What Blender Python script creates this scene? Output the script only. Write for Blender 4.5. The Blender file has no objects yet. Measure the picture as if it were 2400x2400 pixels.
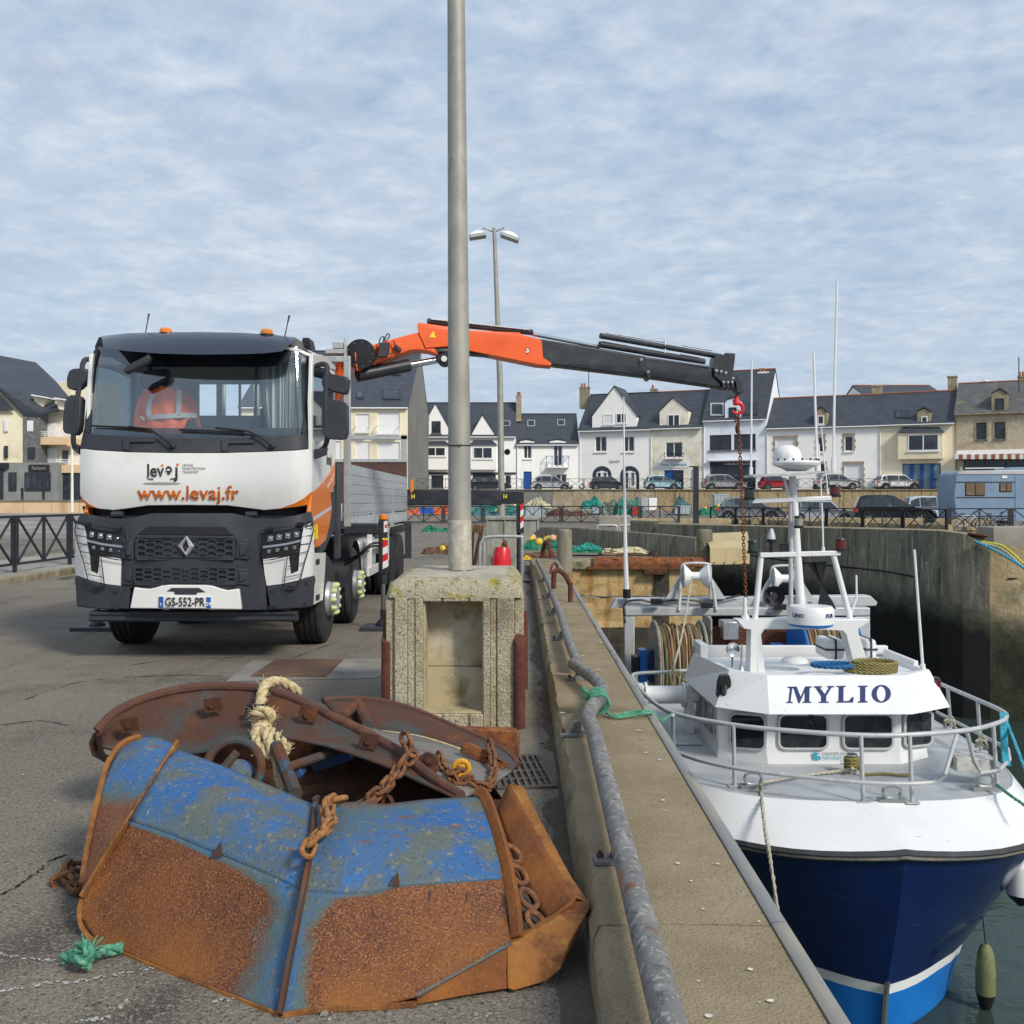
import bpy, bmesh, math, random
from mathutils import Vector, Matrix
from mathutils.geometry import tessellate_polygon

random.seed(7)
S = bpy.context.scene
COL = S.collection
R = math.radians
H, F, HY = 1.65, 2400.0, 1175.0          # eye height, focal length and horizon row of the 2400 px photograph

# ---------------------------------------------------------------- camera
cd = bpy.data.cameras.new('camera'); cam = bpy.data.objects.new('camera', cd); COL.objects.link(cam)
cd.lens = 36; cd.sensor_width = 36; cd.shift_y = (HY - 1200) / 2400
cd.clip_start = .05; cd.clip_end = 3000
cam.location = (0, 0, H); cam.rotation_euler = (R(90), 0, 0)
S.camera = cam
S.view_settings.view_transform = 'Standard'; S.view_settings.look = 'None'
S.view_settings.exposure = .22; S.view_settings.gamma = 1; S.view_settings.use_curve_mapping = False
S.cycles.max_bounces = 6; S.cycles.transparent_max_bounces = 12; S.cycles.transmission_bounces = 6
S.cycles.use_denoising = True

# ---------------------------------------------------------------- sun and sky
SUN_EL, SUN_AZ = 37, 139                 # azimuth clockwise from +Y: behind the camera, to the right
sd = bpy.data.lights.new('sun', 'SUN'); sun = bpy.data.objects.new('sun', sd); COL.objects.link(sun)
sd.energy = 2.85; sd.angle = R(12); sd.color = (1, .93, .82)
_d = Vector((math.sin(R(SUN_AZ)) * math.cos(R(SUN_EL)), math.cos(R(SUN_AZ)) * math.cos(R(SUN_EL)), math.sin(R(SUN_EL))))
sun.rotation_euler = _d.to_track_quat('Z', 'Y').to_euler()

W = bpy.data.worlds.new('World'); S.world = W; W.use_nodes = True
def world():
    nt = W.node_tree; N, L = nt.nodes, nt.links; N.clear()
    out = N.new('ShaderNodeOutputWorld'); bg = N.new('ShaderNodeBackground'); bg.inputs[1].default_value = .1
    L.new(bg.outputs[0], out.inputs[0])
    sky = N.new('ShaderNodeTexSky'); sky.sky_type = 'NISHITA'; sky.sun_disc = False
    sky.sun_elevation = R(SUN_EL); sky.sun_rotation = R(SUN_AZ); sky.air_density = 1.3; sky.dust_density = 1.5
    tc = N.new('ShaderNodeTexCoord'); sep = N.new('ShaderNodeSeparateXYZ'); L.new(tc.outputs['Generated'], sep.inputs[0])
    def math_(op, a, b):
        n = N.new('ShaderNodeMath'); n.operation = op
        for i, x in enumerate((a, b)):
            if isinstance(x, (int, float)): n.inputs[i].default_value = x
            else: L.new(x, n.inputs[i])
        return n.outputs[0]
    z = math_('ADD', math_('MAXIMUM', sep.outputs[2], 0), .13)
    u = math_('DIVIDE', sep.outputs[0], z); v = math_('DIVIDE', sep.outputs[1], z)
    comb = N.new('ShaderNodeCombineXYZ'); L.new(u, comb.inputs[0]); L.new(v, comb.inputs[1])
    def noise(scale, detail, rough, stretch, rot, dist=.4):
        mp = N.new('ShaderNodeMapping'); mp.inputs['Scale'].default_value = stretch; mp.inputs['Rotation'].default_value = (0, 0, R(rot))
        L.new(comb.outputs[0], mp.inputs[0])
        n = N.new('ShaderNodeTexNoise'); n.inputs['Scale'].default_value = scale; n.inputs['Detail'].default_value = detail
        n.inputs['Roughness'].default_value = rough; n.inputs['Distortion'].default_value = dist
        L.new(mp.outputs[0], n.inputs[0]); return n.outputs[0]
    def ramp(fac, pts):
        r = N.new('ShaderNodeValToRGB'); L.new(fac, r.inputs[0]); e = r.color_ramp.elements
        while len(e) < len(pts): e.new(.5)
        for k, (p, c) in enumerate(pts): e[k].position = p; e[k].color = (c[0], c[1], c[2], 1)
        return r.outputs[0]
    def mix(fac, a, b):
        m = N.new('ShaderNodeMix'); m.data_type = 'RGBA'
        for k, x in ((0, fac), (6, a), (7, b)):
            if isinstance(x, (int, float)): m.inputs[k].default_value = x
            elif isinstance(x, tuple): m.inputs[k].default_value = (*x, 1)
            else: L.new(x, m.inputs[k])
        return m.outputs[2]
    small = noise(10, 8, .62, (1.0, 1.0, 1), 16, .2)
    big = noise(.8, 4, .5, (1, 1.5, 1), 20)
    huge = noise(.38, 3, .5, (1, 1, 1), 40)
    s = math_('ADD', math_('ADD', math_('MULTIPLY', small, .46), math_('MULTIPLY', big, .30)), math_('MULTIPLY', huge, .24))
    cover = ramp(s, ((.37, (.14,)*3), (.48, (.58,)*3), (.61, (1,)*3)))
    tone = noise(4.5, 6, .62, (1, 1.15, 1), 12)
    cloud = ramp(tone, ((.28, (4.3, 5.0, 6.0)), (.50, (5.3, 6.0, 6.95)), (.70, (6.4, 6.95, 7.6))))
    blue = mix(.8, sky.outputs[0], (3.0, 4.3, 6.1))
    c = mix(cover, blue, cloud)
    hz = ramp(sep.outputs[2], ((0, (1, 1, 1)), (.16, (.25,)*3), (.38, (0, 0, 0))))
    c = mix(math_('MULTIPLY', hz, .5), c, (4.7, 5.6, 6.6))
    c = mix(math_('GREATER_THAN', math_('MULTIPLY', sep.outputs[2], -1), .002), c, (3.0, 3.2, 3.4))
    L.new(c, bg.inputs[0])
world()

# ---------------------------------------------------------------- geometry helpers
def P(px, py, d):                        # point of the place seen at pixel (px, py) of the photograph, d metres ahead
    return Vector(((px - 1200) / F * d, d, H - (py - HY) / F * d))
def G(px, py, z=0):                      # the same for a point on a level plane
    return P(px, py, F * (H - z) / (py - HY))

class MB:
    """collects shapes and links them as ONE mesh object"""
    def __init__(s): s.v = []; s.f = []; s.m = []; s.a = []
    def add(s, vs, fs, m=0):
        o = len(s.v); s.v += [Vector(v) for v in vs]
        for f in fs: s.f.append([i + o for i in f]); s.m.append(m)
        return s
    def box(s, x0, y0, z0, x1, y1, z1, m=0):
        x0, x1 = min(x0, x1), max(x0, x1); y0, y1 = min(y0, y1), max(y0, y1); z0, z1 = min(z0, z1), max(z0, z1)
        return s.add([(x0,y0,z0),(x1,y0,z0),(x1,y1,z0),(x0,y1,z0),(x0,y0,z1),(x1,y0,z1),(x1,y1,z1),(x0,y1,z1)],
                     [(0,3,2,1),(4,5,6,7),(0,1,5,4),(1,2,6,5),(2,3,7,6),(3,0,4,7)], m)
    def hexa(s, p, m=0):                 # eight corners, bottom four then top four
        return s.add(p, [(0,3,2,1),(4,5,6,7),(0,1,5,4),(1,2,6,5),(2,3,7,6),(3,0,4,7)], m)
    def bar(s, p, q, w, h, up=(0,0,1), m=0):
        p, q = Vector(p), Vector(q); t = (q - p).normalized(); up = Vector(up)
        if abs(t.dot(up)) > .98: up = Vector((0, 1, 0)) if abs(t.y) < .9 else Vector((1, 0, 0))
        a = t.cross(up).normalized() * w / 2; b = a.cross(t).normalized() * h / 2
        return s.hexa([p-a-b, p+a-b, q+a-b, q-a-b, p-a+b, p+a+b, q+a+b, q-a+b], m)
    def tube(s, pts, r, n=8, m=0, closed=False, cap=True):
        pts = [Vector(p) for p in pts]; k = len(pts); rs = r if isinstance(r, (list, tuple)) else [r] * k
        o = len(s.v); prev = None
        for i, p in enumerate(pts):
            a = pts[(i-1) % k] if (closed or i) else p; b = pts[(i+1) % k] if (closed or i < k-1) else p
            t = (b - a).normalized()
            if prev is None:
                u = t.cross(Vector((0, 0, 1)))
                if u.length < .05: u = t.cross(Vector((1, 0, 0)))
            else: u = prev - t * prev.dot(t)
            u.normalize(); prev = u; w = t.cross(u)
            for j in range(n):
                an = 2 * math.pi * j / n; s.v.append(p + (u * math.cos(an) + w * math.sin(an)) * rs[i])
        for i in range(k if closed else k - 1):
            for j in range(n):
                a, b = o + i*n, o + ((i+1) % k)*n; s.f.append([a+j, a+(j+1) % n, b+(j+1) % n, b+j]); s.m.append(m)
        if cap and not closed:
            s.f.append([o+j for j in range(n)][::-1]); s.m.append(m)
            s.f.append([o+(k-1)*n+j for j in range(n)]); s.m.append(m)
        return s
    def lathe(s, prof, c, axis=(0,0,1), n=20, m=0, cap=True):
        ax = Vector(axis).normalized(); u = ax.cross(Vector((0, 1, 0)))
        if u.length < .1: u = ax.cross(Vector((1, 0, 0)))
        u.normalize(); w = ax.cross(u); o = len(s.v); c = Vector(c)
        for r, z in prof:
            for j in range(n):
                an = 2 * math.pi * j / n; s.v.append(c + ax*z + (u*math.cos(an) + w*math.sin(an)) * max(r, 1e-4))
        for i in range(len(prof) - 1):
            for j in range(n):
                a, b = o + i*n, o + (i+1)*n; s.f.append([a+j, a+(j+1) % n, b+(j+1) % n, b+j]); s.m.append(m)
        if cap:
            s.f.append([o+j for j in range(n)][::-1]); s.m.append(m)
            k = len(prof) - 1; s.f.append([o+k*n+j for j in range(n)]); s.m.append(m)
        return s
    def sphere(s, c, r, n=14, k=9, sc=(1,1,1), m=0):
        c = Vector(c); o = len(s.v)
        for i in range(k + 1):
            th = math.pi * i / k
            for j in range(n):
                ph = 2*math.pi*j/n
                s.v.append(c + Vector((math.sin(th)*math.cos(ph)*sc[0], math.sin(th)*math.sin(ph)*sc[1], math.cos(th)*sc[2])) * r)
        for i in range(k):
            for j in range(n):
                a, b = o+i*n, o+(i+1)*n; s.f.append([a+j, b+j, b+(j+1) % n, a+(j+1) % n]); s.m.append(m)
        return s
    def prism(s, poly, vec, m=0, m_side=None):      # planar polygon (3D points) pushed along vec
        poly = [Vector(p) for p in poly]; vec = Vector(vec); n = len(poly); o = len(s.v)
        s.v += poly + [p + vec for p in poly]
        for t in tessellate_polygon([poly]):
            s.f.append([o+t[0], o+t[1], o+t[2]]); s.m.append(m); s.f.append([o+n+t[2], o+n+t[1], o+n+t[0]]); s.m.append(m)
        for i in range(n):
            j = (i+1) % n; s.f.append([o+i, o+j, o+n+j, o+n+i]); s.m.append(m if m_side is None else m_side)
        return s
    def poly(s, poly, m=0):
        poly = [Vector(p) for p in poly]; o = len(s.v); s.v += poly
        for t in tessellate_polygon([poly]): s.f.append([o+t[0], o+t[1], o+t[2]]); s.m.append(m)
        return s
    def rows(s, rows, m=0, closed=False, thick=None):   # lofted sheet through rows of points; thick: vector to give it a back
        k = len(rows[0]); o = len(s.v); nr = len(rows)
        for r in rows: s.v += [Vector(p) for p in r]
        def q(a, b, c, d, mm=m): s.f.append([a, b, c, d]); s.m.append(mm)
        kk = k if closed else k - 1
        for i in range(nr - 1):
            for j in range(kk): q(o+i*k+j, o+i*k+(j+1) % k, o+(i+1)*k+(j+1) % k, o+(i+1)*k+j)
        if thick is not None:
            t = Vector(thick); o2 = len(s.v)
            for r in rows: s.v += [Vector(p) + t for p in r]
            for i in range(nr - 1):
                for j in range(kk): q(o2+(i+1)*k+j, o2+(i+1)*k+(j+1) % k, o2+i*k+(j+1) % k, o2+i*k+j)
            for j in range(kk):
                q(o+(j+1) % k, o+j, o2+j, o2+(j+1) % k); e = (nr-1)*k; q(o+e+j, o+e+(j+1) % k, o2+e+(j+1) % k, o2+e+j)
            if not closed:
                for i in range(nr - 1): q(o+i*k, o+(i+1)*k, o2+(i+1)*k, o2+i*k); q(o+(i+1)*k+k-1, o+i*k+k-1, o2+i*k+k-1, o2+(i+1)*k+k-1)
        return s
    def cap(s, ring, m=0): return s.poly(ring, m)
    def build(s, name, mats, parent=None, bevel=0, seg=2, smooth=35, attr=None, local=False, fix=True):
        me = bpy.data.meshes.new(name)
        vs = s.v
        if parent is not None and not local:
            mi = wmat(parent).inverted(); vs = [mi @ v for v in vs]
        me.from_pydata([tuple(v) for v in vs], [], s.f)
        for x in (mats if isinstance(mats, (list, tuple)) else [mats]): me.materials.append(x)
        me.polygons.foreach_set('material_index', s.m)
        if attr:
            at = me.attributes.new('mask', 'FLOAT', 'POINT'); at.data.foreach_set('value', [attr(v) for v in s.v])
        if fix:
            bm = bmesh.new(); bm.from_mesh(me); bmesh.ops.remove_doubles(bm, verts=bm.verts, dist=1e-5)
            bmesh.ops.recalc_face_normals(bm, faces=bm.faces); bm.to_mesh(me); bm.free()
        if smooth:
            me.polygons.foreach_set('use_smooth', [True] * len(me.polygons)); me.set_sharp_from_angle(angle=R(smooth))
        o = bpy.data.objects.new(name, me); COL.objects.link(o); o.parent = parent
        if bevel:
            b = o.modifiers.new('bevel', 'BEVEL'); b.width = bevel; b.segments = seg; b.limit_method = 'ANGLE'; b.angle_limit = R(40)
        return o

def wmat(o):
    m = o.matrix_basis.copy()
    while o.parent: o = o.parent; m = o.matrix_basis @ m
    return m
def tag(o, label=None, cat=None, group=None, kind=None):
    for k, v in (('label', label), ('category', cat), ('group', group), ('kind', kind)):
        if v: o[k] = v
    return o
def thing(name, label, cat, loc=(0,0,0), rz=0, group=None):
    o = bpy.data.objects.new(name, None); COL.objects.link(o); o.empty_display_size = .1
    o.matrix_basis = Matrix.Translation(Vector(loc)) @ Matrix.Rotation(rz, 4, 'Z')
    return tag(o, label, cat, group)
def link_copy(o, parent=None):
    c = o.copy(); COL.objects.link(c); c.parent = parent; return c
def copy_tree(o, parent=None):
    c = link_copy(o, parent)
    for ch in o.children: copy_tree(ch, c)
    return c
def arc(c, r, a0, a1, n, u=(1,0,0), w=(0,0,1)):
    c, u, w = Vector(c), Vector(u), Vector(w)
    return [c + (u*math.cos(R(a0+(a1-a0)*i/n)) + w*math.sin(R(a0+(a1-a0)*i/n))) * r for i in range(n+1)]
def spline(pts, n=6):                    # Catmull-Rom through points
    pts = [Vector(p) for p in pts]; out = []
    for i in range(len(pts)-1):
        p0, p1, p2, p3 = pts[max(i-1, 0)], pts[i], pts[i+1], pts[min(i+2, len(pts)-1)]
        for k in range(n):
            t = k/n; out.append(.5*((2*p1) + (p2-p0)*t + (2*p0-5*p1+4*p2-p3)*t*t + (3*p1-p0-3*p2+p3)*t**3))
    return out + [pts[-1]]
def lerp(a, b, t): return a + (b-a)*t
def interp(xs, ys, x):
    if x <= xs[0]: return ys[0]
    for i in range(len(xs)-1):
        if x <= xs[i+1]: return lerp(ys[i], ys[i+1], (x-xs[i])/(xs[i+1]-xs[i]))
    return ys[-1]
def text_mesh(body, size, depth=.004, shear=0, spacing=1.0, bold=0, align='CENTER'):
    c = bpy.data.curves.new('letters', 'FONT'); c.body = body; c.size = size; c.extrude = depth/2; c.shear = shear
    c.align_x = align; c.align_y = 'CENTER'; c.space_character = spacing; c.offset = bold; c.resolution_u = 3
    o = bpy.data.objects.new('letters', c); COL.objects.link(o); bpy.context.view_layer.update()
    me = bpy.data.meshes.new_from_object(o.evaluated_get(bpy.context.evaluated_depsgraph_get()))
    bpy.data.objects.remove(o); bpy.data.curves.remove(c); return me
def lettering(body, origin, ux, uz, size, m, parent, name='lettering', width=None, warp=None, **kw):
    """flat print: text lying on the plane through origin spanned by ux (reading direction) and uz (up)"""
    me = text_mesh(body, size, **kw); ux, uz = Vector(ux).normalized(), Vector(uz).normalized(); n = ux.cross(uz)
    k = 1
    if width:
        xs = [v.co.x for v in me.vertices]; k = width / (max(xs)-min(xs))
    mi = wmat(parent).inverted() if parent else Matrix()
    for v in me.vertices:
        p = Vector(origin) + ux*v.co.x*k + uz*v.co.y + n*v.co.z
        if warp: p = warp(p)
        v.co = mi @ p
    me.materials.append(m)
    o = bpy.data.objects.new(name, me); COL.objects.link(o); o.parent = parent
    return o

# ---------------------------------------------------------------- materials
def mat(name, col, rough=.6, metal=0, layers=(), bump=(), spec=.5, coat=0, trans=0, alpha=1, ior=1.45, emit=None, attr_layers=(), over=None):
    """layers: (colour, noise scale, lo, hi[, stretch[, detail]]) painted one over the other; bump: (scale, height[, stretch])"""
    m = bpy.data.materials.new(name); m.use_nodes = True; nt = m.node_tree; N, L = nt.nodes, nt.links
    b = N['Principled BSDF']; b.inputs['Base Color'].default_value = (*col, 1); b.inputs['Roughness'].default_value = rough
    b.inputs['Metallic'].default_value = metal; b.inputs['Specular IOR Level'].default_value = spec; b.inputs['IOR'].default_value = ior
    b.inputs['Coat Weight'].default_value = coat; b.inputs['Coat Roughness'].default_value = .05
    b.inputs['Transmission Weight'].default_value = trans; b.inputs['Alpha'].default_value = alpha
    if emit: b.inputs['Emission Color'].default_value = (*emit, 1); b.inputs['Emission Strength'].default_value = 1
    if not (layers or bump or attr_layers): return m
    geo = N.new('ShaderNodeNewGeometry')
    def noise(scale, stretch, detail, off):
        mp = N.new('ShaderNodeMapping'); mp.inputs['Scale'].default_value = stretch; mp.inputs['Location'].default_value = (off, off*.7, off*.3)
        L.new(geo.outputs['Position'], mp.inputs[0])
        n = N.new('ShaderNodeTexNoise'); n.inputs['Scale'].default_value = scale; n.inputs['Detail'].default_value = detail
        n.inputs['Roughness'].default_value = .62; L.new(mp.outputs[0], n.inputs[0]); return n.outputs[0]
    def rng(x, lo, hi):
        r = N.new('ShaderNodeMapRange'); r.inputs[1].default_value = lo; r.inputs[2].default_value = hi; L.new(x, r.inputs[0]); return r.outputs[0]
    cur = None; off = (sum(map(ord, name)) % 17) * 1.3
    def mixc(fac, c):
        nonlocal cur
        mx = N.new('ShaderNodeMix'); mx.data_type = 'RGBA'; L.new(fac, mx.inputs[0])
        if cur is None: mx.inputs[6].default_value = (*col, 1)
        else: L.new(cur, mx.inputs[6])
        mx.inputs[7].default_value = (*c, 1); cur = mx.outputs[2]
    def attr_fac(sc, amount, o_, lo, hi):
        at = N.new('ShaderNodeAttribute'); at.attribute_name = 'mask'; a = N.new('ShaderNodeMath'); a.operation = 'MULTIPLY_ADD'; L.new(noise(sc, (1, 1, 1), 7, o_), a.inputs[0]); a.inputs[1].default_value = amount; L.new(at.outputs['Fac'], a.inputs[2]); return rng(a.outputs[0], lo, hi)
    for k, ly in enumerate(layers):
        c, sc, lo, hi = ly[:4]; st = ly[4] if len(ly) > 4 else (1, 1, 1); de = ly[5] if len(ly) > 5 else 5
        mixc(rng(noise(sc, st, de, off + k*3.7), lo, hi), c)
    if over:                             # a second skin with layers of its own, laid over the first where the mask says so
        (sc, amount, lo, hi), c2, ly2, (tc, tlo, thi) = over; mixc(attr_fac(20, .6, off + 77, tlo, thi), tc); first, cur = cur, None; col = c2
        for k, ly in enumerate(ly2):
            st = ly[4] if len(ly) > 4 else (1, 1, 1); mixc(rng(noise(ly[1], st, 6, off + 29 + k*2.3), ly[2], ly[3]), ly[0])
        second = cur; mx = N.new('ShaderNodeMix'); mx.data_type = 'RGBA'; L.new(attr_fac(sc, amount, off + 51, lo, hi), mx.inputs[0]); L.new(first, mx.inputs[6]); L.new(second, mx.inputs[7]); cur = mx.outputs[2]
    for k, (c, sc, amount, lo, hi) in enumerate(attr_layers):       # wear with a shape of its own, stored on the mesh, broken up by noise
        mixc(attr_fac(sc, amount, off + 11 + k*2.1, lo, hi), c)
    if cur is not None: L.new(cur, b.inputs['Base Color'])
    last = None
    for k, bp in enumerate(bump):
        sc, h = bp[:2]; st = bp[2] if len(bp) > 2 else (1, 1, 1)
        bn = N.new('ShaderNodeBump'); bn.inputs['Distance'].default_value = h; bn.inputs['Strength'].default_value = .9
        L.new(noise(sc, st, 4, off + 5 + k), bn.inputs['Height'])
        if last is not None: L.new(last, bn.inputs['Normal'])
        last = bn.outputs[0]
    if last is not None: L.new(last, b.inputs['Normal'])
    return m
X = {}
X['asphalt'] = mat('asphalt', (.165,.143,.113), .92, layers=[((.22,.195,.158), .28, .40, .62), ((.098,.080,.062), 1.0, .52, .72), ((.075,.064,.052), .45, .60, .68, (1,.5,1)), ((.10,.086,.068), 1.3, .56, .68, (1,.05,1)), ((.235,.21,.175), 1.7, .60, .72, (1,.07,1)), ((.17,.15,.125), 7, .5, .7), ((.30,.275,.235), 62, .52, .66), ((.055,.047,.038), 55, .54, .66), ((.28,.26,.225), 110, .56, .66), ((.05,.042,.035), 95, .56, .66), ((.055,.048,.042), .6, .64, .69, (1,.25,1))], bump=[(60, .010), (9, .012)], spec=.25)
X['far_asphalt'] = mat('far_asphalt', (.20,.185,.165), .9, layers=[((.30,.29,.27), .25, .42, .62), ((.13,.125,.12), .7, .56, .75)], bump=[(60, .004)], spec=.3)
X['concrete_walk'] = mat('concrete_walk', (.25,.235,.20), .9, layers=[((.33,.31,.27), .6, .42, .62), ((.14,.13,.11), 1.4, .60, .75)], bump=[(50, .006)], spec=.3)
X['coping'] = mat('coping', (.25,.20,.125), .94, layers=[((.32,.265,.175), 1.8, .44, .64), ((.105,.10,.042), .9, .55, .72), ((.30,.245,.16), 14, .55, .68), ((.33,.275,.185), 150, .52, .66), ((.12,.09,.055), 120, .54, .68), ((.09,.07,.045), 3.2, .66, .72)], bump=[(90, .008), (9, .010)], spec=.2)
X['coping_face'] = mat('coping_face', (.28,.24,.165), .95, layers=[((.17,.145,.085), 2.4, .45, .62), ((.45,.39,.28), 70, .58, .70), ((.07,.06,.04), 55, .58, .68), ((.06,.075,.025), 1.6, .62, .72)], bump=[(60, .012), (12, .012)], spec=.25)
X['edge_steel'] = mat('edge_steel', (.24,.245,.235), .6, .2, layers=[((.34,.30,.23), 5, .48, .66, (1,.25,1)), ((.10,.105,.10), 9, .56, .70, (1,.2,1))], bump=[(25, .004, (1,.3,1))])
X['aggregate'] = mat('aggregate', (.34,.295,.195), .95, layers=[((.46,.42,.30), 2.5, .45, .65), ((.56,.51,.40), 70, .52, .64), ((.11,.095,.07), 60, .56, .67), ((.17,.14,.085), 1.5, .58, .72), ((.27,.25,.10), 2.2, .62, .72)], bump=[(60, .018)], spec=.25)
X['smooth_concrete'] = mat('smooth_concrete', (.42,.36,.23), .9, layers=[((.52,.48,.38), 2.0, .50, .60), ((.26,.22,.13), 5, .55, .70), ((.20,.18,.13), 3, .58, .72, (1.5,1,.4))], bump=[(40, .003)], spec=.25)
X['concrete_top'] = mat('concrete_top', (.42,.39,.31), .9, layers=[((.30,.28,.21), 3, .45, .65), ((.55,.52,.44), 55, .58, .70), ((.16,.15,.11), 8, .60, .72)], bump=[(60, .006)], spec=.25)
X['lichen'] = mat('lichen', (.34,.29,.03), .95, layers=[((.18,.16,.03), 30, .45, .65), ((.40,.36,.22), 45, .56, .66)], bump=[(60, .02)], spec=.2)
X['pole'] = mat('pole', (.29,.285,.26), .6, .3, layers=[((.37,.355,.305), 6, .42, .62, (1,1,.5)), ((.24,.22,.185), 14, .60, .74, (1.5,1.5,.4)), ((.44,.42,.36), 60, .62, .72, (1,1,.35))], bump=[(60, .002)])
X['pole_base'] = mat('pole_base', (.38,.35,.29), .85, layers=[((.52,.49,.42), 12, .45, .62), ((.20,.18,.14), 30, .60, .70), ((.28,.22,.13), 3, .55, .72)], bump=[(70, .004)])
X['galv'] = mat('galv', (.42,.43,.42), .5, .45, layers=[((.52,.53,.53), 12, .45, .65), ((.28,.28,.27), 4, .60, .75)], bump=[(60, .001)])
X['galv_old'] = mat('galv_old', (.175,.172,.165), .62, .1, layers=[((.24,.232,.215), 5, .46, .62), ((.36,.345,.32), 34, .56, .63), ((.095,.097,.10), 24, .53, .64), ((.30,.285,.26), 11, .60, .66, (2.5,.6,1)), ((.20,.085,.05), 8, .62, .68), ((.34,.12,.02), 2.6, .69, .72)], bump=[(45, .004), (12, .003)], spec=.35)
X['rust'] = mat('rust', (.15,.055,.028), .85, layers=[((.30,.105,.03), 9, .45, .66), ((.075,.035,.025), 5, .52, .68), ((.42,.20,.08), 55, .60, .74), ((.035,.022,.018), 30, .62, .72)], bump=[(70, .006), (14, .006)], spec=.3)
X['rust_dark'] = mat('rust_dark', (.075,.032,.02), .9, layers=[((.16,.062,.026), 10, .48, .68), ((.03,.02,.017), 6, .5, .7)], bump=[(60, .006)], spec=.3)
X['rust_post'] = mat('rust_post', (.095,.032,.024), .8, layers=[((.15,.055,.035), 9, .48, .66), ((.05,.02,.017), 20, .55, .7)], bump=[(80, .003)], spec=.3)
X['black_paint'] = mat('black_paint', (.018,.02,.026), .5, layers=[((.03,.032,.038), 4, .45, .7)])
X['white'] = mat('white', (.80,.80,.79), .45)
# ================================================================ ground, water, quay walls
def zg(y): return interp([26, 40, 66, 80], [0, .2, .2, .75], y)
def qx(y, off=.237): return off + .0083*y            # the quay runs almost straight ahead
WZ = -3.75
g = MB()
def gpoly(pts): g.poly([(x, y, zg(y)) for x, y in pts])
gpoly([(-12, -8), (qx(-8)+.05, -8), (qx(26)+.05, 26), (-12, 26)])
gpoly([(-90, 26), (5.06, 26), (5.06, 36), (5.0, 40), (-90, 40)])
gpoly([(5.06, 36), (5.8, 36.2), (10.75, 26.8), (11.8, 25.9), (90, 25), (90, 40), (5.0, 40)])
gpoly([(-90, 40), (90, 40), (90, 66), (-90, 66)]); gpoly([(-90, 66), (90, 66), (90, 80), (-90, 80)]); gpoly([(-90, 80), (90, 80), (90, 104), (-90, 104)])
tag(g.build('quay_ground', X['asphalt'], smooth=0), kind='structure')
g = MB(); g.poly([(-13.2, -8, 0), (-90, -8, 0), (-90, 26, 0), (-13.2, 26, 0)]); tag(g.build('road', X['far_asphalt'], smooth=0), kind='structure')
g = MB(); g.rows([[(-90, 40, .204), (-14, 40, .204)], [(-90, 75, .77), (-14, 75, .77)], [(-90, 76.5, .77), (-14, 76.5, .77)]]); g.poly([(-14, 40, .204), (-14, 75, .77), (-14, 75, .2)])
tag(g.build('rising_road', X['far_asphalt'], smooth=0), kind='structure')
g = MB(); g.poly([(-90, 76.9, 1.72), (-14, 76.9, 1.72), (-14, 104, 1.72), (-90, 104, 1.72)]); tag(g.build('restaurant_street', X['far_asphalt'], smooth=0), kind='structure')
g = MB(); g.poly([(-900, 100.4, 2.78), (900, 100.4, 2.78), (1200, 2200, 2.78), (-1200, 2200, 2.78)])
tag(g.build('upper_street', X['far_asphalt'], smooth=0), kind='structure')
# pavement with its kerb on the left
pv = MB(); pv.box(-13.2, -8, -.05, -10.16, 60, .13)
tag(pv.build('pavement', X['concrete_walk'], bevel=.01), kind='structure')
kb = thing('kerb', 'long row of worn pale kerb stones along the left pavement', 'kerb', (-10, 10, 0))
base = MB(); base.box(-10.155, 0, -.05, -10.0, 1.48, .135); b0 = None
for k in range(30):
    if b0 is None: b0 = base.build('kerb_stone', X['coping_face'], kb, bevel=.02)
    o = b0 if k == 0 else link_copy(b0, kb)
    o.location = (0, 1.5*k - 3, 0)
# water
def water_mat():
    m = bpy.data.materials.new('water'); m.use_nodes = True; nt = m.node_tree; N, L = nt.nodes, nt.links; N.clear()
    o = N.new('ShaderNodeOutputMaterial'); geo = N.new('ShaderNodeNewGeometry'); last = None
    for sc, h in ((1.3, .05), (6, .014)):
        n = N.new('ShaderNodeTexNoise'); n.inputs['Scale'].default_value = sc; n.inputs['Detail'].default_value = 3; L.new(geo.outputs['Position'], n.inputs[0])
        bp = N.new('ShaderNodeBump'); bp.inputs['Distance'].default_value = h; bp.inputs['Strength'].default_value = .7; L.new(n.outputs[0], bp.inputs['Height'])
        if last: L.new(last, bp.inputs['Normal'])
        last = bp.outputs[0]
    d = N.new('ShaderNodeBsdfDiffuse'); d.inputs[0].default_value = (.060, .088, .076, 1); t = N.new('ShaderNodeBsdfTransparent'); t.inputs[0].default_value = (.55, .75, .6, 1)
    g = N.new('ShaderNodeBsdfGlossy'); g.inputs['Roughness'].default_value = .06; g.inputs[0].default_value = (.75, .88, .86, 1); L.new(last, g.inputs['Normal'])
    m1 = N.new('ShaderNodeMixShader'); m1.inputs[0].default_value = .55; L.new(t.outputs[0], m1.inputs[1]); L.new(d.outputs[0], m1.inputs[2])
    f = N.new('ShaderNodeFresnel'); f.inputs[0].default_value = 1.33; L.new(last, f.inputs['Normal'])
    m2 = N.new('ShaderNodeMixShader'); L.new(f.outputs[0], m2.inputs[0]); L.new(m1.outputs[0], m2.inputs[1]); L.new(g.outputs[0], m2.inputs[2]); L.new(m2.outputs[0], o.inputs[0]); return m
X['water'] = water_mat()
w = MB(); w.poly([(.5, -12, -5.6), (90, -12, -5.6), (90, 40, -5.6), (.5, 40, -5.6)]); tag(w.build('basin_bed', mat('mud', (.03,.035,.025), .9), smooth=0), kind='structure')
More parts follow.
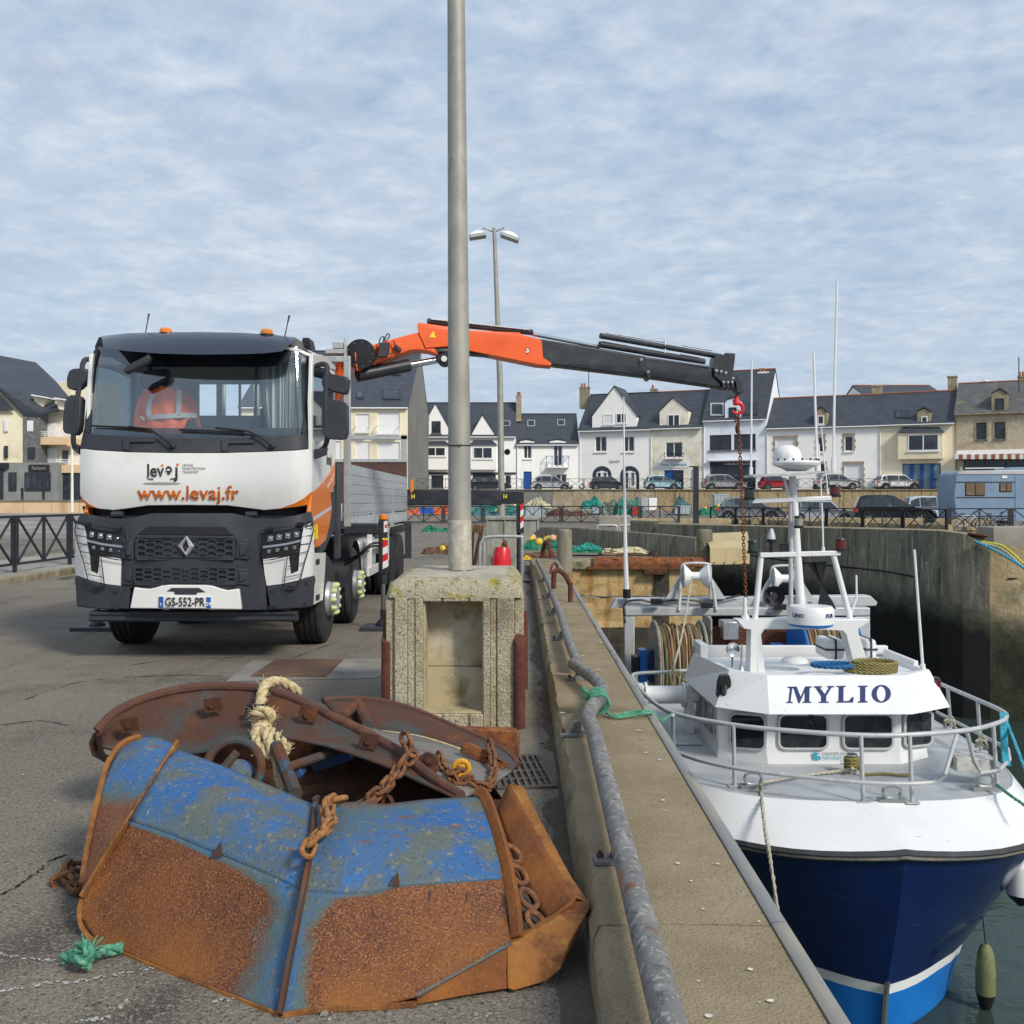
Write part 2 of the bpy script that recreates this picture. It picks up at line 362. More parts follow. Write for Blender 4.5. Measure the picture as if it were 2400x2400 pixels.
w = MB(); w.poly([(.5, -12, WZ), (90, -12, WZ), (90, 40, WZ), (.5, 40, WZ)]); wo = tag(w.build('water', X['water'], smooth=0), kind='structure')
if wo.data.polygons[0].normal.z < 0: wo.data.flip_normals()

X['wall_tan'] = mat('wall_tan', (.43,.30,.135), .92, layers=[((.50,.38,.20), 1.5, .45, .62), ((.30,.125,.035), 1.6, .55, .72, (3,1,.35)), ((.22,.165,.085), 9, .58, .70), ((.55,.47,.32), 26, .60, .70)], bump=[(20, .02), (4, .02)], spec=.25)
X['wall_wet'] = mat('wall_wet', (.055,.045,.032), .75, layers=[((.022,.020,.016), 2, .45, .62), ((.12,.095,.055), 7, .60, .74), ((.03,.04,.015), 1.1, .60, .72)], bump=[(16, .02)], spec=.4)
X['wall_grey'] = mat('wall_grey', (.20,.185,.135), .92, layers=[((.115,.108,.082), 1.7, .46, .62, (2.5,2.5,.35)), ((.33,.31,.24), 3.0, .54, .68, (4,4,.3)), ((.10,.105,.05), 1.3, .60, .72), ((.05,.048,.038), 5, .60, .70, (3,3,.25))], bump=[(14, .02)], spec=.25)
X['wall_grad'] = mat('wall_grad', (.22,.205,.15), .9, layers=[((.13,.122,.09), 1.5, .46, .62, (2.2,2.2,.3)), ((.37,.345,.27), 3.0, .55, .68, (3.5,3.5,.35)), ((.11,.115,.055), 1.3, .60, .72), ((.055,.053,.042), 5, .60, .70, (2.6,2.6,.22)), ((.46,.44,.36), 9, .66, .74)], attr_layers=[((.11,.105,.075), 2.5, .8, .75, 1.05), ((.050,.052,.036), 3.5, .8, .95, 1.25), ((.013,.013,.012), 2.0, .7, 1.15, 1.4), ((.020,.034,.014), 1.1, .9, 1.74, 1.95)], bump=[(14, .02), (3, .03)], spec=.3)
X['wall_black'] = mat('wall_black', (.012,.012,.011), .6, layers=[((.022,.022,.018), 1.3, .48, .66), ((.018,.03,.012), .7, .58, .70), ((.04,.038,.03), 6, .64, .74)], bump=[(10, .03)], spec=.35)
X['wall_green'] = mat('wall_green', (.06,.062,.032), .75, layers=[((.025,.026,.018), 1.5, .46, .62), ((.12,.105,.06), 4, .58, .72)], bump=[(12, .03)], spec=.35)

def face(bld, a, b, z0, z1, m=0, n=14, amp=.02, wave=None):
    """upright rough wall sheet from a to b (xy), lower edge z0, upper z1 (numbers or functions of t)"""
    rows = []
    f0 = z0 if callable(z0) else (lambda t: z0); f1 = z1 if callable(z1) else (lambda t: z1)
    nx, nz = n, 5
    a, b = Vector((*a, 0)), Vector((*b, 0)); nrm = Vector(((b-a).y, -(b-a).x, 0)).normalized()
    for j in range(nz+1):
        row = []
        for i in range(nx+1):
            t = i/nx; e = 0 if i in (0, nx) else random.uniform(-amp, amp)
            z = lerp(f0(t), f1(t), j/nz)
            p = a + (b-a)*t + nrm*e; row.append((p.x, p.y, z))
        rows.append(row)
    bld.rows(rows, m)

# --- the near quay wall with its coping slabs
qw = thing('quay_wall', 'low brown concrete quay wall running ahead beside the boat', 'wall', (.6, 10, 0))
f = MB(); face(f, (qx(-8, .90), -8), (qx(26, .90), 26), WZ-2.2, -.7, 1, 20); face(f, (qx(-8, .90), -8), (qx(26, .90), 26), -.7, .19, 0, 20)
f.build('wall_face', [X['wall_grey'], X['wall_wet']], qw, smooth=0)
cs = MB()
def slab_profile(y, o):
    xl, xr = qx(y), qx(y, .855)
    return [(xl, y, -.03), (xl+.004, y, .10), (xl+.014, y, .165), (xl+.035, y, .20), (lerp(xl, xr, .35), y, .204), (lerp(xl, xr, .7), y, .203), (xr, y, .199), (xr, y, -.03)]
ys = [-6.0]
while ys[-1] < 25.9: ys.append(min(ys[-1] + random.choice((2.9, 3.1, 3.3)), 26.0))
for k in range(len(ys)-1):
    s_ = MB(); y0, y1 = ys[k]+.006, ys[k+1]-.006; rings = []; n = 22
    for i in range(n+1):
        y = lerp(y0, y1, i/n); pr = slab_profile(y, 0); j = [random.uniform(-.012, .012) for _ in range(3)]
        pr[1] = (pr[1][0]+j[0], pr[1][1], pr[1][2]); pr[2] = (pr[2][0]+j[1], pr[2][1], pr[2][2]-abs(j[2])*.5); pr[3] = (pr[3][0]+j[2], pr[3][1], pr[3][2])
        rings.append(pr)
    s_.rows(rings, 0)
    s_.m = [1 if (i % 7) in (0, 1) else 0 for i in range(len(s_.m))]
    s_.poly(rings[0]); s_.poly(rings[-1])
    s_.build('coping_slab', [X['coping'], X['coping_face']], qw, smooth=50)
    e = MB(); rr = []
    for i in range(5):
        y = lerp(y0-.004, y1+.004, i/4); x = qx(y, .858)
        rr.append([(x, y, .10), (x, y, .206), (x+.012, y, .213), (x+.045, y, .212), (x+.062, y, .196), (x+.066, y, .10)])
    e.rows(rr); e.build('steel_edge', X['edge_steel'], qw, smooth=50)
# --- the far side of the basin
fw = thing('quay_wall', 'ochre rust stained quay wall closing the basin behind the boat', 'wall', (3, 26, 0))
f = MB(); A, B = (qx(26, .90), 26.0), (5.06, 26.0)
face(f, A, B, -.75, .03, 0, 12, .03); face(f, A, B, -1.55, -.78, 0, 12, .03); face(f, A, B, WZ-2.2, -1.55, 1, 12, .03)
face(f, B, (5.06, 36.2), -1.3, .08, 2, 8, .03); face(f, B, (5.06, 36.2), WZ-2.2, -1.3, 3, 8, .03)
f.build('wall_face', [X['wall_tan'], X['wall_wet'], X['wall_grey'], X['wall_black']], fw, smooth=0)
rc = MB(); rc.box(3.62, 25.92, -1.5, 3.98, 26.03, -.05); rc.build('recess', X['wall_wet'], fw)
for z in (-.76,):
    cr = MB(); cr.tube([(qx(26,.9)+.02+i*.2, 25.985, z+random.uniform(-.02, .02)) for i in range(20)], .012, 5); cr.build('joint', X['wall_wet'], fw, smooth=0)
cap = MB(); rr = []
for x in (qx(26,.30), 5.06): rr.append([(x, 25.9, -.06), (x, 25.9, .0), (x, 25.93, .10), (x, 26.05, .175), (x, 26.28, .19), (x, 26.45, .10), (x, 26.45, -.06)])
cap.rows(rr); cap.poly(rr[0]); cap.poly(rr[1]); cap.build('coping', X['coping_face'], fw, smooth=50, )
fd = MB()
fd.rows([[(x, 25.84, .0), (x, 25.82, .10), (x, 25.88, .19), (x, 26.0, .24), (x, 26.2, .235)] for x in (2.05, 3.2, 4.2, 4.96)])
fd.rows([[(x, 25.80, -.06), (x, 25.80, .0), (x, 25.9, .0)] for x in (1.9, 3.2, 4.6)])
fd.build('steel_fender', X['rust'], fw, smooth=50)
for px in (1451, 1536, 1623):
    p = P(px, 1300, 25.8); b_ = MB(); b_.tube([p+Vector((-.05,0,-.06)), p+Vector((-.04,-.05,.0)), p+Vector((0,-.06,.04)), p+Vector((.04,-.05,0)), p+Vector((.05,0,-.06))], .018, 6); b_.build('bracket', X['rust'], fw)
b_ = MB(); b_.box(3.30, 25.72, -.20, 3.92, 25.86, -.07); b_.build('timber', X['rust_dark'], fw, bevel=.02)
# dark wall on the right
dw = thing('quay_wall', 'tall dark algae blackened quay wall behind the boat on the right', 'wall', (10, 27, 0))
X['wall_gtan'] = mat('wall_gtan', (.33,.25,.14), .9, layers=[((.42,.33,.20), 1.5, .46, .62), ((.22,.19,.12), 2.2, .54, .68, (3,3,.3)), ((.17,.165,.10), .8, .56, .68), ((.50,.43,.30), 22, .60, .70)], attr_layers=[((.12,.11,.07), 2.5, .8, .75, 1.05), ((.050,.052,.030), 3.5, .8, 1.0, 1.3), ((.016,.018,.012), 1.6, .9, 1.45, 1.75)], bump=[(14, .02), (3, .03)], spec=.3)
pts = [(5.2, 37.2), (10.5, 26.6), (10.85, 25.95), (11.25, 25.55), (11.8, 25.28), (12.6, 25.1), (40, 23.6)]; zbl = [-.35, -1.05, -1.12, -1.2, -1.35, -1.5, -1.3]; ztp = [.83, .90, .90, .84, .62, .50, .42]
def seg(a, b, za, zb, ta, tb, n, m):
    rows = []; A_, B_ = Vector((*a, 0)), Vector((*b, 0)); nr = Vector(((B_-A_).y, -(B_-A_).x, 0)).normalized()
    for j in range(31): rows.append([(*(A_.lerp(B_, i/n) + nr*(random.uniform(-.012, .012) if 0 < i < n else 0)).xy, lerp(WZ-2.2, lerp(ta, tb, i/n), j/30)) for i in range(n+1)])
    q = MB(); q.rows(rows); q.build('wall_face', X[m], dw, smooth=60, attr=lambda v: min(1.2, max(0, .75 + (lerp(za, zb, min(1, max(0, (v.x-a[0])/(b[0]-a[0])))) - v.z)*.85)), fix=False)
for i in range(6): seg(pts[i], pts[i+1], zbl[i], zbl[i+1], ztp[i], ztp[i+1], (36, 2, 2, 2, 3, 40)[i], 'wall_grad' if i < 4 else 'wall_gtan')
t_ = MB(); t_.rows([[(x, y, z) for (x, y), z in zip(pts, ztp)], [(5.5, 37.6, .86), (10.8, 27.0, .93), (11.15, 26.4, .92), (11.55, 26.05, .86), (12.0, 25.9, .64), (12.7, 25.9, .5), (40, 26.3, .42)], [(5.6, 37.7, 0), (10.9, 27.2, 0), (11.25, 26.6, 0), (11.65, 26.3, 0), (12.1, 26.2, 0), (12.8, 26.3, 0), (40, 26.5, 0)]])
t_.build('coping', X['coping_face'], dw, smooth=0)
cr = MB(); cr.tube([(12.2, 25.17, -.25), (16, 24.96, -.30), (22, 24.6, -.26), (30, 24.1, -.3)], .025, 5); cr.tube([(6.0,35.57,.12),(8.4, 30.77, -.15), (10, 27.57, -.22), (10.45, 26.67, -.3)], .02, 5); cr.build('joint', X['wall_black'], dw, smooth=0)
# parapets of the far side
def parapet(label, pts, h, th, m, z0=None):
    t = thing('parapet', label, 'wall', (*pts[0], 0)); b = MB(); rows = []
    for i, (x, y) in enumerate(pts):
        a = Vector(pts[max(i-1, 0)]); c = Vector(pts[min(i+1, len(pts)-1)]); n = Vector(((c-a).y, -(c-a).x)).normalized()*th/2
        z = zg(y) - .1; zt = zg(y) + (h[i] if isinstance(h, (list, tuple)) else h)
        rows.append([(x+n.x, y+n.y, z), (x+n.x*1.05, y+n.y*1.05, zt-.06), (x+n.x*.8, y+n.y*.8, zt), (x-n.x*.8, y-n.y*.8, zt), (x-n.x, y-n.y, z)])
    b.rows(rows); b.poly(rows[0]); b.poly(rows[-1])
    b.build('wall_block', m, t, smooth=40)
    return t
parapet('low grey concrete parapet along the netting platform', [(.6, 38), (2.4, 36), (4.3, 30.6), (5.1, 27.6)], (.55, .58, .62, .64), .35, X['wall_grey'])
parapet('longer dark parapet behind the netting platform', [(5.4, 45), (6.0, 38.6), (5.25, 37.5)], (.62, .7, .72), .4, X['wall_grey'])
def pillar(label, px, d, z1, r):
    c = P(px, 1200, d); t = thing('bollard', label, 'bollard', (c.x, d, 0)); b = MB()
    b.lathe([(r, -.1), (r, z1-.12), (r*.98, z1-.06), (r*.85, z1-.015), (r*.5, z1), (0, z1)], (c.x, d, 0), n=24); b.build('shaft', X['wall_grey' if px > 1500 else 'concrete_grey'], t)
X['concrete_grey'] = mat('concrete_grey', (.25,.225,.175), .9, layers=[((.17,.15,.11), 3, .45, .62, (2,2,.5)), ((.33,.28,.20), 5, .58, .7)], bump=[(40, .006)])
pillar('round topped grey concrete bollard near the rusty hoops', 1323, 25.4, .96, .19)
pillar('stained concrete bollard beside the tan steel plate', 1651, 26.4, .93, .21)

# ================================================================ pedestal and lamp post
pd = thing('concrete_pedestal', 'rough concrete block with a square niche carrying the tall lamp post', 'plinth', (-.42, 8.2, 0))
y0, yb, zt = 7.46, 9.05, 1.09
def bx(zx): return (840 + zx/4.026 - 1200)/2400*7.46      # column read off the block's front face
def bz(zy): return H - (1280 + zy/4.026 - HY)/2400*7.46
b = MB(); nt, nb = bz(525), bz(1580); nl, nr = bx(610), bx(1176)
cols = [(255, 340, .03), (340, 460, 0), (460, 535, .014), (535, 610, .002)]
colr = [(1176, 1240, .002), (1240, 1308, .014), (1308, 1470, 0), (1470, 1560, .03)]
for a, c, o in cols + colr: b.box(bx(a), y0+o, -.02, bx(c), y0+.30, .945)
for a, c, o in [(610, 780, 0), (780, 800, .014), (800, 1030, 0), (1030, 1050, .014), (1050, 1176, 0)]:
    b.box(bx(a), y0+o, nt, bx(c), y0+.30, .945); b.box(bx(a), y0+o, -.02, bx(c), y0+.30, nb-.005)
b.build('block_front', X['aggregate'], pd, bevel=.008, fix=False)
b = MB(); b.box(bx(255)+.03, y0+.302, -.02, bx(1560)-.03, yb, .945); b.build('block', X['aggregate'], pd, bevel=.03)
b = MB(); b.box(nl, y0+.27, nb, nr, y0+.30, bz(1195)); b.box(nl, y0+.285, bz(1190), nr, y0+.301, nt); b.box(nl, y0+.275, bz(710), nr, y0+.302, nt)
b.box(nl, y0+.02, nb-.005, nr, y0+.29, nb+.008)
b.box(nl-.001, y0+.03, nb, nl+.014, y0+.29, nt); b.box(nr-.006, y0+.03, nb, nr+.002, y0+.29, nt)
b.build('niche_lining', X['smooth_concrete'], pd, bevel=.004, fix=False)
X['capmix'] = mat('capmix', (.40,.36,.26), .95, layers=[((.52,.48,.37), 60, .53, .64), ((.09,.08,.055), 55, .57, .66), ((.32,.27,.03), 4.5, .53, .60), ((.20,.17,.03), 12, .58, .68)], bump=[(70, .018)], spec=.25)
xl, xr = bx(255), bx(1560)
ins = [(0, .945), (.004, .99), (.03, 1.05), (.075, 1.082), (.13, zt)]
rows = []
for o, z in ins:
    ring = []
    pts4 = [(xl+o+.03, y0+o*.9+.003), (xr-o-.03, y0+o*.9+.003), (xr-o, y0+o*.9+.05), (xr-o, yb-o), (xl+o, yb-o), (xl+o, y0+o*.9+.05)]
    for i in range(6):
        a, c = Vector(pts4[i]), Vector(pts4[(i+1) % 6])
        for k in range(8 if i != 1 and i != 5 else 2):
            q = lerp(a, c, k/(8 if i != 1 and i != 5 else 2)); ring.append((q.x+random.uniform(-.006, .006), q.y+random.uniform(-.006, .006), z+random.uniform(-.006, .006)))
    rows.append(ring)
b = MB(); b.rows(rows, 0, closed=True); b.poly(rows[-1], 1); b.build('block_cap', [X['capmix'], X['concrete_top']], pd, smooth=40)
for (px, py0, d, lean) in ((907, 1503, 7.52, 0), (1217.5, 1497, 7.45, 0), (1226, 1464, 9.0, 0), (908, 1440, 9.1, 0)):
    x = (px-1200)/2400*d; h = .65
    po = thing('guard_post', {907: 'rusty steel guard post at the left front corner of the concrete lamp base', 1217.5: 'rusty steel guard post with slanted top at the right front corner of the lamp base', 1226: 'rusty guard post at the rear right corner of the lamp base', 908: 'rusty guard post at the rear left corner of the lamp base'}[px], 'post', (x, d, 0), group='guard posts round the lamp base')
    b = MB(); n = 20; r = .042
    ring = [(x+r*math.cos(2*math.pi*i/n), d+r*math.sin(2*math.pi*i/n)) for i in range(n)]
    b.rows([[(a, c, -.02) for a, c in ring], [(a, c, .05) for a, c in ring], [(a, c, h-.012+(c-d)*.8-.0*(a-x)) for a, c in ring]], closed=True); b.poly([(a+(x-a)*.06, c+(d-c)*.06, h+(c-d)*.8) for a, c in ring]); b.rows([[(a, c, h-.012+(c-d)*.8) for a, c in ring], [(a+(x-a)*.06, c+(d-c)*.06, h+(c-d)*.8) for a, c in ring]], closed=True)
    b.build('post_tube', X['rust_post'], po)
lp = thing('lamp_post', 'tall tapering weathered steel lamp post standing on the concrete block', 'lamp post', (-.425, 8.30, 1.085))
cx = P(1078.5, 1200, 8.3).x; tx = P(1069, 0, 8.3)
def pr(z): return lerp(.0955, .071, (z-1.08)/4.65)
b = MB(); zs = [1.07, 1.15, 1.3, 1.5, 1.8, 2.2, 2.8, 3.4, 4.2, 5.0, 6.0, 7.5, 9.3]
ctr = lambda z: (lerp(cx, tx.x, (z-1.09)/(tx.z-1.09)), 8.30, z)
b.tube([ctr(z) for z in zs], [pr(z) for z in zs], 32); b.m = [1 if i < 32*3 else 0 for i in range(len(b.m))]
b.build('shaft', [X['pole'], X['pole_base']], lp)
b = MB(); zt_ = P(1078, 1044, 8.3).z; b.tube(arc(ctr(zt_), pr(zt_)+.003, 0, 360, 24, w=(0,1,.04))[:-1], .005, 6, closed=True); b.tube([Vector(ctr(zt_))+Vector((-.01,-.097,.0)), Vector(ctr(zt_))+Vector((.015,-.10,-.012)), Vector(ctr(zt_))+Vector((.02,-.10,.01))], .004, 5); b.build('cable_tie', X['black_paint'], lp)
b = MB(); b.tube([(cx+.099*math.cos(a*.3), 8.30+.099*math.sin(a*.3), 1.092+.004*math.sin(a*2.1)) for a in range(21)], .004, 5, closed=True); b.build('base_seam', X['rust_dark'], lp)
# ---- far double lamp
def wxp(px, py, d): return P(px, py, d)
fl = thing('street_lamp', 'distant twin headed lamp post standing behind the grey hopper', 'lamp post', (P(1176, 1200, 30).x, 30, 0))
b = MB(); b.tube([P(1176.5, 1262, 30), P(1172, 900, 30), P(1158, 534, 30)], [.10, .088, .052], 16); b.build('shaft', X['pole'], fl)
for s, tip, a, c in ((-1, 1132, (1100, 561), (1140, 555)), (1, 1182, (1172, 553), (1214, 568))):
    b = MB(); b.tube([P(1158, 543, 30), P(tip, 533, 30), P(tip-2*s, 548, 30)], .035, 8); b.build('arm', X['galv'], fl)
    p, q = P(*a, 30), P(*c, 30); ax = (q-p).normalized(); up = Vector((-ax.z, 0, ax.x)); hd = MB()
    hd.prism([p+Vector((0,-.2,0)), q+Vector((0,-.2,0)), q+Vector((0,-.2,0))+up*.09, p+Vector((0,-.2,0))+up*.09], (0, .4, 0)); hb = hd.build('lamp_head', X['galv'], fl, bevel=.02)
    cv = MB(); L_ = (q-p).length; cv.rows([[p+ax*(L_*t)+Vector((0, -.18+.36*k/6, 0))+up*(.095+.13*math.sin(math.pi*t)**.6*math.sin(math.pi*k/6)**.5) for t in [i/8 for i in range(9)]] for k in range(7)])
    cv.build('lamp_cover', X['white'], hb)

# ================================================================ pipe rails on the quay wall
def rail_pipe(label, pts, r, feet, m='galv_old'):
    t = thing('pipe_rail', label, 'rail', tuple(pts[0]), group='pipe rails on the quay wall')
    b = MB(); b.tube(pts, r, 18); b.build('pipe', X[m], t, smooth=60)
    for (p, s) in feet:
        p = Vector(p); f = MB(); f.box(p.x-.10, p.y-.05, .203, p.x+.06, p.y+.05, .221); f.prism([(p.x-.04, p.y-.006, .22), (p.x+.03, p.y-.006, .22), (p.x+.03, p.y-.006, p.z-r*.5), (p.x-.012, p.y-.006, p.z-r*.5)], (0, .012, 0)); ft = f.build('foot', X['galv_old'], t, bevel=.003)
        n = MB(); n.lathe([(.014, 0), (.014, .016), (.008, .017), (.008, .026)], (p.x-.075, p.y, .221), n=6, cap=True); n.build('bolt', X['rust_dark'], ft, smooth=0)
    return t
rz = .315
def RP(px, py, z=rz): return G(px, py, z)
near = spline([RP(1650, 2680), RP(1570, 2400), RP(1500, 2140), RP(1437, 1895), RP(1390, 1712)], 5)
bend = spline([RP(1390, 1712), RP(1379, 1678), RP(1390, 1655), RP(1410, 1632), RP(1408, 1608), RP(1394, 1592)], 6)
back = [RP(1385, 1585), RP(1365, 1571), RP(1344, 1556)]
rail_pipe('near bent pipe rail with an S bend and green rope', near + bend[1:] + back, .047, [((RP(1428, 1862).x-.015, RP(1428, 2021, .2).y, rz), 0), ((RP(1362, 1722).x+.0, RP(1362, 1725, .2).y, rz), 0), ((RP(1362, 1574).x, 8.3, rz), 0)])
farp = spline([RP(1352, 1550), RP(1332, 1500), RP(1311, 1433), RP(1300, 1407), RP(1283, 1360), RP(1259, 1314)], 5)
rail_pipe('far straight pipe rail beyond the bend, leading to the hoops', farp, .043, [((RP(px, py).x-.03, RP(px, py).y, rz), 0) for px, py in ((1322, 1475), (1303, 1420), (1290, 1385), (1278, 1350))])
# mooring hoops
def hoop(label, a, c, top, r, m='rust_post'):
    a, c = Vector(a), Vector(c); t = thing('mooring_hoop', label, 'mooring hoop', tuple(c), group='rusty mooring hoops'); mid = (a+c)/2; half = (c-a)/2
    hl = half.length; up = Vector((0, 0, 1)); zc = top - hl*1.0
    pts = [a, Vector((a.x, a.y, zc))] + [Vector((mid.x, mid.y, zc)) - half*math.cos(R(k*15)) + up*hl*math.sin(R(k*15)) for k in range(1, 12)] + [Vector((c.x, c.y, zc)), c]
    b = MB(); b.tube(pts, r, 12); b.build('bar', X[m], t, smooth=60)
c = G(1337, 1411, .2); a = G(1297.5, 1411, .2); a.z = .2+.19
hoop('big rusty bent pipe hoop with one short leg on the quay wall', a, c, P(1317, 1341, c.y).z-.0, .036)
hoop('small rusty hoop just behind the big one', G(1290, 1345, .2), G(1308, 1341, .2), .2+.2, .024)
c1, c2 = P(1272, 1291, 27.6), P(1292, 1301, 27.0); hoop('rusty hoop on the platform beside the round concrete bollard', (c1.x, 27.8, 0.05), (c2.x, 26.8, .05), P(1280, 1270, 27.5).z, .06)

ds = MB(); rr = []
for k in range(190): y = 2.6+k*.125; x = qx(y); rr.append([(x-(.02 if 5.6 < y < 6.75 else .03+random.uniform(0, .06)+.07*(.5+.5*math.sin(k*.31))*(.5+.5*math.sin(k*.113))), y, .0045), (x+.002, y, .0045)])
ds.rows(rr); tag(ds.build('dirt_strip', mat('dirt', (.085,.070,.052), .95, layers=[((.10,.085,.065), 9, .48, .62), ((.045,.062,.02), 1.4, .60, .70), ((.16,.14,.11), 90, .6, .7)], bump=[(40, .02)]), smooth=0), kind='structure')
ck = MB()
for pl in ([(0, 2098), (30, 2085), (60, 2062), (95, 2040), (120, 2018), (150, 2005)], [(300, 1500), (360, 1512), (440, 1508), (520, 1530)], [(560, 1590), (640, 1560), (720, 1530), (800, 1500)], [(60, 1640), (180, 1600), (300, 1588), (420, 1583), (520, 1585)], [(300, 1560), (420, 1545), (560, 1540), (640, 1520)], [(0, 1700), (90, 1690), (160, 1700)], [(0, 1455), (120, 1448), (260, 1440)]):
    q = [G(x, y) for x, y in pl]; q = spline(q, 6); w_ = .014 if pl[0][1] > 2000 else .010; ck.rows([[p+Vector((random.uniform(-.015, .015), random.uniform(.3, 1)*w_, .003)) for p in q], [p+Vector((random.uniform(-.015, .015), -random.uniform(.3, 1)*w_, .003)) for p in q]])
tag(ck.build('asphalt_cracks', mat('crack', (.022,.019,.016), .95), smooth=0), 'dark cracks running across the worn asphalt of the quay', 'cracks', kind='stuff')
lt = MB()
for k in range(420):
    px, py = random.uniform(0, 1380), random.uniform(1400, 2400); c = G(px, py); r_ = random.uniform(.003, .009)*(1 if random.random() < .93 else 2)
    if c.x < qx(c.y)-.03 and not (905 < px < 1235 and py < 1710): lt.sphere(c+Vector((0, 0, r_*.3)), r_, 5, 4, (1, 1.2, .7))
tag(lt.build('loose_grit', mat('grit', (.20,.18,.15), .95, layers=[((.42,.39,.33), 60, .56, .6), ((.06,.05,.045), 50, .56, .6)]), smooth=0), 'loose grit and small stones scattered on the asphalt', 'grit', kind='stuff')
# ================================================================ truck with loading crane
def glass(name, tint, refl=.12, rough=.02):
    m = bpy.data.materials.new(name); m.use_nodes = True; nt = m.node_tree; N, L = nt.nodes, nt.links; N.clear()
    o = N.new('ShaderNodeOutputMaterial'); t = N.new('ShaderNodeBsdfTransparent'); t.inputs[0].default_value = (*tint, 1)
    g = N.new('ShaderNodeBsdfGlossy'); g.inputs['Roughness'].default_value = rough; g.inputs[0].default_value = (.9, .95, 1, 1)
    f = N.new('ShaderNodeLayerWeight'); f.inputs[0].default_value = .25
    a = N.new('ShaderNodeMath'); a.operation = 'MULTIPLY_ADD'; L.new(f.outputs['Fresnel'], a.inputs[0]); a.inputs[1].default_value = .8; a.inputs[2].default_value = refl; a.use_clamp = True
    mx = N.new('ShaderNodeMixShader'); L.new(a.outputs[0], mx.inputs[0]); L.new(t.outputs[0], mx.inputs[1]); L.new(g.outputs[0], mx.inputs[2]); L.new(mx.outputs[0], o.inputs[0]); return m
X['cab_white'] = mat('cab_white', (.74,.74,.72), .28, coat=.5, layers=[((.66,.65,.62), 2.0, .52, .72)])
X['cab_grey'] = mat('cab_grey', (.030,.034,.042), .55, layers=[((.042,.046,.055), 3, .45, .65)], bump=[(180, .0006)])
X['cab_black'] = mat('cab_black', (.012,.013,.016), .5)
X['cab_orange'] = mat('cab_orange', (.72,.18,.012), .35, coat=.4)
X['print_orange'] = mat('print_orange', (.66,.15,.012), .5)
X['print_brown'] = mat('print_brown', (.075,.055,.05), .5); X['print_grey'] = mat('print_grey', (.30,.28,.27), .5)
X['crane_red'] = mat('crane_red', (.76,.105,.014), .4, coat=.2, layers=[((.60,.075,.012), 2.0, .55, .75)])
X['crane_black'] = mat('crane_black', (.022,.025,.031), .42, layers=[((.045,.05,.058), 3, .50, .72, (1,1,2)), ((.012,.013,.016), 9, .56, .72)])
X['chrome'] = mat('chrome', (.62,.63,.65), .18, 1); X['steel'] = mat('steel', (.48,.49,.50), .35, .8, layers=[((.33,.33,.33), 12, .5, .7)])
X['windscreen'] = glass('windscreen', (.95,.99,.99), .07); X['side_glass'] = glass('side_glass', (.92,.97,.98), .10)
X['rubber'] = mat('rubber', (.020,.020,.021), .8, layers=[((.045,.042,.038), 8, .5, .75)], bump=[(50, .002)])
X['rim'] = mat('rim', (.50,.51,.52), .4, .5, layers=[((.33,.33,.33), 6, .5, .7)]); X['nut_green'] = mat('nut_green', (.52,.60,.25), .55)
X['alu'] = mat('alu', (.40,.42,.44), .5, .35, layers=[((.47,.49,.51), 1.2, .42, .62, (1,.3,2)), ((.31,.32,.33), 4, .58, .72, (1,.2,3))])
X['plywood'] = mat('plywood', (.075,.038,.03), .6, layers=[((.11,.055,.04), 3, .45, .7)])
X['amber'] = mat('amber', (.75,.22,.01), .2, coat=.6); X['red'] = mat('red', (.60,.02,.025), .4); X['yellow'] = mat('yellow', (.78,.58,.02), .5)
X['blue_plate'] = mat('blue_plate', (.012,.10,.42), .4); X['plate'] = mat('plate', (.74,.74,.72), .4); X['ink'] = mat('ink', (.02,.02,.022), .5)
X['hivis'] = mat('hivis', (1,.19,.06), .7, layers=[((.62,.07,.025), 7, .5, .68)]); X['reflective'] = mat('reflective', (.50,.50,.50), .5)
X['cloth'] = mat('cloth', (.58,.60,.58), .9, layers=[((.46,.48,.47), 9, .45, .65, (3,3,.3))]); X['trim_grey'] = mat('trim_grey', (.38,.40,.41), .8); X['led'] = mat('led', (.50,.53,.57), .15, .75)

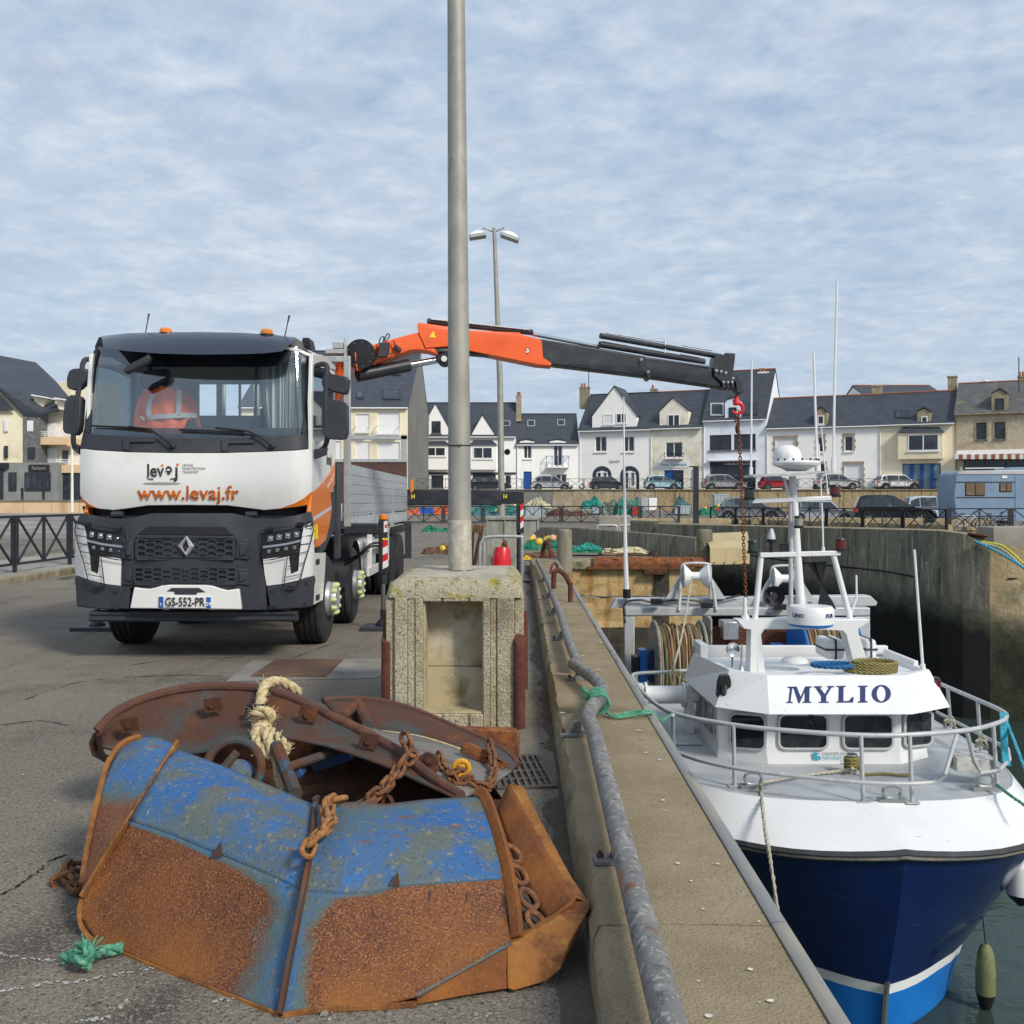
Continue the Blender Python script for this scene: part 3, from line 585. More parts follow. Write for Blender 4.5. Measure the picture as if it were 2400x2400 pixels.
TB = Vector((-3.33, 10.7, 0))
truck = thing('flatbed_truck', 'white and orange four axle truck with folded out loading crane and alloy flatbed', 'truck', TB)
def curve_px(px): w = abs((px-455)/279); return .12*w**2 + .18*w**18
def d_cab(px, py): return interp([780, 1019, 1050, 1110, 1160, 1196], [10.94, 10.69, 10.66, 10.61, 10.60, 10.66], py) + curve_px(px)
def d_bmp(px, py): return interp([1190, 1215, 1240, 1430, 1460], [10.58, 10.50, 10.47, 10.47, 10.50], py) + curve_px(px)
def fpanel(name, poly, m, df, off=0, th=.04, step=22, parent=truck, bevel=.006, stepy=60):
    """panel of the truck's front: outline pressed onto the curved front, then given its thickness"""
    bm = bmesh.new(); bm.faces.new([bm.verts.new((x, -y, 0)) for x, y in poly])
    xs = [p[0] for p in poly]; yy = [-p[1] for p in poly]
    for a0, a1, st, no in ((min(xs), max(xs), step, (1,0,0)), (min(yy), max(yy), stepy, (0,1,0))):
        k = int((a1-a0)//st)
        for i in range(1, k+1):
            c = a0 + (a1-a0)*i/(k+1); co = (c, 0, 0) if no[0] else (0, c, 0)
            bmesh.ops.bisect_plane(bm, geom=bm.verts[:]+bm.edges[:]+bm.faces[:], plane_co=co, plane_no=no)
    for v in bm.verts:
        px, py = v.co.x, -v.co.y; o = off(px, py) if callable(off) else off; v.co = P(px, py, df(px, py)+o)
    bmesh.ops.recalc_face_normals(bm, faces=bm.faces)
    b = MB(); vs = [v.co.copy() for v in bm.verts]; bm.verts.index_update(); n = len(vs)
    fs = [[v.index for v in f.verts] for f in bm.faces]; be = [e for e in bm.edges if e.is_boundary]
    b.add(vs + [v + Vector((0, th, 0)) for v in vs], fs + [[i+n for i in f][::-1] for f in fs] + [[e.verts[0].index, e.verts[1].index, e.verts[1].index+n, e.verts[0].index+n] for e in be]); bm.free()
    return b.build(name, m, parent, bevel=bevel, smooth=40)
XR, XL = -2.125, -4.60
def side(px, py, x=XR): d = x*2400/(px-1200); return P(px, py, d)
def spanel(name, poly, m, x=XR, th=.03, parent=truck, bevel=.006):
    b = MB(); b.prism([side(px, py, x) for px, py in poly], (-th, 0, 0)); return b.build(name, m, parent, bevel=bevel)
def mir(px): return 910 - px                                    # the front's left half mirrored about its centre column

# --- cab front
wtop = [(188, 1052), (230, 1056), (300, 1060), (400, 1062), (520, 1062), (620, 1059), (690, 1056), (733, 1052)]
wbot = [(730, 1181), (700, 1187), (662, 1192), (620, 1196), (580, 1191), (533, 1185), (440, 1184), (346, 1185), (300, 1192), (266, 1196), (235, 1193), (210, 1188), (192, 1176), (187, 1160)]
front = fpanel('front_panel', wtop + wbot, X['cab_white'], d_cab, 0, .05, 18, bevel=.012)
fpanel('orange_print', [(650, 1193.5), (690, 1180), (712, 1168), (731, 1152), (731, 1180.5), (700, 1186.8), (662, 1191.5)], X['cab_orange'], d_cab, -.004, .004, 14, front, 0)
fpanel('orange_print', [(187.5, 1158), (194, 1170), (206, 1180), (226, 1190), (236, 1192.6), (210, 1187.5), (193, 1176)], X['cab_orange'], d_cab, -.004, .004, 14, front, 0)
fpanel('cowl', [(207, 1016), (260, 1021), (360, 1026), (460, 1027), (560, 1026), (650, 1023), (706, 1018), (728, 1006), (734, 1051), (690, 1055), (620, 1058), (520, 1061), (400, 1061), (300, 1059), (230, 1055), (187, 1051), (196, 1006)], X['cab_grey'], d_cab, .012, .05, 18)
for x0, x1, y0, y1 in ((287, 363, 1028, 1036), (519, 596, 1031, 1039)): fpanel('hinge_cover', [(x0, y0), (x1, y0+1), (x1, y1), (x0+16, y1+1), (x0+14, y1+20), (x0, y1+18)], X['cab_grey'], d_cab, -.012, .03)
ws = [(230, 812), (300, 819), (400, 823), (460, 824), (560, 824), (650, 820), (700, 812), (716, 826), (716, 900), (711, 980), (705, 1019), (650, 1023.5), (560, 1026.5), (460, 1028), (360, 1027), (260, 1022), (209, 1017), (213, 940), (222, 860)]
fpanel('windscreen', ws, X['windscreen'], d_cab, .02, .006, 22, bevel=0)
fpanel('windscreen_header', [(232, 790), (690, 790), (725, 812), (716, 826), (700, 832), (655, 856), (620, 860), (300, 860), (262, 838), (226, 832), (222, 812)], X['cab_black'], d_cab, .03, .01, 30, bevel=0)
fpanel('pillar', [(716, 822), (735, 829), (731, 1006), (706, 1018), (712, 980), (717, 900)], X['cab_grey'], d_cab, .0, .06)
fpanel('pillar', [(226, 815), (232, 822), (222, 860), (213, 940), (209, 1017), (196, 1008), (208, 900), (219, 822)], X['cab_grey'], d_cab, .0, .06)
# wipers
def on(px, py, off=0, df=d_cab): return P(px, py, df(px, py)+off)
for arm, bl, piv in ([(403, 1044), (376, 1023), (352, 1006), (300, 1000)], [(215, 998), (285, 1001), (345, 1007)], (404, 1046)), ([(636, 1044), (610, 1024), (580, 1010), (505, 1003)], [(420, 1007), (500, 1010), (572, 1013)], (638, 1047)):
    w_ = MB(); w_.tube([on(x, y, -.045) for x, y in arm], .011, 8); w_.lathe([(.028, -.05), (.028, .03), (.014, .04)], on(*piv), (0, -1, 0), 12)
    wo = w_.build('wiper', X['cab_black'], truck); w_ = MB(); p_ = [on(x, y, -.025) for x, y in bl]
    w_.bar(p_[0], p_[1], .02, .02); w_.bar(p_[1], p_[2], .02, .02); w_.build('wiper_blade', X['cab_black'], wo)
# sun visor
vis_top = [(238, 789), (300, 782.5), (380, 780.5), (466, 780), (560, 781.5), (640, 786), (694, 794)]
vis_bot = [(242, 815), (300, 823), (380, 829), (466, 831), (560, 830), (620, 828), (662, 823)]
b = MB(); rows = []
for t in range(7):
    t /= 6; row = []
    for i in range(25):
        q = i/24*6; k = min(int(q), 5); f_ = q-k
        a = lerp(Vector(vis_top[k]), Vector(vis_top[k+1]), f_); c = lerp(Vector(vis_bot[k]), Vector(vis_bot[k+1]), f_); p = lerp(a, c, t)
        row.append(P(p.x, p.y, lerp(10.86, 10.50, t**.6) + curve_px(a.x)*.9))
    rows.append(row)
b.rows(rows, 0, thick=(0, .02, .012))
X['visor'] = mat('visor', (.018,.026,.045), .22, coat=.5)
vz = b.build('sun_visor', X['visor'], truck)
# bonnet gap, bumper and grille
fpanel('front_gap', [(192, 1186), (260, 1196), (346, 1185), (533, 1185), (620, 1196), (727, 1186), (724, 1204), (660, 1216), (590, 1214), (540, 1206), (350, 1206), (320, 1214), (262, 1216), (196, 1200)], X['cab_black'], d_cab, .16, .03, 30)
for x in (276, 590): b = MB(); p = P(x, 1206, 10.72); b.tube([p+Vector((-.06,0,0)), p+Vector((.06,0,0))], .035, 10); b.bar(p+Vector((0,.0,-.08)), p+Vector((0,.06,.06)), .05, .04); b.build('front_hinge', X['cab_grey'], truck)
bm_out = [(196, 1203), (230, 1212), (270, 1216), (310, 1214), (346, 1205), (360, 1203), (540, 1203), (560, 1207), (592, 1214), (640, 1216), (690, 1209), (727, 1199), (733, 1232), (690, 1244), (612, 1250), (610, 1310), (622, 1360), (625, 1428), (565, 1429), (560, 1380), (305, 1378), (303, 1427), (246, 1423), (252, 1360), (262, 1308), (264, 1246), (222, 1240), (180, 1228), (184, 1212)]
bumper = fpanel('bumper', bm_out, X['cab_grey'], d_bmp, lambda x, y: -.03 if y < 1240 else -.05*(1-min(abs(x-434)/250, 1)), .06, 16, bevel=.012)
gr = [(342, 1233), (530, 1234), (552, 1256), (560, 1300), (566, 1380), (300, 1377), (309, 1300), (318, 1256)]
fpanel('grille_back', gr, X['cab_black'], d_bmp, .005, .02, 30, bumper)
fpanel('grille_top', [(345, 1234), (528, 1235), (549, 1255), (320, 1254)], X['cab_black'], d_bmp, -.055, .03, 30, bumper)
fpanel('grille_bar', [(320, 1254), (549, 1256), (549, 1263), (319, 1262)], X['cab_grey'], d_bmp, -.065, .05, 30, bumper)
def hexgrille(x0, x1, y0, y1, ncol, nrow):
    b = MB(); dx = (x1-x0)/ncol; dy = (y1-y0)/nrow
    for k in range(int((x1-x0)/4.5)):
        x = x0 + 4.5*k; b.bar(on(x, y0, -.02, d_bmp), on(x, y1, -.02, d_bmp), .012, .03, (0,1,0))
    for c in range(ncol):
        for r in range(nrow):
            cx, cy = x0 + (c+.5)*dx, y0 + (r+.5)*dy + (dy/2 if c % 2 else 0)
            hx = [(cx-dx*.62, cy), (cx-dx*.30, cy-dy*.46), (cx+dx*.30, cy-dy*.46), (cx+dx*.62, cy), (cx+dx*.30, cy+dy*.46), (cx-dx*.30, cy+dy*.46)]
            hx = [(min(max(a, x0), x1), min(max(q, y0), y1)) for a, q in hx]
            for i in range(6):
                if (Vector(hx[i])-Vector(hx[(i+1) % 6])).length > 1: b.bar(on(*hx[i], -.045, d_bmp), on(*hx[(i+1) % 6], -.045, d_bmp), .013, .03, (0,1,0))
    b.bar(on(x0, y1+2, -.05, d_bmp), on(x1, y1+2, -.05, d_bmp), .03, .04); b.bar(on(x0, y0-1, -.05, d_bmp), on(x1, y0-1, -.05, d_bmp), .02, .03)
    for xa in (x0, x1): b.bar(on(xa, y0, -.04, d_bmp), on(xa, y1, -.04, d_bmp), .03, .03, (0,1,0))
    o = b.build('grille', X['cab_grey'], bumper, smooth=0); return o
hexgrille(322, 549, 1264, 1306, 11, 3); hexgrille(316, 555, 1330, 1364, 11, 3)
b = MB()
for k in range(50): x = 333+k*4.2; b.bar(on(x, 1313, -.02, d_bmp), on(x, 1326, -.02, d_bmp), .007, .03, (0,1,0))
b.build('grille_fins', X['cab_grey'], bumper, smooth=0)
for s, (xa, xb) in ((-1, (288, 313)), (1, (555, 584))):
    for ya, yb in ((1262, 1312), (1332, 1372)):
        fpanel('vent_panel', [(xa-2*(ya>1300), ya), (xb-2, ya+2), (xb, yb), (xa-4, yb-3)], X['cab_grey'], d_bmp, -.045, .03, 30, bumper, .008)
        fpanel('vent_boss', [(xa+5, ya+12), (xb-6, ya+8), (xb-6, yb-8), (xa+4, yb-12)] if s < 0 else [(xa+5, ya+8), (xb-7, ya+12), (xb-8, yb-12), (xa+6, yb-8)], X['cab_grey'], d_bmp, -.062, .03, 30, bumper, .008)
# diamond badge
b = MB(); o4 = [(434, 1256), (456, 1281), (434+1, 1306), (416, 1280)]; o4 = [(437, 1255), (456, 1280), (437, 1305), (416, 1280)]; i4 = [(436, 1267), (442, 1281), (434, 1295), (427, 1281)]
for k in range(4):
    a, c, e, g_ = o4[k], o4[(k+1) % 4], i4[(k+1) % 4], i4[k]; mk = lambda q, of: P(*q, 10.40-of)
    mid = lambda u, v: ((u[0]+v[0])/2, (u[1]+v[1])/2)
    b.rows([[mk(a, 0), mk(c, 0)], [mk(mid(a, g_), .035), mk(mid(c, e), .035)], [mk(g_, 0), mk(e, 0)]])
b.build('badge', mat('badge_metal', (.72,.73,.74), .32, .55), bumper, smooth=0)
# white lower panel and plate
fpanel('plate_panel', [(314, 1376.5), (330, 1379), (350, 1380.5), (362, 1378), (378, 1373), (396, 1371), (482, 1371.5), (500, 1374), (516, 1380), (532, 1383.5), (560, 1380), (566, 1428.5), (304, 1426)], X['cab_white'], d_bmp, -.09, .05, 20, bumper, .01)
fpanel('tow_hatch', [(402, 1378), (466, 1378), (482, 1388), (462, 1389), (460, 1394), (409, 1393.5), (408, 1387), (390, 1386)], X['cab_grey'], d_bmp, -.095, .02, 40, bumper, .003)
pl = fpanel('number_plate', [(372, 1398), (494, 1399.5), (494, 1425.5), (372, 1424)], X['plate'], d_bmp, -.105, .012, 60, bumper, .002)
fpanel('plate_band', [(372.3, 1398.3), (382.5, 1398.3), (382.5, 1424), (372.3, 1424)], X['blue_plate'], d_bmp, -.109, .004, 60, pl, 0)
fpanel('plate_band', [(483.5, 1399.5), (493.8, 1399.6), (493.8, 1425.4), (483.5, 1425.2)], X['blue_plate'], d_bmp, -.109, .004, 60, pl, 0)
pp = P(433, 1411.7, 10.355); lettering('GS-552-PR', pp, (1,0,0), (0,0,1), .125, X['ink'], pl, 'plate_text', width=93/2400*10.355, depth=.002, bold=.0015)
lettering('F', P(377.3, 1417, 10.352), (1,0,0), (0,0,1), .042, X['white'], pl, 'plate_text', depth=.002); lettering('29', P(488.6, 1416, 10.352), (1,0,0), (0,0,1), .048, X['white'], pl, 'plate_text', depth=.002, bold=.001)
# headlights and their white surrounds (right as seen, then mirrored)
def head(mx):
    f_ = (lambda q: [(mir(x), y) for x, y in q][::-1]) if mx else (lambda q: q)
    name = 'headlight'
    hl = fpanel(name, f_([(611, 1247), (660, 1243), (712, 1234), (707, 1262), (702, 1296), (660, 1304), (616, 1310)]), X['cab_black'], d_bmp, -.01, .06, 14, truck, .006)
    for ya, k, m in ((1262, 0, 'led'), (1292, 1, 'led')):
        for j in range(4):
            x = 634 + j*20 - 4*k; y = ya - j*3.2; s_ = 6 if not k else 4
            b = MB(); c = on(mir(x) if mx else x, y, -.014, d_bmp); q = s_/224
            b.hexa([c+Vector((-q*1.1,0,-q)), c+Vector((q*.9,0,-q)), c+Vector((q*.6,.02,-q*.8)), c+Vector((-q*.8,.02,-q*.8)), c+Vector((-q*.8,0,q)), c+Vector((q*1.2,0,q)), c+Vector((q*.8,.02,q*.8)), c+Vector((-q*.5,.02,q*.8))]); b.lathe([(q*.55, 0), (q*.5, .012), (.0, .022)], c, (0,-1,0), 10); b.build('lamp_lens', X['led'], hl)
    b = MB(); b.tube([on(mir(x) if mx else x, y, -.02, d_bmp) for x, y in ((616, 1283), (640, 1280), (670, 1276), (704, 1268))], .015, 8); b.build('light_bar', mat_bar, hl)
    pan = fpanel('corner_panel', f_([(616, 1311), (660, 1305), (676, 1302), (677, 1312), (681, 1346), (699, 1338), (702, 1298), (707, 1262), (712, 1234), (731, 1224), (735, 1300), (733, 1347), (700, 1360), (660, 1369), (625, 1373), (620, 1345)]), X['cab_white'], d_bmp, -.02, .06, 12, truck, .010)
    fpanel('air_slot', f_([(675, 1302), (700, 1297), (698, 1338), (679, 1346)]), X['cab_black'], d_bmp, .01, .04, 14, pan, 0)
    fpanel('lower_corner', f_([(624, 1375), (660, 1371), (700, 1362), (733, 1349), (736, 1360), (733, 1376), (731, 1422), (700, 1426), (633, 1430), (628, 1400)]), X['cab_grey'], d_bmp, -.025, .10, 14, truck, .012)
    for x, y in ((638, 1384), (718, 1366), (643, 1420), (714, 1414)):
        b = MB(); b.lathe([(.022, -.01), (.022, .010), (.012, .012), (.012, .004), (0, .004)], on(mir(x) if mx else x, y, -.03, d_bmp), (0,-1,0), 12); b.build('bolt', X['cab_grey'], truck)
    # wire guard in front of the lamp
    g_ = MB(); q = lambda x, y, o=-.06: on(mir(x) if mx else x, y, o, d_bmp)
    out = [(611, 1243), (650, 1238), (690, 1232), (730, 1221), (735, 1243), (726, 1280), (714, 1318), (705, 1355), (698, 1374), (690, 1380), (676, 1381), (665, 1376), (668, 1350), (674, 1304), (640, 1311), (616, 1314)]
    g_.tube([q(*e) for e in out], .006, 6, closed=True)
    for (x0, y0, x1, y1) in ((611, 1258, 734, 1237), (612, 1274, 733, 1254), (613, 1290, 728, 1273), (650, 1308, 723, 1292), (674, 1328, 715, 1318), (669, 1353, 706, 1346)):
        g_.tube([q(lerp(x0, x1, t), lerp(y0, y1, t)) for t in (0, .33, .66, 1)], .004, 5)
    for e in ((632, 1240), (704, 1228), (682, 1378)): p = q(*e, -.03); g_.box(p.x-.03, p.y-.03, p.z-.018, p.x+.03, p.y+.03, p.z+.018)
    g_.build('headlight_guard', X['cab_black'], truck, smooth=60)
mat_bar = mat('bar_lens', (.35,.40,.46), .2, .4)
head(False); head(True)
b = MB(); b.box(P(209,0,10.56).x, 10.56, P(0,1457,10.56).z, P(694,0,10.56).x, 10.70, P(0,1430,10.56).z-.012); b.box(P(211,0,10.56).x, 10.545, P(0,1441,10.56).z, P(692,0,10.56).x, 10.56, P(0,1434,10.56).z); b.box(P(211,0,10.56).x, 10.545, P(0,1454,10.56).z, P(692,0,10.56).x, 10.56, P(0,1446,10.56).z); b.build('underrun_bar', X['cab_grey'], truck, bevel=.006)
b = MB(); b.box(XL+.12, 10.72, .60, XR-.12, 11.3, 1.5); b.build('front_structure', X['cab_black'], truck)
# printing on the front
def press(dep):
    def f_(p): px, py = 1200+p.x/p.y*F, HY+(H-p.z)/p.y*F; q = P(px, py, d_cab(px, py)); q.y -= dep; return q
    return f_
def fprint(body, px, py, wpx, hpx, m, **kw): return lettering(body, P(px, py, 10.61), (1,0,0), (0,0,1), hpx/2400*10.6, m, front, 'print', width=wpx/2400*10.61, warp=press(.006), depth=.0005, **kw)
fprint('www.levaj.fr', 441, 1157, 239, 46, X['print_orange'], bold=.003)
fprint('lev', 364, 1104, 40, 42, X['print_brown'], bold=.004); fprint('\u0259', 396, 1104, 16, 42, X['print_brown'], bold=.004); fprint('\u0237', 414, 1106, 9, 44, X['print_brown'], bold=.003)
def strip(pts, wd): b.rows([[press(.006)(P(x, y-wd/2, 10.61)) for x, y in pts], [press(.006)(P(x, y+wd/2, 10.61)) for x, y in pts]])
for pts in ([(344.5, 1118), (348, 1122), (354, 1123), (360, 1123)], [(399, 1123), (407, 1122), (413, 1120), (417, 1115)]): b = MB(); strip(pts, 3); b.build('print', X['print_brown'], front)
b = MB(); b.poly([press(.006)(P(x, y, 10.61)) for x, y in ((380.5, 1086.5), (384.5, 1093), (376.5, 1093))]); b.build('print', X['print_orange'], front); b = MB(); b.poly([press(.006)(P(416.5+3.2*math.cos(a*.5), 1089+3.2*math.sin(a*.5), 10.61)) for a in range(12)]); b.build('print', X['print_orange'], front)
b = MB(); b.poly([press(.006)(P(379+44*math.cos(a*.2618), 1133+2.6*math.sin(a*.2618), 10.61)) for a in range(24)]); b.build('print', X['print_grey'], front)
for k, (s_, w_) in enumerate((('LEVAGE', 25), ('MANUTENTION', 53), ('TRANSPORT', 38))): fprint(s_, 428 + w_/2, 1090.5 + k*8, w_, 9, X['print_grey'])

# --- cab sides, roof, back and interior
white_side = [(733, 829), (756, 832), (770, 842), (786, 858), (787.5, 866), (738, 858), (735.5, 862), (734, 1028), (739, 1037), (746, 1041), (760, 1033), (788, 1026), (786, 1080), (779, 1096), (770, 1112), (757, 1130), (742, 1146), (731, 1153), (731, 1040), (729.5, 940)]
for x, m_ in ((XR, False), (XL+.09, True)):
    dd = [Vector((x, side(px, py).y, side(px, py).z)) for px, py in white_side]
    b = MB(); b.prism(dd, (-.04 if not m_ else .04, 0, 0)); dr = b.build('door', X['cab_white'], truck, bevel=.006)
    og = [(731, 1153.3), (742, 1146.3), (757, 1130.3), (770, 1112.3), (779, 1096.3), (786, 1080.3), (785, 1134), (775, 1157), (778, 1192), (773, 1230), (764, 1266), (750, 1280), (733, 1286), (731, 1230), (727, 1200), (729, 1182)]
    b = MB(); b.prism([Vector((x, side(px, py).y, side(px, py).z)) for px, py in og], (-.04 if not m_ else .04, 0, 0)); b.build('side_panel', X['cab_orange'], truck, bevel=.006)
    gl = [(735, 857), (788, 865), (788, 1028), (760, 1034), (746, 1042), (734, 1030)]
    b = MB(); b.prism([Vector((x-.015*(1 if not m_ else -1), side(px, py).y, side(px, py).z)) for px, py in gl], (-.005 if not m_ else .005, 0, 0)); b.build('side_window', X['side_glass'], truck)
    b = MB(); b.prism([(x-.03, 12.36, .95), (x-.03, 12.60, .95), (x-.03, 12.60, 2.1), (x-.03, 12.40, 2.1)], (.05, 0, 0)); b.build('cab_fairing', X['cab_grey'], truck, bevel=.01)
    b = MB(); hb = [(778, 1192), (784, 1165), (788, 1130), (793, 1130), (796, 1190), (798, 1230), (790, 1236), (775, 1262), (764, 1290), (752, 1300), (750, 1281), (764, 1266.5), (773, 1230.5)]; b.prism([Vector((x-.01*(1 if not m_ else -1), side(px, py).y, side(px, py).z)) for px, py in hb], (-.05 if not m_ else .05, 0, 0)); b.build('wheel_arch', X['cab_grey'], truck, bevel=.006)
    b = MB(); st = [(733, 1297), (764, 1295), (762, 1340), (757, 1406), (729, 1421), (732, 1380)]; b.prism([Vector((x+.0, side(px, py).y, side(px, py).z)) for px, py in st], (-.12 if not m_ else .12, 0, 0)); so = b.build('step_panel', X['cab_white'], truck, bevel=.008)
    for yy_ in (1318, 1402):
        p = Vector((x+.004, side(740, yy_).y, side(740, yy_).z)); b = MB(); b.box(x-.006 if not m_ else x-.006, p.y, p.z-.03, x+.006, p.y+.20, p.z+.03); b.build('step', X['cab_black'], so)
b = MB(); q = lambda px, py: side(px, py, XR+.006); b.poly([q(734, 1212), (q(776, 1186)), q(776, 1194), q(734, 1222)]); b.build('reflective_strip', X['reflective'], truck)
b = MB(); b.prism([side(x, y, XR+.03) for x, y in ((735, 1232), (742, 1229), (743, 1262), (734, 1265))], (.012, 0, 0)); tg = b.build('warning_tag', X['yellow'], truck)
lettering('ANGLES', side(738.5, 1247, XR+.043), (0,0,1), (0,-1,0), .05, X['ink'], tg, 'print', depth=.001)
lettering('levaj', side(772, 1078, XR+.006), (0,1,0), (0,0,1), .18, X['print_brown'], truck, 'print', depth=.001, bold=.004)
lettering('www.levaj.fr', side(775, 1128, XR+.006), (0,1,.35), (0,-.33,1), .09, X['plate'], truck, 'print', depth=.001)
# roof
b = MB(); rows = []
for i in range(9):
    t = i/8; y = lerp(10.97, 12.36, t); zc = 3.33 + .10*math.sin(min(t*1.5, 1)*math.pi/2); row = []
    for k in range(21):
        s_ = -1 + 2*k/20; xx = (XL+XR)/2 + (XR-XL)/2*math.copysign(min(1, abs(s_)*1.06)**.9, s_); drop = .17*abs(s_)**8 + .02*abs(s_)**2
        row.append((xx, y + .30*abs(s_)**6*(1-t)*.6, zc - drop - .08*t*abs(s_)**4))
    rows.append(row)
b.rows(rows, 0, thick=(0, 0, -.03)); b.build('roof', X['cab_white'], truck, smooth=60)
# back wall with window openings, floor
def wallholes(bld, u0, u1, z0, z1, holes, fn, th):
    us = sorted({u0, u1, *[h[0] for h in holes], *[h[1] for h in holes]}); zs = sorted({z0, z1, *[h[2] for h in holes], *[h[3] for h in holes]})
    us = [u for u in us if u0-1e-6 <= u <= u1+1e-6]; zs = [z for z in zs if z0-1e-6 <= z <= z1+1e-6]
    solid = lambda a, c: not any(h[0]-1e-6 <= a <= h[1]+1e-6 and h[2]-1e-6 <= c <= h[3]+1e-6 for h in holes)
    def q(*p): bld.add([fn(*e) for e in p], [(0, 1, 2, 3)])
    for i in range(len(us)-1):
        for j in range(len(zs)-1):
            a, c, e, g_ = us[i], us[i+1], zs[j], zs[j+1]
            if solid((a+c)/2, (e+g_)/2): q((a, e, 0), (c, e, 0), (c, g_, 0), (a, g_, 0))
    for h in holes:
        a, c, e, g_ = h[:4]
        q((a, e, 0), (a, e, th), (c, e, th), (c, e, 0)); q((a, g_, 0), (c, g_, 0), (c, g_, th), (a, g_, th)); q((a, e, 0), (a, g_, 0), (a, g_, th), (a, e, th)); q((c, e, 0), (c, e, th), (c, g_, th), (c, g_, 0))
YB = 12.3
pxb = lambda px: P(px, 0, YB).x; pzb = lambda py: P(0, py, YB).z
b = MB(); wallholes(b, XL+.02, XR-.02, 1.3, 3.3, [(pxb(465), pxb(507), pzb(974), pzb(900)), (pxb(519), pxb(559), pzb(974), pzb(900)), (pxb(563), pxb(634), pzb(974), pzb(900))], lambda u, z, t: (u, YB+t, z), .05)
b.build('cab_back', X['trim_grey'], truck)
b = MB(); b.box(XL+.09, 10.98, 1.45, XR-.05, 12.28, 1.5); b.build('cab_floor', X['trim_grey'], truck)
b = MB(); rr = []
for px in range(205, 731, 25): rr.append([P(px, 1019, d_cab(px, 1019)+.03), P(px, 1003, d_cab(px, 1019)+.3), P(px, 1012, d_cab(px, 1019)+.55), P(px, 1060, d_cab(px, 1019)+.6)])
b.rows(rr); b.build('dashboard', X['cab_black'], truck)
b = MB(); b.prism([P(x, y, 10.95) for x, y in ((438, 983), (457, 983), (470, 1012), (428, 1012))], (0, .05, 0)); b.build('camera_pod', X['cab_black'], truck, bevel=.01)
for cx_, wd in ((395, 95), (640, 70)):
    b = MB(); p = P(cx_, 1000, 11.75); b.box(p.x-.24, 11.55, 1.5, p.x+.24, 12.0, 2.0); b.prism([(p.x-.24, 11.9, 2.0), (p.x+.24, 11.9, 2.0), (p.x+.22, 12.0, 2.75), (p.x-.22, 12.0, 2.75)], (0, .06, 0)); b.build('seat', X['cab_black'], truck, bevel=.03)
b = MB(); n = 40; rw = []
for i in range(n+1):
    px = lerp(610, 706, i/n); o_ = .022*math.sin(i*1.9)+.012*math.sin(i*.8+1); rw.append([P(px-3*(i<12)*(1-i/12)*0, 838, 11.25+o_), P(px+2*math.sin(i), 930, 11.18+o_*1.5), P(px+ (12-i)*1.6*(i < 12), 1024, 11.12+o_*2)])
b.rows(rw); b.build('cab_curtain', X['cloth'], truck, smooth=80)
b = MB(); b.prism([P(x, y, 10.95) for x, y in ((598, 858), (603, 858), (599, 1022), (594, 1022))], (0, .02, 0)); b.build('grab_handle', X['cab_black'], truck)
# mirrors
def mirror(pxs, label, fl):
    sgn = -1 if fl else 1
    a = MB(); 
    if not fl:
        a.tube(spline([P(740, 858, 11.0), P(757, 853, 10.95), P(767, 862, 10.9), P(764, 900, 10.88), P(764, 985, 10.88), P(767, 1025, 10.9), P(760, 1048, 10.98), P(745, 1060, 11.0)], 4), .028, 10)
        a.prism([P(735, 1053, 10.95), P(768, 1048, 10.9), P(764, 1066, 10.9), P(736, 1077, 10.95)], (0, .05, 0))
        ar = a.build('mirror_arm', X['cab_grey'], truck, bevel=.008)
        shapes = [[(756, 879), (764, 874), (790, 878), (813, 883), (818, 889), (816, 910), (812, 923), (800, 923), (768, 914), (757, 908), (753, 898)], [(758, 938), (766, 934), (792, 938), (808, 942), (814, 952), (814, 1015), (808, 1028), (796, 1030), (768, 1028), (756, 1018), (753, 985), (754, 948)]]
    else:
        a.tube(spline([P(222, 846, 11.0), P(205, 842, 10.95), P(195, 850, 10.9), P(190, 880, 10.88), P(178, 960, 10.88), P(172, 1035, 10.9), P(184, 1054, 10.98), P(192, 1062, 11.0)], 4), .028, 10)
        a.prism([P(168, 1038, 10.9), P(190, 1045, 10.95), P(187, 1066, 10.95), P(168, 1052, 10.9)], (0, .05, 0))
        ar = a.build('mirror_arm', X['cab_grey'], truck, bevel=.008)
        shapes = [[(160, 869), (170, 864), (198, 862), (205, 868), (201, 890), (196, 900), (184, 912), (162, 913), (155, 905), (155, 886)], [(157, 930), (166, 925), (184, 927), (190, 935), (187, 990), (184, 1010), (176, 1020), (150, 1015), (146, 1006), (146, 985), (150, 945)]]
    for sh in shapes:
        b = MB(); b.prism([P(x, y, 10.86) for x, y in sh], (0, .13, 0)); b.build('mirror_housing', X['cab_grey'], truck, bevel=.03, seg=3)
mirror(0, '', False); mirror(0, '', True)
b = MB(); b.prism([P(x, y, 10.52) for x, y in ((287, 869), (296, 856), (344, 832), (351, 832), (351, 842), (344, 852), (312, 868), (294, 876))], (0, .1, 0)); b.build('kerb_mirror', X['cab_grey'], truck, bevel=.02)
b = MB(); b.tube([P(345, 838, 10.55), P(352, 826, 10.8)], .02, 8); b.build('mirror_arm', X['cab_grey'], truck)
b = MB(); b.prism([P(x, y, 10.98) for x, y in ((326, 883), (340, 868), (388, 864), (393, 868), (392, 893), (385, 901), (346, 914), (334, 910), (326, 896))], (0, .1, 0)); b.tube([P(352, 868, 11.0), P(354, 852, 11.0)], .02, 8); b.build('inner_mirror', X['cab_black'], truck, bevel=.02)
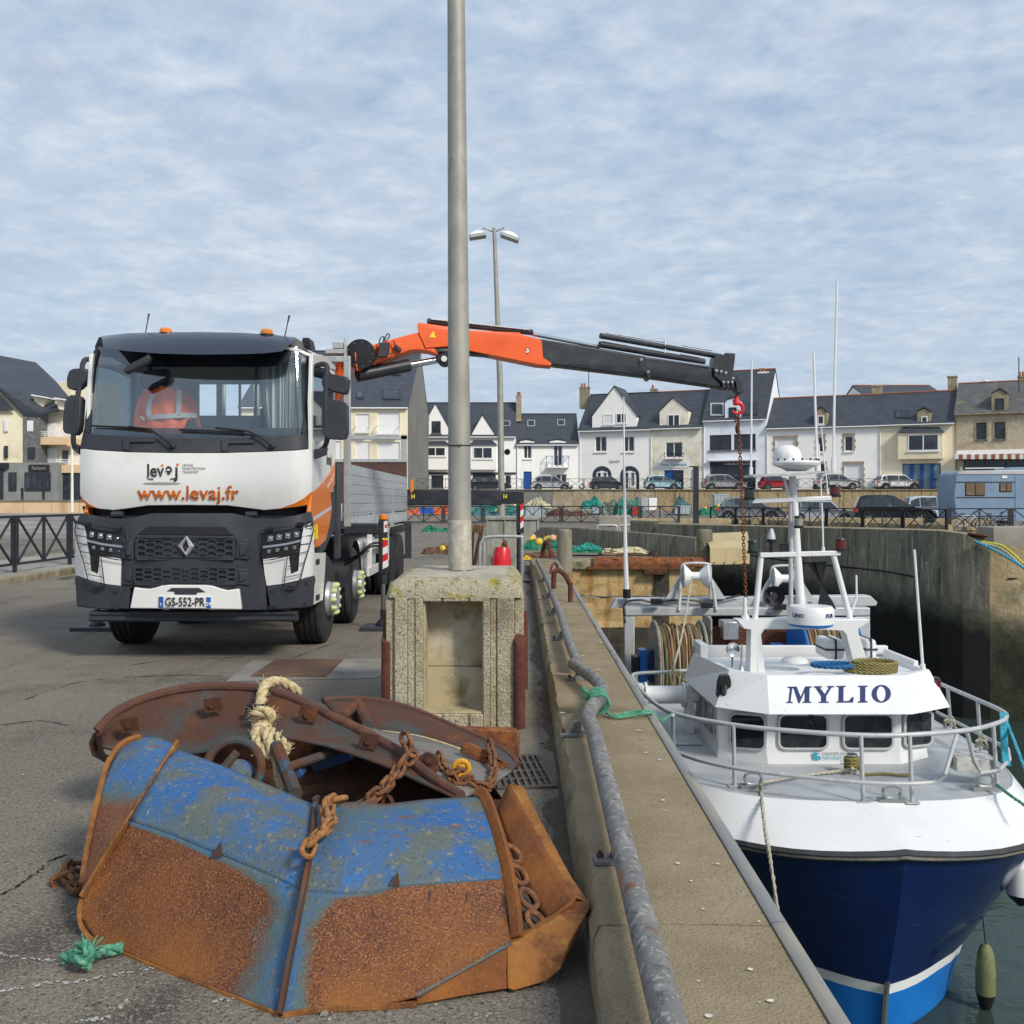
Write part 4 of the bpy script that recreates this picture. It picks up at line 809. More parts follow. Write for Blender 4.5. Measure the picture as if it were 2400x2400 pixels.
# beacons, aerials
for px, py in ((389, 776), (625, 779)):
    c = P(px, py+5, 10.95); b = MB(); b.lathe([(.085, -.04), (.085, .0)], c, n=16); bo = b.build('beacon_base', X['cab_black'], truck); b = MB(); b.lathe([(.066, 0), (.066, .035), (.05, .055), (0, .06)], c, n=16); b.build('beacon_lens', X['amber'], bo)
for a_, c_ in (((341, 781), (349, 736)), ((667, 790), (678, 740))): b = MB(); b.tube([P(*a_, 11.0), P(lerp(a_[0], c_[0], .55), lerp(a_[1], c_[1], .55), 11.0), P(*c_, 11.05)], [.006, .006, .012], 6); b.build('aerial', X['cab_black'], truck)
b = MB(); p = P(717, 813, 11.1); b.prism([p+Vector(e) for e in ((-.06,0,0), (.06,0,0), (.035,0,.10), (-.035,0,.10))], (0, .25, 0)); b.build('roof_lamp', X['cab_black'], truck, bevel=.006)
# wheels
def tyre(b, c, ax, w, r, m=0):
    prof = [(r*.56, -w/2), (r*.62, -w/2-.004), (r*.90, -w/2), (r*.97, -w/2+.02), (r, -w/2+.05)]
    for k in range(1, 5): z = -w/2 + w*k/5; prof += [(r, z-.012), (r-.012, z-.008), (r-.012, z+.008), (r, z+.012)]
    prof += [(r, w/2-.05), (r*.97, w/2-.02), (r*.90, w/2), (r*.62, w/2+.004), (r*.56, w/2)]
    b.lathe(prof, c, ax, 40, m)
def wheel(x, d, s, steer):
    ax = (s, 0, 0); r = .52; w = .33 if steer else .30; c = Vector((x - s*w/2, d, r-.008)); b = MB(); tyre(b, c, ax, w, r)
    if not steer: tyre(b, c - Vector((s*.34, 0, 0)), ax, w, r)
    wo = b.build('wheel', X['rubber'], truck, smooth=30); b = MB(); co = Vector((x, d, r-.008))
    if steer:
        b.lathe([(.295, -.20), (.30, -.005), (.285, .0), (.27, -.02), (.21, -.03), (.19, .05), (.175, .055), (.175, .02)], co, ax, 32, cap=False); b.lathe([(.16, -.02), (.16, .10), (.15, .115), (.0, .115)], co, ax, 28); b.build('rim', X['rim'], wo)
        b = MB(); b.lathe([(.195, .048), (.195, .07), (.10, .075)], co, ax, 28); b.build('hub_cover', X['rim'], wo)
        for k in range(10):
            a_ = 2*math.pi*k/10; b = MB(); b.lathe([(.030, 0), (.030, .03), (.02, .055), (0, .06)], co + Vector((s*.07, .165*math.cos(a_), .165*math.sin(a_))), ax, 8); b.build('wheel_nut', X['nut_green'], wo)
    else:
        b.lathe([(.30, -.01), (.29, .0), (.27, -.03), (.25, -.18), (.13, -.20), (.13, -.05), (.11, -.03), (0, -.03)], co, ax, 28); b.build('rim', X['rim'], wo)
for d, st in ((12.0, True), (14.02, True), (18.3, False), (19.65, False)):
    wheel(XR-.03 if st else XR-.0, d, 1, st); wheel(XL+.03 if st else XL+.0, d, -1, st)
for s, x in ((1, XR), (-1, XL)):
    for d in (14.02,):
        b = MB(); rr = []
        for a_ in range(0, 181, 15): rr.append([(x-.42*s, d-.60*math.cos(R(a_)), .52+.60*math.sin(R(a_))), (x-.02*s, d-.60*math.cos(R(a_)), .52+.60*math.sin(R(a_)))])
        b.rows(rr, thick=(0, 0, .012)); b.build('mudguard', X['cab_grey'], truck)
    b = MB(); b.rows([[(x-.4*s, d, z) for d, z in ((17.55, .75), (17.6, 1.05), (17.9, 1.2), (20.1, 1.2), (20.3, 1.05), (20.35, .6))], [(x-.0*s, d, z) for d, z in ((17.55, .75), (17.6, 1.05), (17.9, 1.2), (20.1, 1.2), (20.3, 1.05), (20.35, .6))]], thick=(0, 0, .015)); b.build('mudguard', X['galv'], truck)
    b = MB(); b.box(x-.5*s, 20.6, .5, x+.10*s, 20.63, 1.25); b.build('mudflap', mud := X['cab_grey'], truck)
    b = MB(); b.box(x-.05*s, 13.62, .45, x-.35*s, 13.63, 1.15); b.build('mudflap', X['rubber'], truck)
b = MB(); b.box(-3.75, 11.2, .72, -3.62, 20.5, 1.05); b.box(-3.05, 11.2, .72, -2.92, 20.5, 1.05); b.box(-3.7, 11.9, .45, -2.95, 12.1, .6)
for d in (12.0, 14.02, 18.3, 19.65): b.tube([(XL+.3, d, .51), (XR-.3, d, .51)], .09, 10)
b.build('chassis', X['cab_black'], truck)
b = MB(); pr_ = [(-2.12, 15.0, .60), (-2.12, 15.05, .60), (-2.12, 17.3, .60)]
b.bar((-2.1, 14.9, .62), (-2.1, 17.3, .62), .04, .13); b.bar((-2.1, 15.1, .66), (-2.1, 15.1, 1.2), .05, .07, (1,0,0)); b.bar((-2.1, 17.2, .66), (-2.1, 17.2, 1.2), .05, .07, (1,0,0)); b.bar((-2.1, 14.9, 1.0), (-2.1, 17.3, 1.0), .04, .13); b.build('side_guard', X['cab_white'], truck, bevel=.005)
b = MB(); b.box(-2.9, 15.0, .5, -2.2, 16.6, 1.1); b.build('fuel_tank', X['galv'], truck, bevel=.08)
# flatbed
bed = MB(); bed.box(XL, 13.05, 1.30, XR, 20.7, 1.44)
for k in range(24): y = 13.3+k*.31; bed.box(XR-.004, y, 1.26, XR+.02, y+.07, 1.45)
bed.build('bed_floor', X['alu'], truck)
for x in (XR, XL):
    for y0_, y1_ in ((13.08, 15.66), (15.76, 18.24), (18.34, 20.6)):
        b = MB(); b.box(x-.03, y0_, 1.47, x, y1_, 2.135)
        for k in range(5): b.box(x, y0_+.01, 1.50+.125*k, x+.006, y1_-.01, 1.60+.125*k)
        b.build('drop_side', X['alu'], truck, fix=False)
    for y_ in (15.71, 18.29): b = MB(); b.box(x-.05, y_-.045, 1.2, x+.015, y_+.045, 2.1); b.build('side_post', X['galv'], truck)
b = MB(); b.box(XL, 20.62, 1.44, XR, 20.66, 2.44); b.build('tailboard', X['plywood'], truck); b = MB(); b.box(XL, 20.60, 2.44, XR, 20.68, 2.50); b.build('tail_rail', X['galv'], truck)
b = MB()
for x in (XL+.06, XR-.06): b.box(x-.06, 20.69, 1.2, x+.06, 20.79, 3.0)
b.box(XL, 20.69, 2.90, XR, 20.79, 2.98); b.build('rear_frame', X['galv'], truck, bevel=.005)
# headboard behind the cab
b = MB(); xa = P(822, 0, 12.95).x
b.box(P(805,0,12.9).x, 12.9, 1.33, xa, 12.98, P(0,834,12.9).z); b.box(XL, 12.9, 1.33, XL+.1, 12.98, 3.4); b.box(XL, 12.905, P(0,848,12.9).z, xa-.002, 12.975, P(0,834,12.9).z-.004)
b.box(P(803,0,12.9).x, 12.985, P(0,835,12.9).z, P(809.5,0,12.9).x, 13.05, P(0,790,12.9).z); b.box(XL, 12.905, 1.4, xa-.1, 12.97, 1.62)
for k in range(5): b.box(XL+.5+k*.42, 12.91, 1.6, XL+.56+k*.42, 12.965, P(0,848,12.9).z)
b.build('headboard', X['galv'], truck, bevel=.006)
b = MB(); b.box(P(760,0,12.9).x, 12.99, P(0,825,12.9).z, P(803,0,12.9).x, 13.2, P(0,815,12.9).z); b.box(P(776,0,12.9).x, 13.0, P(0,824,12.9).z+.06, P(801,0,12.9).x, 13.15, P(0,816,12.9).z+.09); b.build('load_cross_bar', X['galv'], truck)
# crane
def dB(px): return lerp(13.4, 16.0, (px-880)/(1735-880))
def bpt(px, py, o=0): return P(px, py, dB(px)+o)
def boom(name, poly, m, w, parent=truck, o=0, bevel=.015):
    b = MB(); b.prism([bpt(x, y, o-w/2) for x, y in poly], (0, w, 0)); return b.build(name, m, parent, bevel=bevel)
b = MB(); b.box(-3.1, 13.1, 1.05, -2.55, 13.75, 1.75); b.tube([(-2.8, 13.42, 1.7), (-2.8, 13.42, 2.7)], .24, 20); b.prism([(-3.0, 13.2, 2.6), (-2.55, 13.2, 2.6), (-2.15, 13.2, 3.15), (-2.08, 13.2, 3.5), (-2.2, 13.2, 3.5), (-2.5, 13.2, 3.2), (-2.9, 13.2, 3.0)], (0, .45, 0)); crane = b.build('crane_column', X['crane_red'], truck, bevel=.02)
boom('inner_boom', [(830, 826), (873, 808), (920, 794), (981, 778), (1010, 800), (1028, 832), (1012, 826), (997, 822), (978, 820), (959, 822), (920, 837), (879, 852), (835, 870)], X['crane_red'], .34)
ob = boom('outer_boom', [(979, 757), (984, 756), (1048, 765), (1103, 774), (1217, 779), (1226, 785), (1269, 796), (1273, 838), (1292, 850), (1292, 857), (1256, 854), (1103, 823), (1054, 812), (997, 816), (990, 800), (982, 783), (978, 768)], X['crane_red'], .38)
boom('boom_underside', [(997, 816.5), (1054, 812.5), (1103, 823.5), (1150, 833), (1120, 830), (1060, 826), (1020, 826)], X['crane_black'], .30, ob)
bb = boom('extension_boom', [(1262, 794), (1406, 816), (1500, 833), (1671, 862), (1697, 882), (1694, 908), (1505, 881), (1292, 855), (1270, 850)], X['crane_black'], .30)
for px, py in ((1503, 843), (1519, 872), (1679, 869), (1690, 871), (1701, 874), (1696, 896), (1706, 896), (1716, 896), (1718, 887)):
    b = MB(); b.lathe([(.02, 0), (.02, .012), (.008, .014), (.008, .004)], bpt(px, py, -.235), (0,-1,0), 10); b.build('pin', X['steel'], bb)
boom('boom_collar', [(1496, 838), (1512, 838), (1524, 868), (1528, 876), (1524, 889), (1516, 886), (1514, 876), (1500, 864), (1496, 852)], X['crane_black'], .36, bb)
for k in range(4):
    x = 1672 + 11*k
    boom('end_plate', [(x, 855), (x+4, 832+2*k), (x+24-5*k, 832+2*k), (x+24-5*k, 860), (x+22-3*k, 878), (x+28-2*k, 890), (x+31-2*k, 908+k), (x+22, 908+k), (x+20, 896), (x+2, 880)], X['crane_black'], .40-.03*k, bb, bevel=.004)
boom('end_plate', [(1700, 826), (1724, 828), (1722, 850), (1717, 880), (1706, 880), (1708, 850)], X['crane_black'], .2, bb)
boom('boom_tip', [(1712, 880), (1722, 878), (1731, 882), (1738, 896), (1745, 918), (1735, 924), (1724, 915), (1714, 905)], X['crane_black'], .22, bb)
def rod(name, a, c, r0, m, parent=bb, o=0, n=12): b = MB(); b.tube([bpt(*a, o), bpt(*c, o)], r0, n); return b.build(name, m, parent)
rod('extension_cylinder', (1407, 787), (1690, 836), .042, X['crane_black'], o=-.05); rod('extension_cylinder', (1405, 807), (1650, 848), .048, X['crane_black'], o=-.05); rod('extension_cylinder', (1003, 753), (1247, 779), .042, X['crane_black'], ob)
rod('piston_rod', (1247, 783), (1404, 813), .028, X['chrome'], ob); rod('piston_rod', (1508, 836), (1661, 859), .026, X['chrome'], o=-.16)
for a, c in (((1420, 780), (1560, 803)), ((1600, 810), (1670, 822)), ((1412, 799), (1480, 812)), ((1595, 830), (1640, 838)), ((1010, 748), (1240, 773))): rod('hydraulic_pipe', a, c, .010, X['steel'], o=-.06, n=8)
for px, py in ((1559, 806), (1559, 828)): rod('pipe_clip', (px, py-10), (px, py+8), .012, X['plate'], o=-.09, n=6)
lc = rod('lift_cylinder', (838, 880), (958, 856), .085, X['crane_black'], truck, -.02, 20); rod('piston_rod', (957, 856), (1034, 842), .045, X['chrome'], lc, -.02)
b = MB(); b.lathe([(.10, -.14), (.10, .14)], bpt(1041, 841), (0,1,0), 20); b.prism([bpt(1028, 824, -.1), bpt(1052, 824, -.1), bpt(1052, 850, -.1), bpt(1034, 846, -.1)], (0, .2, 0)); b.build('knuckle', X['crane_black'], lc, bevel=.01)
b = MB(); b.lathe([(.04, 0), (.04, .02)], bpt(1041, 841, -.15), (0,-1,0), 14); b.build('pin', X['plate'], lc)
b = MB(); c = P(845, 830, 13.12); b.lathe([(.192, -.02), (.192, .02), (.185, .022), (.185, .16), (.192, .162), (.192, .2)], c, (0,1,0), 40); hr = b.build('hose_reel', X['cab_black'], truck, bevel=.004)
b = MB(); b.lathe([(.135, 0), (.135, .006), (.12, .008), (0, .008)], c-Vector((0,.02,0)), (0,-1,0), 32); b.build('reel_disc', X['cab_black'], hr)
for k in range(9): a_ = k*.7; b = MB(); b.lathe([(.006, 0), (.006, .006)], c+Vector((.155*math.cos(a_), -.022, .155*math.sin(a_))), (0,-1,0), 6); b.build('rivet', X['steel'], hr)
b = MB()
for pts in ([(888, 806), (892, 792), (900, 790), (896, 806)], [(900, 800), (906, 784), (911, 783), (912, 790), (903, 800)], [(880, 842), (892, 822), (894, 806)], [(905, 832), (922, 826), (926, 812), (922, 798)]): b.tube(spline([bpt(x, y, -.24) for x, y in pts], 3), .008, 6)
b.prism([bpt(x, y, -.28) for x, y in ((888, 804), (912, 802), (910, 826), (906, 834), (886, 836), (888, 820))], (0, .1, 0)); b.prism([bpt(x, y, -.26) for x, y in ((926, 806), (940, 816), (938, 824), (930, 818))], (0, .08, 0)); b.build('valve_block', X['crane_black'], truck)
b = MB(); b.prism([bpt(x, y, -.20) for x, y in ((1006, 790), (1016, 775), (1021.5, 792))], (0, .01, 0)); b.build('warning_triangle', X['yellow'], ob)
b = MB(); b.lathe([(.045, 0), (.045, .006)], bpt(1235, 821, -.195), (0,-1,0), 20); sg = b.build('warning_sign', X['plate'], ob); b = MB(); b.lathe([(.045, 0), (.045, .004), (.036, .004), (.036, 0)], bpt(1235, 821, -.202), (0,-1,0), 20, cap=False); b.bar(bpt(1231, 816, -.204), bpt(1239, 826, -.204), .008, .004, (0,1,0)); b.build('print', X['red'], sg)
# hook
b = MB(); hk = P(1728, 930, 15.98); b.lathe([(.03, -.10), (.055, -.09), (.06, -.02), (.035, .0), (.03, .06)], P(1726, 935, 15.98), (0,0,1), 14)
hc = P(1728, 957, 15.98); b.tube([P(1726, 938, 15.98)] + arc(hc, .085, 100, -150, 14), [.035]*2+[.034-.0012*k for k in range(14)], 10); hook = b.build('hook', X['red'], truck, smooth=60)
# stabilisers
def stripes(px0, px1, py0, py1, d, parent, n=4):
    b = MB(); b2 = MB(); h_ = (py1-py0)/n
    for k in range(n):
        q = [P(px0, py0+h_*k, d), P(px1, py0+h_*k-6, d), P(px1, py0+h_*(k+1)-6, d), P(px0, py0+h_*(k+1), d)]
        (b if k % 2 == 0 else b2).prism(q, (0, .008, 0))
    b.build('red_stripe', X['red'], parent); b2.build('white_stripe', X['plate'], parent)
def stabiliser(x, d, ztop, zcase, zrod, zplate=.0):
    b = MB(); b.box(x-.055, d-.055, zcase, x+.055, d+.055, ztop); leg = b.build('stabiliser_leg', X['crane_black'], truck, bevel=.012)
    b = MB(); b.tube([(x, d, zcase-.13), (x, d, zcase)], .05, 14); b.tube([(x, d, .1), (x, d, zcase-.1)], .028, 14, m=1); b.tube([(x, d, .12), (x, d, .26)], .036, 14); b.lathe([(.10, .05), (.10, .07), (.05, .13), (.03, .14)], (x, d, 0), n=18); b.build('leg_foot', [X['crane_black'], X['chrome']], leg)
    b = MB(); b.tube([(x, d, ztop), (x, d, ztop+.07)], .058, 16); b.build('leg_beacon', X['amber'], leg, bevel=.01)
    b = MB(); b.box(x-.27, d-.22, .0, x+.27, d+.25, .05); b.build('ground_plate', X['cab_grey'], leg, bevel=.01)
    return leg
xs_ = P(898, 0, 13.2).x
leg = stabiliser(xs_, 13.2, P(0,1218,13.2).z, P(0,1345,13.2).z, 0)
stripes(897, 909, 1268, 1334, 13.2-.064, leg); b = MB(); b.prism([P(x, y, 13.134) for x, y in ((899.5, 1222), (908, 1221), (908, 1246), (899.5, 1248))], (0, .008, 0)); lb = b.build('label_plate', X['plate'], leg); b = MB(); b.prism([P(x, y, 13.13) for x, y in ((902.5, 1229), (907, 1229), (907, 1237), (902.5, 1237))], (0, .004, 0)); b.build('print', X['red'], lb)
b = MB(); b.prism([P(x, y, 13.134) for x, y in ((896, 1261), (909, 1261), (909, 1265.5), (896, 1265.5))], (0, .008, 0)); b.build('yellow_mark', X['yellow'], leg)
stabiliser(P(228, 0, 13.2).x, 13.2, 1.35, .75, 0)
b = MB(); b.box(P(228,0,13.2).x, 13.1, P(0,1252,13.2).z, xs_-.05, 13.3, P(0,1226,13.2).z); b.build('stabiliser_beam', X['crane_black'], truck, bevel=.015)
for k in (0, 1): b = MB(); b.tube(spline([P(808, 1316+8*k, 13.3), P(840, 1300+5*k, 13.0), P(868, 1276+6*k, 13.0), P(890, 1272+8*k, 13.15)], 5), .014, 8); b.build('hydraulic_hose', X['cab_black'], truck, smooth=60)
# rear stabiliser beam, swung out over the quay
b = MB(); b.box(P(956,0,20.9).x, 20.85, P(0,1181,20.9).z, P(1228,0,20.9).x, 21.1, P(0,1150,20.9).z); b.box(P(880,0,20.9).x, 20.83, P(0,1184,20.9).z, P(1176,0,20.9).x, 21.12, P(0,1147,20.9).z); rb = b.build('stabiliser_beam', X['crane_black'], truck, bevel=.02)
for px in (968, 1184):
    b = MB(); b.prism([P(x+px, y, 20.82) for x, y in ((-4, 1158), (-2, 1158), (-2, 1169), (-4, 1169))], (0, .008, 0)); b.prism([P(x+px, y, 20.82) for x, y in ((-1, 1163.5), (4, 1158), (4, 1169))], (0, .008, 0)); b.build('yellow_mark', X['yellow'], rb)
xr_ = P(1219, 0, 20.9).x
b = MB(); b.box(xr_-.075, 20.85, P(0,1250,20.9).z, xr_+.075, 21.05, P(0,1182,20.9).z); leg = b.build('stabiliser_leg', X['crane_black'], truck, bevel=.02); b = MB(); b.tube([(xr_-.03, 20.95, .05), (xr_-.03, 20.95, P(0,1250,20.9).z)], .04, 14); b.box(xr_-.25, 20.7, 0, xr_+.2, 21.2, .05); b.build('leg_foot', X['crane_black'], leg); stripes(1219.5, 1227, 1184, 1240, 20.83, leg, 4)
b = MB(); b.prism([P(x, y, 20.8) for x, y in ((963, 1126), (970, 1122), (969, 1150), (962, 1156))], (0, .1, 0)); b.build('rear_marker', X['amber'], truck)
# the high visibility jacket hung over the passenger seat
jk = thing('safety_jacket', 'orange high visibility jacket with grey bands hung over the cab seat', 'jacket', P(398, 1005, 11.5))
b = MB(); rows = []
outl = [(905, 352, 400), (912, 338, 430), (930, 326, 452), (955, 318, 463), (985, 313, 469), (1008, 312, 472)]
for y, xl_, xr2 in outl:
    rows.append([P(lerp(xl_, xr2, t), y + 3*math.sin(t*9), 11.22 - .22*math.sin(math.pi*t)**.7 + .02*math.sin(t*23+y)) for t in [i/16 for i in range(17)]])
b.rows(rows); b.build('jacket_body', X['hivis'], jk, smooth=70)
def band(pts, w_):
    b = MB(); r1, r2 = [], []
    for x, y in pts:
        t = (x-315)/155; d = 11.22 - .22*math.sin(math.pi*min(max(t, 0), 1))**.7 - .03; r1.append(P(x-(w_ if abs(pts[0][0]-pts[-1][0]) < 40 else 0), y-(0 if abs(pts[0][0]-pts[-1][0]) < 40 else w_), d)); r2.append(P(x+(w_ if abs(pts[0][0]-pts[-1][0]) < 40 else 0), y+(0 if abs(pts[0][0]-pts[-1][0]) < 40 else w_), d))
    b.rows([r1, r2]); b.build('reflective_band', X['reflective'], jk)
band([(345, 980), (370, 976), (400, 975), (430, 973), (462, 974)], 5.5); band([(350, 976), (348, 955), (354, 935), (360, 922)], 6); band([(417, 972), (419, 950), (420, 930), (420, 914)], 6); band([(330, 975), (340, 985), (352, 981)], 3)
# chain hanging from the hook
def chain(name, label, pts, L, r, m, cat='chain', group=None, parent=None, pitch=.72):
    """links laid one after another along a path, every second one turned"""
    pts = [Vector(p) for p in pts]; b = MB(); acc = 0; k = 0; seg_ = [(pts[i], pts[i+1]) for i in range(len(pts)-1)]; tot = sum((q-p).length for p, q in seg_); s_ = 0; step = L*pitch
    def at(s_):
        for p, q in seg_:
            l = (q-p).length
            if s_ <= l: return p.lerp(q, s_/l), (q-p).normalized()
            s_ -= l
        return seg_[-1][1], (seg_[-1][1]-seg_[-1][0]).normalized()
    while s_ <= tot:
        c, t = at(s_); u = t.cross(Vector((.3, 1, .2))).normalized(); w = t.cross(u)
        if k % 2: u, w = w, -u
        hw, hl = L*.29, L*.5-L*.29
        loop = [c + t*(hl*(1 if math.cos(a) >= 0 else -1) + hw*math.cos(a)) + u*hw*math.sin(a) for a in [2*math.pi*i/12 for i in range(12)]]
        b.tube(loop, r, 6, closed=True); s_ += step; k += 1
    o = b.build(name, m, parent, smooth=60)
    if parent is None: tag(o, label, cat, group)
    return o
hb_ = P(1728, 966, 15.98)
chain('lifting_chain', 'long rusty chain hanging from the red crane hook down to the boat', [hb_, P(1734, 1050, 15.98), P(1742, 1250, 15.98), P(1748, 1400, 15.98), P(1752, 1530, 15.98)], .072, .0088, X['rust'])
b = MB(); b.tube([hb_+Vector((-.03, 0, .02)), hb_+Vector((-.035, 0, -.16))], .012, 6); b.tube([hb_+Vector((.03, 0, .02)), hb_+Vector((.03, 0, -.2))], .012, 6); b.sphere(hb_+Vector((0, 0, -.26)), .05, 10, 6, (.7, .7, 1.6)); tag(b.build('chain_shortener', X['rust_dark']), 'dark steel chain shortening clutch just under the red hook', 'hoist fitting')
# ================================================================ the two trawl doors on the quay
RUSTY = dict(bump=[(140, .004), (22, .006)], spec=.35)
X['door_paint'] = mat('door_paint', (.022,.110,.31), .55, layers=[((.06,.13,.24), 1.8, .40, .66), ((.105,.125,.115), 5.5, .46, .60, (1,1,1), 9), ((.030,.135,.36), 4.2, .55, .66), ((.20,.185,.13), 34, .57, .66, (1,1,1), 6), ((.035,.045,.055), 70, .58, .68), ((.20,.085,.03), 12, .64, .72), ((.40,.40,.36), 150, .67, .73), ((.17,.075,.035), 5, .64, .69, (1,5,5)), ((.30,.31,.28), 7, .67, .70, (5,1,3))],
    over=((14, .8, .88, 1.22), (.125,.040,.016), [((.19,.066,.017), 2.2, .42, .66), ((.070,.024,.015), 2.6, .50, .68), ((.30,.12,.030), 150, .51, .62), ((.055,.022,.014), 105, .53, .63), ((.42,.25,.17), 170, .59, .67), ((.045,.022,.016), 6, .64, .70, (5,.8,1.2))], ((.075,.125,.125), .52, .92)),
    attr_layers=[((.27,.098,.016), 5, .6, 1.32, 1.74)], **RUSTY)
X['door_rust'] = mat('door_rust', (.165,.058,.018), .8, layers=[((.26,.095,.02), 5, .46, .70, (1,1,.5)), ((.10,.036,.018), 4, .55, .72), ((.34,.14,.04), 140, .58, .70), ((.05,.025,.018), 70, .62, .72)], **RUSTY)
X['door_edge'] = mat('door_edge', (.24,.098,.026), .78, layers=[((.36,.18,.05), 14, .50, .68), ((.13,.046,.018), 9, .50, .68), ((.30,.12,.025), 3, .5, .66, (1,1,.4)), ((.085,.032,.016), 2.6, .50, .66, (2,2,.7)), ((.36,.19,.07), 130, .60, .68)], **RUSTY)
X['door_inner'] = mat('door_inner', (.085,.040,.026), .85, layers=[((.06,.065,.065), 3.2, .46, .60), ((.15,.055,.024), 4, .54, .68), ((.035,.10,.15), 5.5, .64, .70), ((.22,.19,.15), 130, .66, .72)], **RUSTY)
X['chain_rust'] = mat('chain_rust', (.14,.06,.03), .85, layers=[((.25,.105,.035), 30, .46, .64), ((.07,.034,.022), 22, .54, .68)], bump=[(180, .003)])
X['chain_orange'] = mat('chain_orange', (.27,.115,.035), .85, layers=[((.36,.18,.07), 40, .48, .64), ((.13,.05,.02), 30, .56, .68)], bump=[(180, .003)])
X['rope_cream'] = mat('rope_cream', (.52,.41,.22), .95, layers=[((.64,.54,.34), 40, .45, .62), ((.30,.22,.10), 25, .56, .70)], bump=[(140, .006)])
X['rope_green'] = mat('rope_green', (.07,.27,.17), .9, layers=[((.18,.42,.30), 60, .48, .64), ((.05,.16,.11), 40, .55, .68)], bump=[(160, .004)])
X['rust_brown'] = mat('rust_brown', (.095,.042,.030), .85, layers=[((.15,.06,.03), 6, .5, .7), ((.055,.028,.024), 14, .52, .68), ((.22,.12,.07), 90, .62, .72)], bump=[(90, .003)])
def px3(t): return P(*t)
def grid(rows, nu, nv, sag=0):
    """dense rows of points through control rows of (px, py, d)"""
    R_ = [[px3(t) for t in r] for r in rows]
    R_ = [[r[min(int(u*(len(r)-1)), len(r)-2)].lerp(r[min(int(u*(len(r)-1)), len(r)-2)+1], u*(len(r)-1)-min(int(u*(len(r)-1)), len(r)-2)) for u in [i/nu for i in range(nu+1)]] for r in R_]
    cols = [spline([r[i] for r in R_], max(1, nv//(len(R_)-1))) for i in range(nu+1)]
    return [[cols[i][j] for i in range(nu+1)] for j in range(len(cols[0]))]
def sheet(name, rows, m, parent, mask=None, thick=.014):
    b = MB(); b.rows(rows); nv, nu = len(rows)-1, len(rows[0])-1
    if mask:
        vals = [min(mask(i/nu, j/nv), 1+.25*(j/nv)**2) for j in range(nv+1) for i in range(nu+1)]; it = iter(vals); o = b.build(name, m, parent, smooth=50, attr=lambda v: next(it), fix=False)
    else: o = b.build(name, m, parent, smooth=50, fix=False)
    s_ = o.modifiers.new('thickness', 'SOLIDIFY'); s_.thickness = thick; s_.offset = 0
    return o
sst = lambda x: max(0, min(1, x))**2*(3-2*max(0, min(1, x)))
d1 = thing('trawl_door', 'blue and rust coloured bent steel trawl door lying in front with a rusty shoe', 'trawl door', G(657, 2381), group='trawl doors on the quay')
U = [.0, .18, .36, .55, .74, 1]
# upper blue plates, left and right of the middle rib
topL = [(408, 1757, 4.62), (480, 1782, 4.52), (545, 1808, 4.43), (612, 1836, 4.34), (672, 1862, 4.26), (738, 1891, 4.16)]
midL = [(362, 1832, 4.24), (450, 1862, 4.12), (525, 1890, 4.03), (597, 1921, 3.94), (662, 1952, 3.86), (727, 1984, 3.78)]
kinL = [(305, 1925, 4.06), (400, 1956, 3.96), (470, 1986, 3.87), (560, 2022, 3.78), (635, 2054, 3.70), (708, 2089, 3.61)]
sheet('upper_plate', grid([topL, midL, kinL], 30, 14), X['door_paint'], d1, lambda u, v: .12 + .30*v**3*(1-u)+.12*v**2)
topR = [(738, 1891, 4.16), (791, 1886, 4.16), (846, 1881, 4.18), (901, 1888, 4.18), (1010, 1876, 4.22), (1122, 1870, 4.26)]
midR = [(727, 1984, 3.78), (800, 1976, 3.80), (870, 1972, 3.82), (950, 1968, 3.85), (1040, 1962, 3.89), (1152, 1956, 3.96)]
kinR = [(708, 2089, 3.61), (800, 2094, 3.60), (870, 2094, 3.61), (932, 2079, 3.63), (1030, 2071, 3.67), (1176, 2061, 3.74)]
sheet('upper_plate', grid([topR, midR, kinR], 30, 14), X['door_paint'], d1, lambda u, v: .16 + .62*sst(1-v*2.6-abs(u-.45)*.9) + .22*sst(1-abs(v-.35)*4)*sst(1-abs(u-.3)*3) + .12*v**4)
lowL = [(193, 2104, 3.92), (190, 2150, 3.89), (231, 2208, 3.82), (362, 2264, 3.63), (502, 2318, 3.46), (656, 2376, 3.285)]
kl2 = [(305, 1926, 4.06), (300, 1926, 4.06)]
Lk = [(305, 1925, 4.06), (400, 1956, 3.96), (470, 1986, 3.87), (560, 2022, 3.78), (635, 2054, 3.70), (708, 2089, 3.61)]
Lm = [(246, 2018, 3.99), (300, 2050, 3.93), (360, 2090, 3.84), (455, 2142, 3.72), (565, 2196, 3.58), (684, 2236, 3.44)]
sheet('lower_plate', grid([Lk, Lm, lowL], 40, 20), X['door_paint'], d1, lambda u, v: .30 + .75*sst(v*3.4-.1+.9*(1-u)*sst(v*6)) * sst((1-u)*3.3+.12) + .5*sst(v*4)*sst((1-u)*2.2-.2))
Rk = kinR; Rm = [(684, 2236, 3.44), (760, 2230, 3.45), (840, 2226, 3.46), (930, 2216, 3.48), (1040, 2196, 3.52), (1186, 2150, 3.62)]
Rl = [(656, 2376, 3.285), (759, 2363, 3.305), (840, 2359, 3.32), (900, 2356, 3.33), (985, 2335, 3.35), (1199, 2214, 3.53)]
sheet('lower_plate', grid([Rk, Rm, Rl], 40, 20), X['door_paint'], d1, lambda u, v: .34 + .85*sst(v*3-.15+u*1.6*sst(v*12)) * sst(u*3.6+.02) + .35*sst(u*2.2-.2)*sst(v*7) - .95*sst((v-.84)*8)*sst((u-.66)*7))
